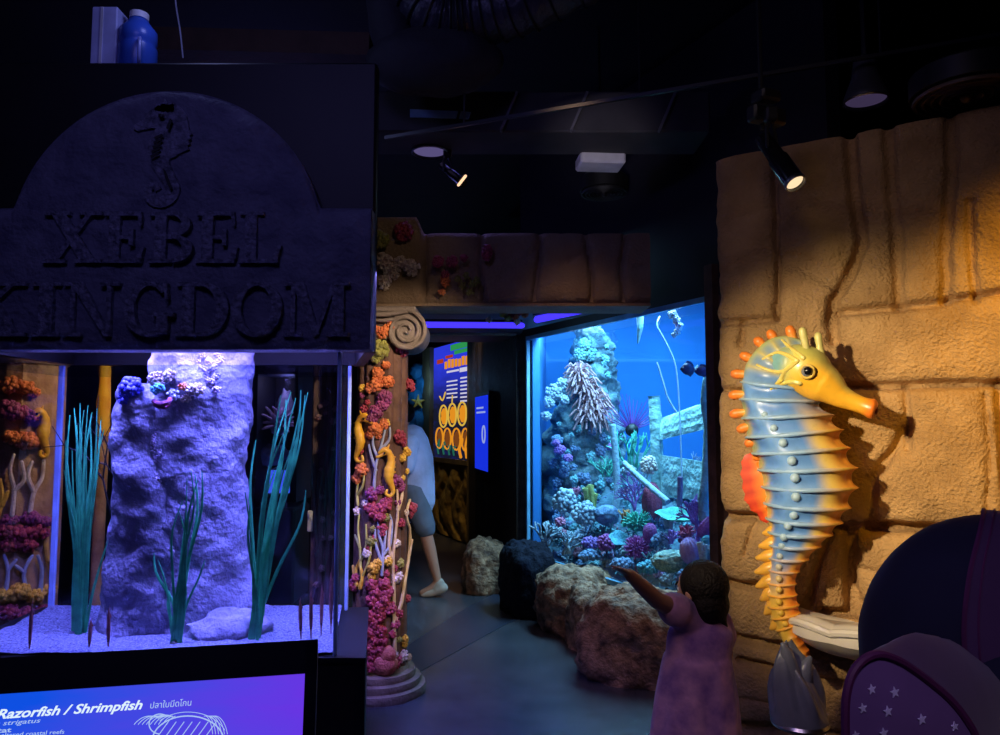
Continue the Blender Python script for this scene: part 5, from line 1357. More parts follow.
coral('tent', 'turquoise bushy coral above the magenta spiky ball', 638, 524, 5.6, (.10, .07, .07), A_grn, n=90, L=.05, t=.008, droop=0)
coral('branch', 'orange branching coral left of the turquoise bush', 623, 516, 5.8, (.06, .05, .06), A_org, stems=7, t=.012, depth=2)
coral('plume', 'tall dark red feather sponge in the middle of the reef', 652, 504, 5.7, (.075, .06, .16), A_red)
coral('fan', 'pale violet sea fan behind the red feather sponge', 636, 497, 5.9, (.10, .02, .17), A_vio, lean=-.2)
coral('plume', 'small dark magenta lobe coral in front of the red feather sponge', 650, 533, 5.4, (.05, .045, .07), A_mag)
coral('blobs', 'pale skull-shaped coral lump high on the right rocks', 649, 466, 5.9, (.075, .06, .09), M_cwhite, n=50, bl=.2)
coral('blobs', 'white coral knob under the green staghorn', 629, 471, 6.0, (.07, .05, .05), A_w, n=40)
coral('fan', 'purple sea fan by the right edge of the glass', 697, 517, 4.85, (.10, .02, .16), A_vio, lean=.1, t=.02)
coral('plume', 'dark violet fan lobe beside the purple sea fan', 699, 508, 4.95, (.055, .03, .11), A_vio, tilt=.3)
coral('plume', 'violet leaning lobe below the purple sea fan', 708, 527, 4.75, (.05, .03, .08), A_mag, tilt=.7)
coral('plate', 'green plate coral on the right of the reef', 680, 516, 5.2, (.16, .10, .10), A_grn, tilt=.35)
coral('branch', 'red horizontal branching coral under the green plate', 684, 532, 5.1, (.13, .06, .06), A_red, stems=8, t=.016, depth=2, sp=.6)
coral('tubes', 'white short tube coral above the red branches', 666, 522, 5.2, (.04, .03, .05), A_w, n=4, t=.022)
coral('brain', 'pale green meandering brain coral, flat, in the bottom right', 671, 561, 4.95, (.125, .09, .07), mat('pale_green_brain_coral', (.40, .52, .40), .7, col2=(.18, .32, .30), scale=60, contrast=(.45, .55), bump=.6), s=12, amp=.12)
coral('plume', 'smooth mauve egg-shaped coral beside the flat brain coral', 690, 551, 4.85, (.065, .06, .085), A_mauve, tilt=-.2)
coral('tubes', 'white tube corals in the lower right corner', 710, 556, 4.62, (.05, .03, .09), A_w, n=7, t=.022)
coral('brain', 'pale turquoise round coral near the right edge', 707, 541, 4.7, (.035, .03, .035), A_teal)
coral('blobs', 'blue grey coral lump above the flat brain coral', 662, 541, 5.2, (.08, .07, .06), A_slate, n=40)
coral('branch', 'small violet and white coral above the mauve egg', 672, 536, 5.05, (.06, .04, .045), A_vio, stems=6, t=.010, depth=2)
coral('blobs', 'blue coral rubble under the pale teal disc', 622, 565, 5.35, (.10, .06, .05), A_slate, n=40)
coral('blobs', 'blue coral rubble left of the flat brain coral', 648, 568, 5.1, (.08, .06, .05), A_teal, n=40)
coral('blobs', 'blue coral rubble at the foot of the white branching coral', 590, 556, 5.75, (.10, .06, .045), A_slate, n=36)
coral('blobs', 'blue coral rubble in the bottom right below the mauve egg', 690, 575, 4.8, (.10, .05, .04), A_slate, n=36)
# purple spiny urchin
ur = thing('sea_urchin', 'sea urchin with long dark purple spines above the green staghorn', 'urchin', AQ(632, 432, 6.7))
b = MB(); b.ball(AQ(632, 430, 6.7), .06, 16, 10); link('shell', b, M_black, ur)
b = MB()
for k in range(20):
    a = .35 + 2.4 * k / 19; rr0 = .25 + .10 * ra.random(); o_ = AQ(632, 430, 6.7)
    b.tube([o_, o_ + Vector((math.cos(a) * rr0, ra.uniform(-.1, .05), math.sin(a) * rr0))], [.0075, .002], 5)
link('spines', b, mat('purple_urchin_spines', (.16, .05, .30), .4), ur)
# poles, ruins
def pole(name, label, pts, r, m, cat, ncol=12):
    b = MB(); s = spline(pts, 40); b.tube(s, [r * (1 + .14 * noise.noise((i * .8, r * 50, 1))) for i in range(40)], ncol); return single(name, b, m, label, cat, pts[-1])
M_ruin = mat('pale_teal_ruin_stone', (.42, .62, .58), .85, col2=(.18, .34, .36), scale=9, bump=1.0, bscale=30)
pole('ruin_pole', 'pale upright pole in the centre of the reef, left of the green staghorn', [AQ(612, 424, 6.2), AQ(615, 450, 6.2), AQ(617, 490, 6.2), AQ(613, 530, 6.2)], .028, mat('pale_blue_pole', (.42, .58, .68), .8, scale=10, bump=.6), 'pole')
pole('ruin_pillar', 'knobbly grey stone pillar beside the tilted ruin slabs', [AQ(654, 396, 6.2), AQ(655, 410, 6.2), AQ(656, 430, 6.2), AQ(657, 456, 6.2), AQ(657, 490, 6.2)], .052, M_ruin, 'pillar', 16)
pole('ruin_pillar', 'tall pale green encrusted pillar at the right edge of the aquarium', [AQ(709, 378, 4.85), AQ(706, 400, 4.85), AQ(709, 430, 4.85), AQ(707, 470, 4.85), AQ(703, 500, 4.85), AQ(704, 520, 4.85)], .036, M_ruin, 'pillar', 16)
def slab(label, corners, Y, th):
    mb = MB(); p = [AQ(x, y, Y + dy) for x, y, dy in corners]
    def f(u, v):
        q = (p[0] * (1 - u) + p[1] * u) * (1 - v) + (p[3] * (1 - u) + p[2] * u) * v
        e = -.03 * (math.exp(-u / .04) + math.exp(-(1 - u) / .04) + math.exp(-v / .08) + math.exp(-(1 - v) / .08))
        return q + Vector((0, -1, 0)) * (.02 * fbm(q, 6) + e + .03 - .015 * abs(math.sin(v * 9)))
    mb.grid(f, 40, 24); mb.prism(p, (0, th, 0))
    return single('ruin_slab', mb, M_ruin, label, 'ruin', (p[3] + p[2]) / 2, angle=60)
slab('tilted upper slab of pale teal ruin stone at the right of the aquarium', [(662, 420, 0), (706, 404, -.6), (706, 429, -.6), (660, 440, 0)], 6.1, .25)
slab('lower block of pale teal ruin stone under the blue gap', [(660, 455, 0), (706, 462, -.6), (706, 500, -.6), (662, 497, 0)], 6.1, .25)
pole('fallen_beam', 'fallen pale beam leaning across the reef below the ruin', [AQ(624, 463, 5.9), AQ(640, 478, 5.7), AQ(668, 502, 5.4)], .022, mat('pale_blue_pole2', (.4, .55, .65), .8, scale=10, bump=.6), 'beam')
pole('thin_post', 'short dark wooden post among the corals right of the red feather sponge', [AQ(680, 477, 5.3), AQ(680, 490, 5.3), AQ(679, 512, 5.3)], .020, mat('mauve_post', (.28, .14, .28), .8, scale=10, bump=.5), 'post')
# ropes hanging in the water
b = MB(); b.tube(spline([AQ(660, 316, 5.5), AQ(657, 325, 5.5), AQ(662, 335, 5.5), AQ(672, 355, 5.5), AQ(677, 375, 5.5), AQ(680, 420, 5.5), AQ(682, 480, 5.5)], 40), .0055, 6); single('rope', b, mat('white_rope', (.75, .85, .9), .7), 'long white rope hanging from the water line into the reef', 'rope', AQ(682, 480, 5.5))
b = MB(); b.tube(spline([AQ(657, 362, 5.6), AQ(664, 385, 5.6), AQ(668, 398, 5.6), AQ(677, 413, 5.6)], 24), .006, 6); single('rope', b, mat('white_rope2', (.8, .88, .92), .7), 'short white rope hanging left of the long rope', 'rope', AQ(677, 413, 5.6))
# fish and feeding items
def fish(label, c, L, H, yaw, m, m2, group=None):
    t = thing('fish', label, 'fish', c, group); c = Vector(c); M = Matrix.Rotation(yaw, 3, 'Z')
    mb = MB(); prof = [(-.5, .04), (-.46, .22), (-.36, .55), (-.2, .88), (0, 1), (.18, .8), (.34, .42), (.42, .2), (.46, .16)]
    vs = []; n = 14
    for (x, h) in prof:
        for k in range(n):
            a = 2 * PI * k / n; vs.append(M @ Vector((x * L, .22 * H * h * math.cos(a), H * .5 * h * math.sin(a))) + c)
    mb.add(vs, [(i * n + k, i * n + (k + 1) % n, (i + 1) * n + (k + 1) % n, (i + 1) * n + k) for i in range(len(prof) - 1) for k in range(n)] + [tuple(range(n)), tuple((len(prof) - 1) * n + k for k in range(n))])
    link('body', mb, m, t)
    def flat(pl, th=.006): 
        b = MB(); b.prism([M @ Vector((x * L, th / 2, z * H)) + c for x, z in pl], M @ Vector((0, -th, 0))); return b
    link('tail_fin', flat([(.44, .07), (.62, .36), (.66, .30), (.58, 0), (.66, -.30), (.62, -.36), (.44, -.07)]), m2, t, smooth=False)
    link('dorsal_fin', flat([(-.2, .42), (-.05, .66), (.2, .6), (.36, .3), (.36, .18), (0, .46)]), m, t, smooth=False)
    link('anal_fin', flat([(-.05, -.46), (.15, -.62), (.36, -.32), (.36, -.16)]), m, t, smooth=False)
    b = MB()
    for s in (1, -1): b.ball(M @ Vector((-.36 * L, s * .13 * H, .10 * H)) + c, H * .05, 8, 6)
    link('eye', b, M_white, t)
M_fd = mat('dark_blue_fish', (.03, .02, .10), .4); M_fy = mat('pale_yellow_tail', (.85, .8, .45), .4)
fish('dark blue fish with a pale tail high at the right of the aquarium', AQ(688, 369, 4.95), .11, .085, .15, M_fd, M_fy)
fish('dark violet fish touching the right edge, behind the pale tailed fish', AQ(702, 371, 4.8), .10, .07, -.4, mat('dark_violet_fish', (.05, .03, .14), .4), M_fd)
b = MB()
for (x, y, r) in ((672, 315, .03), (676, 320, .03), (679, 326, .03), (677, 332, .025), (674, 335, .02), (673, 312, .018)): coral_blobs(b, AQ(x, y, 5.0), r, 12, (0, -1, 0), bl=.35, rnd=ra)
b.tube(spline([AQ(673, 308, 5.0), AQ(678, 320, 5.0), AQ(674, 338, 5.0)], 10), .008, 6)
single('feeding_bunch', b, mat('white_bunch', (.85, .92, .95), .6), 'white crinkled bunch hanging near the water line above the fish', 'bunch', AQ(674, 338, 5.0))
b = MB(); b.rtube(spline([AQ(640, 315, 5.6), AQ(640, 328, 5.6), AQ(638, 343, 5.6)], 10), [.028, .028, .027, .026, .024, .022, .018, .014, .010, .006], 10)
single('hanging_float', b, mat('teal_grey_float', (.25, .45, .5), .6, bump=.4), 'grey teal tapering float hanging left of the ropes', 'float', AQ(638, 343, 5.6))

# ================================================================== POSTER STAND AND OTHER THINGS FAR DOWN THE AISLE
pa = G(432, 531); pb = G(470, 546)
pe = (pb - pa); PL = pe.length; pe.normalize(); pn = Vector((pe.y, -pe.x, 0))
if pn.y > 0: pn = -pn
ps = thing('poster_stand', 'tall gold framed lit poster with rows of orange ovals beyond the column', 'poster', (pa + pb) / 2)
def PS(u, z, o=0.): p = pa + pe * (PL * u) + pn * o; return Vector((p.x, p.y, z))
PH = 2.62
def pbox(u0, u1, z0, z1, o0, o1): return [PS(u0, z0, o0), PS(u1, z0, o0), PS(u1, z1, o0), PS(u0, z1, o0)], pn * (o1 - o0)
M_gold = mat('carved_gold_panel', (.50, .30, .07), .45, col2=(.26, .14, .03), scale=6, bump=.6, bscale=18)
mb = MB(); mb.prism(*pbox(-.02, 1.02, 0, PH, -.18, -.02)); link('back_box', mb, M_black, ps, smooth=False)
zc1 = 1.02
def carvef(u, v):
    z = .02 + (zc1 - .05) * v
    d = .03 * (abs(math.sin(u * 9 + math.sin(v * 5) * 2.2 + v * 3)) ** 6) + .012 * fbm((u * 3, z * 3, 1), 2)
    return PS(u, z, .02 - d)
mb = MB(); mb.grid(carvef, 80, 60); mb.prism(*pbox(0, 1, .02, zc1, -.02, -.012)); link('carved_panel', mb, M_gold, ps, angle=60)
mb = MB(); mb.prism(*pbox(-.22, .02, 0, PH, -.15, .06)); mb.prism(*pbox(0, 1.0, zc1 - .03, zc1 + .03, -.02, .035)); mb.prism(*pbox(.97, 1.03, 0, PH, -.15, .03)); link('gold_frame', mb, mat('dull_gold_frame', (.20, .13, .05), .6, col2=(.12, .075, .03), scale=6), ps, smooth=False)
M_pup = emit_mat('poster_blue', (.01, .012, .03), .8, (.03, .05, .85), 2, 1.75, 2.35, 3)
mb = MB(); mb.prism(*pbox(.02, .97, zc1 + .03, PH - .02, -.02, .0)); link('printed_panel', mb, M_pup, ps, smooth=False)
E_or = emit_mat('poster_orange', (1.0, .36, .02), .75); E_ye = emit_mat('poster_yellow', (1., .62, .08), .7); E_wh = emit_mat('poster_white', (.8, .75, .95), .75); E_gr = emit_mat('poster_green', (.05, .55, .15), .5); E_rd = emit_mat('poster_red', (.75, .08, .03), .5); E_dk = emit_mat('poster_brown', (.35, .10, .02), .5)
def bars(name, m, items):
    mb = MB()
    for u0, u1, z0, z1 in items: mb.prism(*pbox(u0, u1, z0, z1, .0, .004))
    link(name, mb, m, ps, smooth=False)
bars('green_print', E_gr, [(.5, .96, 2.50, 2.58), (.60, .96, 2.44, 2.49)])
bars('orange_print', E_or, [(.34 + .09 * k, .34 + .09 * k + .07, 2.27 + .006 * (k % 2), 2.37 + .008 * ((k * 3) % 4)) for k in range(7)])
bars('red_print', E_rd, [(.12, .30, 2.36, 2.42), (.36, .56, 2.41, 2.45)])
bars('white_print', E_wh, [(.4, .72, 2.21, 2.235), (.74, .97, 2.19, 2.245)] + [(.40, .68, 2.08 - .055 * k, 2.098 - .055 * k) for k in range(5)] + [(.76, .96, 2.10 - .05 * k, 2.12 - .05 * k) for k in range(7)])
def ovals(name, m, m2, items):
    for u, z, du, dz in items:
        n = 24; mb = MB(); mc = MB()
        mb.tube([PS(u + du * math.cos(2 * PI * k / n), z + dz * math.sin(2 * PI * k / n), .012) for k in range(n + 1)], .012, 6, False)
        mc.prism([PS(u + du * .72 * math.cos(2 * PI * k / n) * (1 + .15 * math.sin(k * 2)), z + dz * .74 * math.sin(2 * PI * k / n), .0) for k in range(n)], pn * .008)
        o = link(name, mb, m, ps); link('oval_picture', mc, m2, o)
ovals('orange_oval', E_ye, E_or, [(.33, 1.62, .105, .15), (.57, 1.635, .105, .15), (.82, 1.645, .105, .15)])
ovals('orange_oval', E_or, E_dk, [(.22, 1.32, .10, .14), (.44, 1.315, .10, .14), (.68, 1.315, .10, .14), (.90, 1.315, .085, .14)])
mb = MB(); mb.tube(spline([PS(.22, 1.90, .01), PS(.30, 1.84, .01), PS(.38, 1.95, .01)], 10), .010, 6); mb.tube(spline([PS(.56, 1.79, .01), PS(.57, 1.9, .01)], 4), .008, 6); link('curl_print', mb, E_ye, ps)
mb = MB()
for k, u in enumerate((.2, .35, .5, .62)): mb.tube(spline([PS(u, 1.10, .012), PS(u - .03, 1.2, .012), PS(u + .03, 1.30 - .03 * k, .012), PS(u, 1.16, .012)], 12), .012, 6)
link('plant_print', mb, emit_mat('poster_teal', (.03, .22, .15), .5), ps)
mb = MB(); mb.tube(spline([PS(.8, 1.08, .012), PS(.76, 1.2, .012), PS(.84, 1.3, .012), PS(.78, 1.34, .012)], 14), .02, 6); mb.tube(spline([PS(.94, 1.08, .012), PS(.91, 1.22, .012), PS(.96, 1.36, .012)], 12), .016, 6); link('seahorse_print', mb, E_or, ps)

# narrow blue screen on the boarded wall
def BW(px, py, o):                                        # pixel onto the boarded wall
    d = ray(px, py); q0 = Vector((0, 0, CAMZ)); n_ = BN if BN.y < 0 else -BN; p0 = BA + n_ * o
    return q0 + d * ((p0 - q0).dot(n_) / d.dot(n_))
nb = BN if BN.y < 0 else -BN
s0 = BW(475.5, 434, .05); s1 = BW(488, 434, .05); zt1, zb1 = BW(482, 396, .05).z, BW(482, 470, .05).z
bs = thing('wall_screen', 'narrow blue lit screen on the dark boarded wall left of the big aquarium', 'screen', ((s0 + s1) / 2).xy.to_3d() + Vector((0, 0, zb1)))
def vq(p0, p1, z0, z1): return [(p0.x, p0.y, z0), (p1.x, p1.y, z0), (p1.x, p1.y, z1), (p0.x, p0.y, z1)]
mb = MB(); e_ = (s1 - s0).normalized(); mb.prism(vq(s0 - e_ * .04, s1 + e_ * .04, zb1 - .04, zt1 + .04), -nb * .05); link('casing', mb, M_black, bs, smooth=False)
mb = MB(); mb.prism(vq(s0, s1, zb1, zt1), nb * .006); link('lit_panel', mb, emit_mat('blue_wall_screen', (.01, .035, .85), .85), bs, smooth=False)
mb = MB()
for k, (a, b_) in enumerate(((.15, .7), (.15, .85))): mb.prism(vq(s0 + (s1 - s0) * a + nb * .007, s0 + (s1 - s0) * b_ + nb * .007, zt1 - .14 - .05 * k, zt1 - .12 - .05 * k), nb * .003)
q = s0 + (s1 - s0) * .75 + nb * .01; mb.tube([Vector((q.x, q.y, 0)) + e_ * .08 * math.cos(k * PI / 10) + Vector((0, 0, zt1 - .42 + .09 * math.sin(k * PI / 10))) for k in range(21)], .010, 5, False)
link('white_print', mb, emit_mat('wall_screen_print', (.4, .5, 1), .7), bs)

# blue lit display glimpsed between column and poster
gd = thing('blue_grotto', 'dim blue coral grotto with a yellow starfish glimpsed beside the column', 'display', (P(421, 420, 10.8).x, 10.8, 0))
b = MB()
for (x, y, r) in ((418, 372, .12), (425, 385, .16), (417, 398, .15), (428, 410, .14), (420, 420, .18), (429, 428, .14), (414, 430, .16)): b.ball(P(x, y, 11.0), r, 18, 12, fn=lambda d: 1 + .25 * fbm(d, 2.5))
link('blue_rock', b, mat('cobalt_rock', (.02, .22, .40), .7, bump=.6, scale=12), gd)
mb = MB(); mb.box((P(421, 420, 11.2).x, 11.3, 1.4), (.9, .1, 2.8)); mb.box((P(421, 420, 11).x, 11.05, .55), (.7, .4, 1.1), bev=.03); link('case', mb, M_dark, gd, smooth=False)
b = MB(); c = P(418, 402, 10.8)
for k in range(5):
    a = k * 2 * PI / 5 + .3; b.rtube([c, c + Vector((math.cos(a) * .10, 0, math.sin(a) * .10))], [.03, .010], 8)
link('starfish', b, M_cyel, gd)

# blue light strips under the low ceiling
E_strip = emit_mat('blue_neon', (.05, .03, 1.0), 1.6)
def strip(label, a, b, r=.022):
    t = thing('light_strip', label, 'light strip', (a + b) / 2, 'blue light strips under the low ceiling')
    mb = MB(); mb.rtube([a, b], r, 10); link('tube', mb, E_strip, t)
    mb = MB(); d = (b - a).normalized(); mb.bar(a + Vector((0, 0, r + .008)), b + Vector((0, 0, r + .008)), .07, .016); link('rail', mb, M_black, t, smooth=False)
strip('long blue light strip running straight across under the low ceiling', P(400, 324.5, 5.55), P(522, 325.5, 5.55))
strip('short slanting blue light strip nearer the big aquarium', P(537, 319.5, 5.35), P(588, 308.5, 4.75), .026)
# coral cluster hanging under the low ceiling
cc_ = thing('ceiling_coral', 'small colourful coral cluster hanging under the low ceiling by the lintel', 'coral', P(515, 306, 4.9))
zs_ = lambda x, y, Y=4.95: P(x, y + 7, Y)
for nm, m, its in (('red_coral', M_cred, ((512, 307), (519, 305))), ('orange_coral', M_corange, ((525, 307), (516, 310))), ('green_coral', M_cgreen, ((503, 307), (508, 311))), ('pale_coral', M_cwhite, ((517, 314), (489, 312)))):
    b = MB()
    for x, y in its: coral_blobs(b, zs_(x, y), .026, 14, (0, -.5, -1), bl=.33, rnd=ra)
    link(nm, b, m, cc_)
# ================================================================== CEILING EQUIPMENT
# grey bulkhead duct
zb0 = P(500, 131, 4.05).z; zb1_ = P(500, 90, 4.05).z
bk = thing('air_duct', 'long grey rectangular air duct running across under the ceiling', 'duct', (.1, 4.2, zb0))
mb = MB(); mb.box((.22, 4.24, (zb0 + zb1_) / 2), (1.94, .36, zb1_ - zb0), bev=.01); link('duct_body', mb, M_ceil, bk, smooth=False)
M_strap = mat('pale_duct_strap', (.16, .15, .17), .6)
for x in (509, 579, 667):
    mb = MB(); mb.bar(P(x + 8, 93, 4.05), P(x - 8, 131, 4.05), .045, .014); link('strap', mb, M_strap, bk, smooth=False)
mb = MB(); q = [P(x, y, 4.05) for x, y in ((410, 109), (458, 111), (456, 118), (410, 117))]; mb.prism(q, (0, .01, 0)); q = [P(x, y, 4.05) for x, y in ((461, 111), (471, 112), (468, 119), (459, 118))]; mb.prism(q, (0, .01, 0))
link('blue_label', mb, mat('blue_paper_label', (.35, .55, 1.0), .6), bk, smooth=False)
# big flexible duct
fdct = thing('flexible_duct', 'fat ribbed black flexible duct hanging under the ceiling near the sign', 'duct', P(480, 40, 3.9))
pts = spline([P(405, -40, 3.7), P(432, 8, 3.7), P(470, 14, 3.7), P(530, -2, 3.6), P(640, -60, 3.4)], 60)
mb = MB(); mb.tube(pts, [.155 * (1 + .05 * math.cos(k * 2.1)) for k in range(60)], 28); link('hose', mb, mat('black_foil', (.05, .05, .07), .35, col2=(.03, .03, .05), scale=10, bump=.8, bscale=18), fdct, angle=75)
mb = MB()
for k in range(2, 58, 3): 
    n_ = 28; t = (pts[k + 1] - pts[k - 1]).normalized(); u = t.orthogonal().normalized(); w = t.cross(u)
    mb.tube([pts[k] + (u * math.cos(2 * PI * i / n_) + w * math.sin(2 * PI * i / n_)) * .163 for i in range(n_ + 1)], .006, 6, False)
link('wire_rib', mb, M_black, fdct)
mb = MB(); mb.ball(P(435, 62, 3.75), (.36, .18, .18), 40, 24, fn=lambda d: 1 + .08 * fbm(d, 2)); mb.tube([P(400, 60, 3.75), P(392, 30, 3.75), P(386, -30, 3.75)], [.11, .12, .12], 20)
single('duct_elbow', mb, mat('dark_grey_cloth', (.030, .030, .036), .8, bump=.3, scale=6), 'dark soft duct elbow below the flexible duct', 'duct', P(435, 90, 4.1))
# lighting track rail
ra0, rb0 = P(385, 138, 3.9), P(1040, 28, 3.0)
rl = thing('track_rail', 'thin black lighting rail slanting up across the dark ceiling', 'rail', (ra0 + rb0) / 2)
mb = MB(); mb.bar(ra0, rb0, .016, .018); link('bar', mb, mat('black_rail', (.02, .02, .022), .35), rl, smooth=False)
mb = MB()
for k in (.15, .45, .8):
    p = ra0.lerp(rb0, k); mb.tube([p, Vector((p.x, p.y, 3.99))], .006, 6)
link('hanger_rod', mb, M_black, rl)
# white emergency light box
p = P(602, 157, 4.4)
eb = thing('emergency_light', 'white box lamp hanging under the dark ceiling', 'emergency light', (p.x, p.y, p.z + .06))
w_ = P(626, 157, 4.4).x - P(580, 157, 4.4).x
mb = MB(); mb.box((p.x, p.y + .08, p.z), (w_, .19, .075), rz=.08, bev=.012); link('box', mb, M_white, eb, smooth=False)
mb = MB(); mb.box((p.x + .01, p.y + .08, p.z + .045), (w_ * .96, .17, .03), rz=.08, bev=.008); link('cover', mb, mat('lilac_plastic', (.42, .34, .5), .5), eb, smooth=False)
mb = MB(); mb.tube([(p.x, p.y + .08, p.z + .05), (p.x, p.y + .08, 4.0)], .008, 6); link('drop_rod', mb, M_black, eb)
# can lamps
def can(label, px, py, Y, wpx, em):
    c = P(px, py, Y); r = (P(px + wpx / 2, py, Y) - P(px - wpx / 2, py, Y)).length / 2
    t = thing('can_lamp', label, 'ceiling lamp', (c.x, c.y, c.z + .2), 'can lamps under the ceiling')
    mb = MB(); mb.lathe([(r, 0), (r * 1.02, .006), (r * .96, .03), (r * .6, .12), (r * .5, .2), (r * .2, .22)], c, 32, caps=False); mb.lathe([(r * .97, .001), (r * .85, .04), (r * .45, .12)], c, 32, caps=False); link('housing', mb, mat('dark_lamp_housing', (.05, .05, .06), .4), t)
    mb = MB(); mb.lathe([(r * .9, .012), (r * .05, .05)], c, 32); link('reflector', mb, em, t)
    mb = MB(); mb.lathe([(r * .98, -.004), (r * 1.04, 0), (r * 1.0, .008), (r * .94, .004)], c, 32, caps=False); link('ring', mb, M_metal, t)
    mb = MB(); mb.tube([Vector(c) + Vector((0, 0, .2)), Vector((c.x, c.y, 4.0))], .012, 8); link('drop_rod', mb, M_black, t)
can('can lamp with a violet reflector hanging under the air duct', 430, 153, 4.35, 36, emit_mat('violet_reflector', (.30, .24, .62), .30))
can('can lamp with a dim violet reflector above the stone wall', 866, 102, 3.3, 42, emit_mat('dim_violet_reflector', (.13, .09, .22), .28))
# round ceiling speakers
def speaker(label, px, py, Y, wpx, m):
    c = P(px, py, Y); r = (P(px + wpx / 2, py, Y) - P(px - wpx / 2, py, Y)).length / 2
    t = thing('ceiling_speaker', label, 'speaker', (c.x, c.y, c.z + .1)); mb = MB()
    for k in range(5): rr0 = r * (1 - k * .17); mb.lathe([(rr0, 0), (rr0 * .985, -.012), (rr0 * .93, -.01), (rr0 * .92, .012)], c, 40, caps=False)
    link('grille', mb, m, t)
    mb = MB(); mb.lathe([(r * 1.05, .012), (r * 1.05, .10), (r * .9, .12)], c, 40); link('can', mb, M_black, t)
    mb = MB(); mb.ball(c + Vector((0, 0, -.005)), r * .12, 12, 8); link('hub', mb, m, t)
speaker('round brown ceiling speaker above the upper right of the stone wall', 966, 96, 3.0, 96, mat('brown_grille', (.14, .09, .05), .5))
speaker('round dark ceiling speaker beside the white box lamp', 604, 193, 4.95, 46, mat('dark_grille', (.012, .012, .016), .5))
# track spotlights
def spotlight(label, base, tip, r, lens, slit=None):
    t = thing('spotlight', label, 'spotlight', base, 'spotlights under the ceiling'); b, e = Vector(base), Vector(tip); d = (e - b).normalized(); q = d.to_track_quat('Z', 'Y').to_matrix(); L = (e - b).length
    mb = MB(); mb.lathe([(r * .5, 0), (r * .8, .01), (r * .85, L * .45), (r * 1.0, L * .5), (r * 1.0, L), (r * .92, L), (r * .88, L * .94)], b, 24, M=q); link('barrel', mb, M_blackgloss, t)
    mb = MB(); mb.lathe([(r * .86, L * .955), (r * .1, L * .95)], b, 24, M=q); link('lens', mb, lens, t)
    mb = MB(); mb.lathe([(r * .9, L * .985), (r * 1.03, L * 1.0), (r * 1.06, L * .97), (r, L * .94)], b, 24, M=q, caps=False); link('bezel', mb, M_metal if slit is None else M_black, t)
    if slit is not None:
        mb = MB(); mb.rtube(slit, .0085, 8); link('glowing_slit', mb, emit_mat('warm_slit', (1, .6, .35), 1.4), t)
    mb = MB(); s = d.orthogonal().normalized(); up = b + d * L * .3; top = up + Vector((0, 0, r * 3.2))
    for sg in (1, -1): mb.rtube([up + s * r * 1.0 * sg, up + s * r * 1.05 * sg + Vector((0, 0, r * 1.8)), top], .008, 6)
    mb.box(top + Vector((0, 0, .02)), (.05, .05, .06), bev=.008); link('yoke', mb, M_black, t)
spotlight('black spotlight with a lit lens aimed down beside the top of the stone wall', P(762, 137, 2.95), P(796, 184, 2.8), .040, emit_mat('warm_lens', (1, .72, .42), 1.1))
q = P(762, 130, 2.97); mb = MB(); mb.tube([q, (q.x, q.y, 3.99)], .01, 6); mb.box(q + Vector((.02, 0, .06)), (.17, .06, .07), rz=.4, bev=.01); mb.box(q + Vector((.02, 0, .14)), (.10, .08, .05), rz=.4, bev=.01)
single('lamp_bracket', mb, M_black, 'black ceiling bracket holding the spotlight beside the stone wall', 'bracket', q)
spotlight('small dark spotlight with a thin glowing slit beside the violet can lamp', P(441, 165, 4.4), P(463, 183, 4.25), .028, M_black, [P(458.5, 185, 4.22), P(465.5, 176, 4.22)])
# brown timber beam in the dark above the sign
mb = MB(); a_ = P(150, 46, 4.3); b_ = P(372, 52, 4.3); mb.bar(a_, b_, .2, P(300, 40, 4.3).z - P(300, 62, 4.3).z)
struct('ceiling_beam', mb, mat('brown_ceiling_timber', (.09, .05, .035), .8, scale=8, bump=.3), smooth=False)

# ================================================================== PEOPLE
SK = mat('warm_skin', (.42, .22, .15), .5, col2=(.36, .18, .12), scale=6)
HAIR = mat('dark_brown_hair', (.008, .005, .004), .65, spec=.2, col2=(.005, .003, .003), scale=40, bump=.6, bscale=90)
def hand(mb, wrist, d, palm_n, k=1.0, curl=.35, spread=1.0):
    """palm with four fingers and a thumb; d = pointing direction, palm_n = palm normal"""
    d = d.normalized(); pnv = (palm_n - d * palm_n.dot(d)).normalized(); s = d.cross(pnv)
    mb.rtube([wrist, wrist + d * .035 * k], [.018 * k, .021 * k], 10, flat=.65)
    for q in (-1.4, -.5, .45, 1.3):
        a = wrist + d * .02 * k + s * q * .009 * k; b = wrist + d * .065 * k + s * q * .0145 * k
        mb.rtube([a, b], [.014 * k, .0125 * k], 8)
        L = {-1.4: .050, -.5: .066, .45: .062, 1.3: .056}[q] * k
        d1 = (d + s * q * .10 * spread + pnv * curl * .3).normalized(); d2 = (d1 + pnv * curl * .7).normalized(); d3 = (d2 + pnv * curl * .6).normalized()
        mb.rtube([b, b + d1 * L * .45, b + d1 * L * .45 + d2 * L * .32, b + d1 * L * .45 + d2 * L * .32 + d3 * L * .23], [.0088 * k, .0080 * k, .0072 * k, .0062 * k], 8)
    t0 = wrist + d * .018 * k - s * .016 * k; t1 = t0 + (d * .6 - s * .8).normalized() * .032 * k; t2 = t1 + (d * .85 - s * .45 + pnv * .2).normalized() * .03 * k
    mb.rtube([t0, t1, t2], [.011 * k, .0095 * k, .0075 * k], 8)
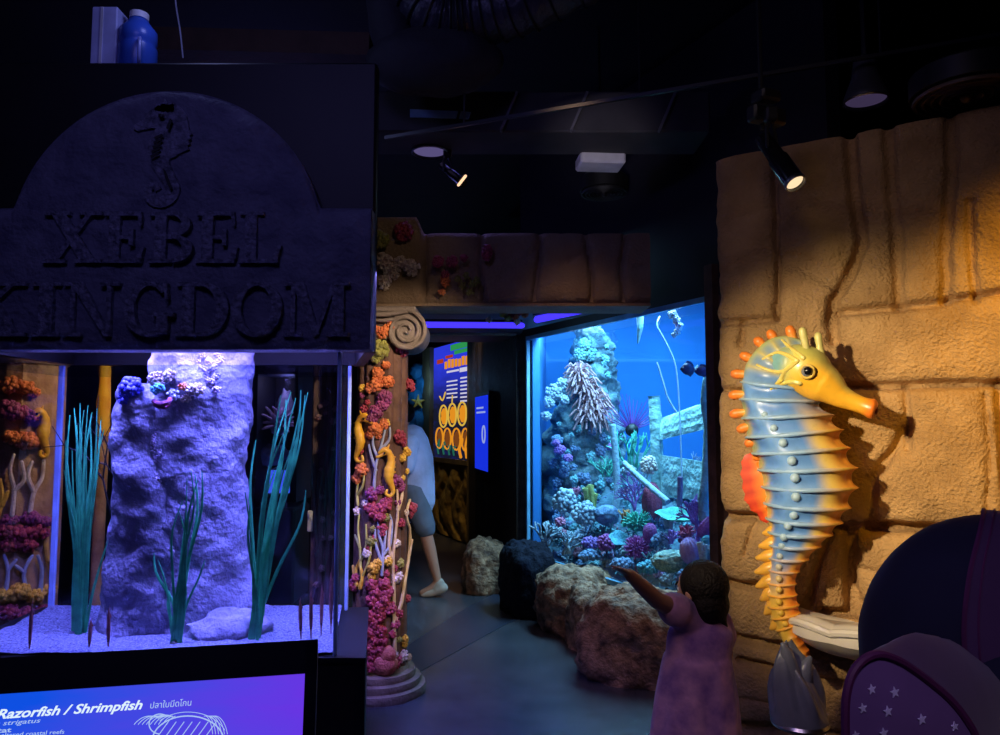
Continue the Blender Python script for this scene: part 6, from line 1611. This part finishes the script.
def head(mb, c, r, face, up=Vector((0, 0, 1))):
    """skull, jaw, nose, ears, lips; face = direction looked at. r = half head height"""
    f = face.normalized(); s = f.cross(up).normalized(); u = s.cross(f)
    M = Matrix((s, f, u)).transposed()
    mb.ball(c + u * r * .18, (r * .74, r * .88, r * .84), 28, 20, M)
    mb.ball(c + f * r * .12 - u * r * .35, (r * .58, r * .66, r * .64), 24, 16, M)
    mb.ball(c + f * r * .52 - u * r * .78, (r * .26, r * .22, r * .2), 14, 10, M)
    mb.rtube([c + f * r * .80 + u * r * .12, c + f * r * .98 - u * r * .22], [r * .07, r * .14], 10)
    mb.rtube([c + f * r * .78 - s * r * .18 - u * r * .5, c + f * r * .84 - u * r * .49, c + f * r * .78 + s * r * .18 - u * r * .5], [r * .05, r * .075, r * .05], 8)
    for sg in (1, -1):
        mb.ball(c + s * sg * r * .76 - f * r * .02 - u * r * .05, (r * .10, r * .16, r * .26), 12, 10, M)
        mb.ball(c + f * r * .62 + s * sg * r * .34 - u * r * .25, (r * .24, r * .22, r * .22), 12, 8, M)
    mb.ball(c + f * r * .72 + u * r * .18, (r * .5, r * .12, r * .1), 16, 8, M)
    return M, f, s, u
def face_parts(parent, c, r, f, s, u):
    for sg in (1, -1):
        b = MB(); b.ball(c + f * r * .76 + s * sg * r * .30 + u * r * .02, r * .10, 12, 8); e = link('eye', b, M_white, parent)
        b = MB(); b.ball(c + f * r * .84 + s * sg * r * .30 + u * r * .02, r * .05, 10, 8); link('iris', b, M_blackgloss, e)
        b = MB(); b.rtube([c + f * r * .80 + s * sg * r * .46 + u * r * .2, c + f * r * .86 + s * sg * r * .30 + u * r * .26, c + f * r * .84 + s * sg * r * .14 + u * r * .22], r * .03, 6); link('eyebrow', b, HAIR, parent)
    b = MB(); b.rtube([c + f * r * .83 - s * r * .17 - u * r * .5, c + f * r * .90 - u * r * .5, c + f * r * .83 + s * r * .17 - u * r * .5], [r * .03, r * .045, r * .03], 8); link('lips', b, mat('lips', (.40, .13, .11), .45), parent)

# ---- girl pointing at the aquarium
gx, gy = P(697, 600, 2.62).x, 2.62
girl = thing('person', 'small child in a pink tie-dyed dress pointing at the big aquarium with the left arm', 'person', (gx, gy, 0))
hc = P(701, 591, 2.62); hr = .092
look = Vector((-.62, .78, -.03))
sh = P(700, 620, 2.62); shL = P(682, 613, 2.58); shR = P(718, 624, 2.66)
mb = MB()
head(mb, hc, hr, look)
mb.rtube([hc + Vector((0, 0, -.04)), sh + Vector((0, 0, -.02))], [.04, .048], 14)
pel = Vector((gx + .0, gy, .50)); chest = Vector((gx, gy, sh.z - .12))
mb.rtube([sh + Vector((0, 0, -.03)), chest, Vector((gx, gy, .62)), pel], [.07, .095, .095, .105], 20, flat=.8)
mb.rtube([shL, sh, shR], [.042, .055, .042], 12)
hand_t = P(629, 574, 2.36); el = shL.lerp(hand_t, .5) + Vector((.0, .0, -.018))
mb.rtube([shL, shL.lerp(el, .5), el, el.lerp(hand_t, .5), hand_t], [.036, .033, .029, .026, .019], 14)
hand(mb, hand_t, (P(612, 564, 2.30) - hand_t), Vector((.2, .3, -1)), .66, .12, .8)
elR = P(725, 652, 2.72); wrR = P(722, 690, 2.62)
mb.rtube([shR, elR, wrR], [.036, .029, .020], 14); hand(mb, wrR, Vector((-.05, -.05, -1)), Vector((-.5, .5, 0)), .66, .5)
for sg in (1, -1):
    hp = pel + Vector((sg * .055, 0, -.02)); kn = Vector((hp.x, hp.y + .01, .27)); an = Vector((hp.x, hp.y, .055))
    mb.rtube([hp, hp.lerp(kn, .5), kn, kn.lerp(an, .35), an], [.075, .064, .047, .044, .029], 16)
    mb.rtube([an + Vector((0, -.02, -.02)), an + Vector((-.03, .05, -.03)), an + Vector((-.055, .10, -.038))], [.028, .026, .018], 10)
mb.v = [(x, y, max(z, .006)) for x, y, z in mb.v]
bd = link('body', mb, SK, girl); remesh(bd, .0055, 3)
fv = look.normalized(); sv = fv.cross(Vector((0, 0, 1))).normalized(); uv_ = sv.cross(fv)
face_parts(girl, hc, hr, fv, sv, uv_)
mb = MB(); Mh = Matrix((sv, fv, uv_)).transposed()
mb.ball(hc - fv * .016 + uv_ * .026, (hr * .88, hr * .93, hr * .90), 36, 24, Mh, fn=lambda d: 1 + .03 * math.sin(math.atan2(d.x, d.y) * 18) * (1 - abs(d.z)))
mb.ball(hc - fv * .042 - uv_ * .038, (hr * .80, hr * .56, hr * .72), 28, 20, Mh, fn=lambda d: 1 + .04 * math.sin(math.atan2(d.x, d.y) * 14))
tl = [hc - fv * .07 + Vector((.0, 0, 0)), P(716, 602, 2.58), P(721, 622, 2.60), P(723, 638, 2.60), P(721, 652, 2.60)]
s_ = spline(tl, 18); mb.rtube(s_, [.030 * (1 - .55 * k / 17) * (1 + .08 * math.sin(k * 2)) for k in range(18)], 14)
ho = link('hair', mb, HAIR, girl); remesh(ho, .006, 2)
M_dress = mat('pink_tie_dye_cloth', (.66, .34, .46), .85, col2=(.24, .11, .30), scale=11, contrast=(.36, .64), bump=.2, bscale=40, sheen=.2)
mb = MB()
cs = [(sh + Vector((0, 0, .012)), .062, .052), (sh + Vector((0, 0, -.012)), .092, .072), (sh + Vector((0, 0, -.05)), .112, .088), (Vector((gx, gy, sh.z - .12)), .112, .098), (Vector((gx - .004, gy, .70)), .116, .108), (Vector((gx - .010, gy, .58)), .138, .128), (Vector((gx - .016, gy, .45)), .152, .145), (Vector((gx - .018, gy, .33)), .162, .16), (Vector((gx - .02, gy, .30)), .163, .16)]
def dressf(u, v):
    t = (len(cs) - 1) * v; c = catmull([c[0] for c in cs], t); rx = catmull([c[1] for c in cs], t); ry = catmull([c[2] for c in cs], t); a = 2 * PI * u
    k = 1 + (.05 * math.sin(a * 6 + 1) + .035 * math.sin(a * 11 + v * 4)) * sstep(.3, 1, v) + .012 * fbm((math.cos(a), math.sin(a), v * 4), 1.5)
    return Vector((c.x + rx * k * math.cos(a), c.y + ry * k * math.sin(a), c.z))
mb.grid(dressf, 72, 60)
mb.add([dressf(k / 72, 1) for k in range(72)], [tuple(range(72))]); mb.add([dressf(k / 72, 0) for k in range(72)], [tuple(range(71, -1, -1))])
dl = (el - shL).normalized()
mb.rtube([sh.lerp(shL, .4) + Vector((0, 0, -.02)), shL + dl * .01, shL + dl * .05, shL + dl * .075], [.055, .056, .058, .052], 20)
mb.rtube([sh.lerp(shR, .4) + Vector((0, 0, -.02)), shR, shR.lerp(elR, .45)], [.055, .056, .055], 20)
do = link('dress', mb, M_dress, girl); remesh(do, .007, 2)

# ---- person walking behind the column
wx, wy = P(410, 580, 6.7).x, 6.75
man = thing('person', 'person in a pale blue shirt and grey shorts walking half hidden behind the coral column', 'person', (wx, wy, 0))
hcm = Vector((wx - .10, wy, 1.56)); mb = MB(); lk = Vector((-1, .15, -.15)); head(mb, hcm, .115, lk)
mb.rtube([hcm + Vector((.02, 0, -.08)), Vector((wx - .02, wy, 1.36))], [.055, .065], 12)
mb.rtube([Vector((wx, wy, 1.34)), Vector((wx + .02, wy, 1.15)), Vector((wx + .01, wy, .95))], [.13, .145, .145], 18)
mb.rtube([Vector((wx - .0, wy - .18, 1.34)), Vector((wx, wy + .18, 1.34))], .06, 12)
for sg, ex in ((-1, -.14), (1, .10)):
    s0_ = Vector((wx, wy + sg * .19, 1.33)); e0_ = Vector((wx + ex * .5 + .03, wy + sg * .23, 1.08)); w0_ = Vector((wx + ex - .08, wy + sg * .22, .88))
    mb.rtube([s0_, e0_, w0_], [.05, .042, .028], 12); hand(mb, w0_, Vector((-.3, 0, -1)), Vector((0, -sg, 0)), 1.0, .5)
foot = P(438, 580, 6.62)
hp = Vector((wx + .02, wy - .08, .92)); kn = Vector((P(425, 538, 6.62).x, 6.65, .56)); an = Vector((foot.x, 6.62, .12))
mb.rtube([hp, hp.lerp(kn, .5), kn, kn.lerp(an, .35), an], [.095, .082, .058, .056, .036], 16)
mb.rtube([an, an + Vector((-.07, 0, -.06)), an + Vector((-.14, 0, -.085))], [.038, .036, .028], 10)
hp2 = Vector((wx - .02, wy + .08, .92)); kn2 = Vector((wx - .16, wy + .09, .52)); an2 = Vector((wx - .22, wy + .09, .09))
mb.rtube([hp2, hp2.lerp(kn2, .5), kn2, kn2.lerp(an2, .35), an2], [.095, .082, .058, .056, .036], 16)
mb.rtube([an2, an2 + Vector((-.08, 0, -.045)), an2 + Vector((-.15, 0, -.055))], [.038, .034, .026], 10)
bd = link('body', mb, SK, man); remesh(bd, .011, 2)
f_, s_, u_ = lk.normalized(), lk.cross(Vector((0, 0, 1))).normalized(), Vector((0, 0, 1))
face_parts(man, hcm, .115, f_, s_, u_)
mb = MB(); mb.ball(hcm - f_ * .02 + u_ * .035, (.098, .108, .098), 24, 16, Matrix((s_, f_, u_)).transposed()); link('hair', mb, HAIR, man)
mb = MB()
mb.rtube([Vector((wx, wy, 1.36)), Vector((wx + .02, wy, 1.2)), Vector((wx + .03, wy, 1.0)), Vector((wx + .03, wy, .80))], [.15, .175, .18, .185], 24)
mb.rtube([Vector((wx, wy - .19, 1.33)), Vector((wx, wy + .19, 1.33))], .085, 14)
for sg, ex in ((-1, -.14), (1, .10)): mb.rtube([Vector((wx, wy + sg * .19, 1.33)), Vector((wx + ex * .35 + .03, wy + sg * .225, 1.14))], [.078, .074], 14)
so = link('shirt', mb, mat('pale_blue_shirt', (.38, .50, .78), .85, sheen=.2, bump=.2, scale=6), man); remesh(so, .013, 3)
mb = MB()
mb.rtube([Vector((wx + .01, wy, .86)), Vector((wx + .01, wy, .78))], [.165, .16], 20)
mb.rtube([hp, hp.lerp(kn, .5), kn + Vector((0, 0, .03))], [.125, .11, .095], 16); mb.rtube([hp2, hp2.lerp(kn2, .5), kn2 + Vector((0, 0, .04))], [.125, .11, .095], 16)
so = link('shorts', mb, mat('grey_blue_shorts', (.10, .14, .20), .85), man); remesh(so, .013, 2)
for a_, tilt in ((an, .28), (an2, .05)):
    mb = MB(); M_ = Matrix.Rotation(-tilt, 3, 'Y')
    mb.rtube([a_ + M_ @ Vector((dx, 0, dz)) for dx, dz in ((.030, -.055), (-.03, -.060), (-.10, -.066), (-.155, -.074))], [.046, .046, .044, .034], 16)
    mb.rtube([a_ + M_ @ Vector((.012, 0, -.005)), a_ + M_ @ Vector((-.03, 0, -.045))], [.045, .048], 14)
    mb.v = [(x, y, max(z, .004)) for x, y, z in mb.v]
    so = link('shoe', mb, mat('beige_canvas_shoe', (.45, .38, .32), .8), man); remesh(so, .008, 3)

# ---- adult at the right edge of the picture
ax, ay = P(1045, 520, 1.62).x, 1.62
ad = thing('person', 'person in a dark navy top standing at the right edge carrying a purple bag', 'person', (ax, ay, 0))
zsh = P(1000, 520, 1.55).z
mb = MB(); hca = Vector((ax + .10, ay, zsh + .21)); lk = Vector((.75, .65, -.1)); head(mb, hca, .115, lk)
mb.rtube([hca + Vector((0, 0, -.08)), Vector((ax + .06, ay, zsh + .01))], [.055, .068], 14)
def Q(px, py, Y): return P(px, py, Y)
mb.rtube([Vector((ax + .04, ay, zsh - .08)), Vector((ax + .03, ay, zsh - .28)), Vector((ax, ay, .88))], [.13, .145, .14], 22)
for sg in (1, -1):
    hp = Vector((ax + sg * .09, ay, .86)); kn = Vector((ax + sg * .09, ay, .47)); an = Vector((ax + sg * .09, ay, .08))
    mb.rtube([hp, hp.lerp(kn, .5), kn, kn.lerp(an, .35), an], [.10, .086, .06, .058, .038], 16); mb.rtube([an, an + Vector((.03, .07, -.04)), an + Vector((.05, .14, -.055))], [.04, .036, .026], 10)
EC = Q(992, 652, 1.68); ER = Vector((.285, .17, .300))
arm = [EC + Vector((-.06, 0, .12)), EC + Vector((-.17, .0, .0)), EC + Vector((-.19, -.02, -.18))]; wr = EC + Vector((-.06, -.20, -.36))
mb.rtube(arm + [wr], [.055, .055, .045, .030], 14); hand(mb, wr, Vector((.3, -.5, .1)), Vector((0, -.3, -1)), 1.0, .7)
armR = [Vector((ax + .24, ay + .02, zsh - .07)), Vector((ax + .30, ay - .02, zsh - .35)), Vector((ax + .20, ay - .22, zsh - .42))]
mb.rtube([Vector((ax + .08, ay, zsh - .06))] + armR, [.07, .07, .05, .034], 14); hand(mb, armR[-1], Vector((-.4, -.7, 0)), Vector((0, 0, -1)), 1.0, .7)
bd = link('body', mb, SK, ad); remesh(bd, .010, 3)
f_, s_ = lk.normalized(), lk.cross(Vector((0, 0, 1))).normalized(); face_parts(ad, hca, .115, f_, s_, Vector((0, 0, 1)))
mb = MB(); mb.ball(hca - f_ * .022 + Vector((0, 0, .035)), (.100, .110, .100), 24, 16, Matrix((s_, f_, Vector((0, 0, 1)))).transposed()); link('hair', mb, HAIR, ad)
M_navy = mat('navy_cloth', (.010, .012, .045), .9, col2=(.006, .007, .03), scale=5, sheen=.1)
mb = MB()
# back and shoulder in navy cloth: rounded outline traced at its own depth
mb.ball(EC, ER, 48, 32, fn=lambda d: 1 + .012 * fbm(d, 3))
mb.rtube([EC + Vector((-.04, 0, -.02)), EC + Vector((-.02, 0, -.25)), EC + Vector((0, 0, -.42))], [.20, .19, .19], 24)
mb.rtube([EC + Vector((-.17, 0, .0)), EC + Vector((-.19, -.02, -.18)), EC + Vector((-.15, -.08, -.26))], [.085, .072, .055], 20)
mb.rtube([EC + Vector((.0, .0, .15)), EC + Vector((.14, 0, .18))], [.12, .09], 20)
mb.rtube([Vector((ax + .06, ay, zsh - .19)), Vector((ax + .05, ay, zsh - .34)), Vector((ax + .02, ay, .88))], [.185, .19, .185], 24)
mb.rtube([Vector((ax + .04, ay, zsh - .07)), Vector((ax + .12, ay, zsh - .07))], [.085, .095], 20)
mb.rtube([Vector((ax + .08, ay, zsh - .06)), armR[0], armR[1]], [.095, .092, .075], 18)
so = link('navy_top', mb, M_navy, ad); remesh(so, .011, 6)
mb = MB()
mb.rtube([Vector((ax, ay, .92)), Vector((ax, ay, .84))], [.185, .18], 20)
for sg in (1, -1): mb.rtube([Vector((ax + sg * .09, ay, .86)), Vector((ax + sg * .09, ay, .47)), Vector((ax + sg * .09, ay, .1))], [.12, .09, .075], 16)
so = link('trousers', mb, M_black, ad); remesh(so, .013, 2)
for sg in (1, -1):
    mb = MB()
    for k in range(4): mb.ball(Vector((ax + sg * .09 + .015 * k, ay - .02 + .055 * k, .045 - .004 * k)), (.05, .06, .042 - .003 * k), 14, 10)
    so = link('shoe', mb, M_dark, ad); remesh(so, .009, 2)

# ---- purple bag with a star print front pocket
M_pur = mat('purple_cloth', (.085, .035, .115), .85, col2=(.065, .025, .09), scale=5, sheen=.2)
M_pur2 = mat('violet_lining', (.20, .11, .30), .85, col2=(.16, .085, .26), scale=5)
M_pipe = mat('plum_piping', (.12, .02, .10), .6)
bag_ = thing('bag', 'purple bag with white stars and plum piping carried by the person in navy', 'bag', P(930, 720, 1.1))
fy0 = 1.02
fp = [(842, 735), (842, 705), (844, 688), (848, 674), (855, 663), (864, 656), (874, 653), (885, 655), (900, 662), (920, 676), (942, 694), (958, 712), (972, 735), (984, 770), (984, 830), (960, 850), (880, 850), (850, 800)]
front = [P(x, y, fy0 + (x - 842) * .0006) for x, y in fp]
cen = sum(front, Vector()) / len(front)
off_ = P(936, 634, 1.34) - P(868, 654, fy0 + .015)
mb = MB(); n = len(front); lay = 14
for i in range(lay + 1):
    v = i / lay; s = 1 + .0 * v - .10 * sstep(.6, 1, v)
    for p in front:
        q = cen + (p - cen) * s + off_ * v; q.z += .012 * math.sin(v * PI) + .004 * fbm(q, 9)
        mb.v.append(tuple(q)); mb.c.append(None)
for i in range(lay):
    for k in range(n): mb.f.append((i * n + k, i * n + (k + 1) % n, (i + 1) * n + (k + 1) % n, (i + 1) * n + k))
mb.f.append(tuple(lay * n + k for k in range(n))); mb.f.append(tuple(range(n - 1, -1, -1)))
link('bag_body', mb, M_pur, bag_, angle=50)
nf = (front[3] - front[0]).cross(front[10] - front[0]).normalized()
if nf.y > 0: nf = -nf
def ff(u, v):
    a = 2 * PI * u; k = u * n; i = int(k) % n; p = front[i].lerp(front[(i + 1) % n], k - int(k))
    return cen + (p - cen) * v * .985 + nf * (.004 + .016 * (1 - v * v))
mb = MB(); mb.grid(ff, 72, 12); _pk = BVHTree.FromPolygons(mb.v, mb.f); link('star_pocket', mb, M_pur2, bag_, angle=50)
mb = MB(); loop = [cen + (p - cen) * 1.0 + nf * .006 for p in front]; loop = spline(loop + [loop[0]], 90); mb.tube(loop, .0058, 8, False); link('piping', mb, M_pipe, bag_)
mb = MB()
M_star = mat('pale_star_print', (.75, .72, 1.0), .7)
d0 = nf
def FP(px, py):
    h_ = _pk.ray_cast(Vector((0, 0, CAMZ)), ray(px, py).normalized())
    return (h_[0] if h_[0] is not None else P(px, py, fy0)) + nf * .0008
for (x, y, r) in ((871, 689, 5.5), (894, 692, 6.0), (862, 708, 5.5), (887, 711, 6.0), (921, 719, 6.0), (883, 733, 6), (954, 726, 5), (855, 735, 5)):
    pl = []
    for k in range(10):
        a = PI / 2 + k * PI / 5 + .2; q = r if k % 2 == 0 else r * .42; pl.append(FP(x + q * math.cos(a) * .8, y - q * math.sin(a)))
    mb = MB(); mb.prism(pl, nf * .0012); link('star', mb, M_star, bag_, smooth=False)
# wide shoulder strap lying over the back and shoulder
def sf2(u, v, k=1.0):
    f = -.35 + 3.2 * v; yy = EC.y - ER.y * math.cos(f) * .97
    xs = (catmull([962, 958, 957, 962, 972, 978, 978], 6 * min(1, max(0, f + .35) / 2.2)) - 500) / F * yy - EC.x
    xx = xs + .20 * u
    q = math.sqrt(max(.05, 1 - (xx / ER.x) ** 2)) * 1.035 * k
    return EC + Vector((xx, -ER.y * q * math.cos(f), ER.z * q * math.sin(f)))
mb = MB(); mb.grid(lambda u, v: sf2(u, v), 14, 44)
so = link('shoulder_strap', mb, M_pur, bag_); sm = so.modifiers.new('thick', 'SOLIDIFY'); sm.thickness = .012; sm.offset = -1
mb = MB(); mb.tube([sf2(.12, k / 44, 1.008) for k in range(45)], .0022, 6); mb.tube([sf2(.0, k / 44) for k in range(45)], .005, 6); link('strap_stitching', mb, M_pipe, so)

# ================================================================== LIGHT
w = bpy.data.worlds.new('world'); sc.world = w; w.use_nodes = True
w.node_tree.nodes['Background'].inputs[0].default_value = (.25, .25, .7, 1); w.node_tree.nodes['Background'].inputs[1].default_value = .006
# big aquarium lamps
lamp('aquarium_lamp', 'AREA', (1.35, 6.4, 2.9), 210, (.33, .70, 1.0), (1.35, 6.4, 0), 1.7, 1.8)
lq = (T0 + T1) / 2 - TN * .36
o = lamp('aquarium_lamp', 'AREA', (lq.x, lq.y, 2.9), 165, (.38, .75, 1.0), None, 1.8, .35); o.rotation_euler = (0, 0, math.atan2(TE.y, TE.x))
# seagrass tank lamps
o = lamp('tank_lamp', 'AREA', (-1.35, 3.38, 2.3), 34, (.25, .21, 1.0), (-1.35, 3.38, 0), 1.3, .3); o.data.spread = math.radians(110)
o = lamp('tank_lamp', 'AREA', (-1.25, 3.12, 2.15), 95, (.29, .25, 1.0), (-1.25, 3.36, .6), 1.5, .1); o.data.spread = math.radians(90)
# spotlight on the statue and the wall
lamp('statue_spot', 'SPOT', (-1.0, 1.35, 2.35), 600, (1.0, .79, .50), W(890, 470, 0), .05, spot=38, blend=1.0)
lamp('wall_spot', 'SPOT', (1.85, 1.7, 2.75), 130, (1.0, .52, .03), W(1090, 345, 0), .1, spot=60, blend=1.0)
# column spot
lamp('column_spot', 'SPOT', (.45, 2.6, 2.5), 215, (1.0, .78, .55), (CX + .0, CY, 1.35), .05, spot=50, blend=.8)
lamp('left_reflection_lamp', 'SPOT', (-1.75, 4.05, 2.2), 36, (1.0, .70, .42), (DX, DY, 1.1), .06, spot=70, blend=.9)  # lights the column added as a reflection
# dim room lights, with unseen fills added to brighten single parts
lamp('sign_wash', 'AREA', (-1.0, .6, 3.6), 9, (.30, .27, 1.0), (-1.2, 3, 2.2), 1.0, .6)
lamp('partition_fill', 'POINT', (-2.0, 6.0, 2.9), 12, (.22, .22, 1.0), None, .2)  # unseen lamp added to give the tank a bluish background
lamp('wall_fill', 'SPOT', (.0, .7, 3.3), 20, (1.0, .74, .48), W(820, 235, 0), .35, spot=36, blend=1.0)  # unseen fill added for the dark upper left of the wall
lamp('jug_lamp', 'POINT', (P(150, 20, 3.3).x + .25, 3.1, 3.5), 3.0, (.35, .4, 1.0), None, .08)
lamp('aisle_spot', 'SPOT', (-.3, 4.75, 3.3), 38, (.22, .20, 1.0), (-.1, 4.6, 0), .2, spot=90, blend=1.0)
lamp('lintel_spot', 'SPOT', (.2, 2.2, 3.5), 9, (1.0, .75, .55), (-.58, 4.25, 2.5), .1, spot=22, blend=1.0)
lamp('poster_spot', 'SPOT', (-.35, 8.0, 3.4), 110, (1.0, .75, .35), (-.66, 9.8, .6), .06, spot=40, blend=.8)
lamp('grotto_lamp', 'POINT', (P(421, 380, 10.5).x, 10.4, 2.1), 5, (.2, .5, 1.0), None, .05)
lamp('walker_spot', 'SPOT', (-.15, 5.0, 2.25), 36, (.80, .76, 1.0), (-.78, 6.7, .9), .1, spot=34, blend=.9)
lamp('child_spot', 'SPOT', (-.5, .3, 3.0), 30, (1.0, .64, .80), (.72, 2.6, .65), .2, spot=24, blend=.9)
lamp('bag_fill', 'SPOT', (.2, -.3, 2.6), 34, (.75, .55, 1.0), (.75, 1.2, 1.1), .2, spot=36, blend=.9)  # unseen spot added to brighten the bag
lamp('box_lamp_fill', 'SPOT', (.1, 1.6, 1.9), 90, (.9, .82, 1.0), P(602, 150, 4.4), .1, spot=16, blend=1.0)  # unseen spot added to brighten the white box lamp
lamp('rock_spot', 'SPOT', (.3, 3.4, 3.4), 50, (1.0, .62, .36), (.62, 4.7, .3), .1, spot=44, blend=1.0)
lamp('display_lamp', 'POINT', (P(283, 380, 6.25).x, 6.42, 1.88), 2.2, (.45, .4, 1.0), None, .04)
lamp('rock_far_spot', 'SPOT', (-.2, 4.9, 2.2), 5, (1.0, .72, .5), (-.08, 6.2, .3), .1, spot=30, blend=1.0)
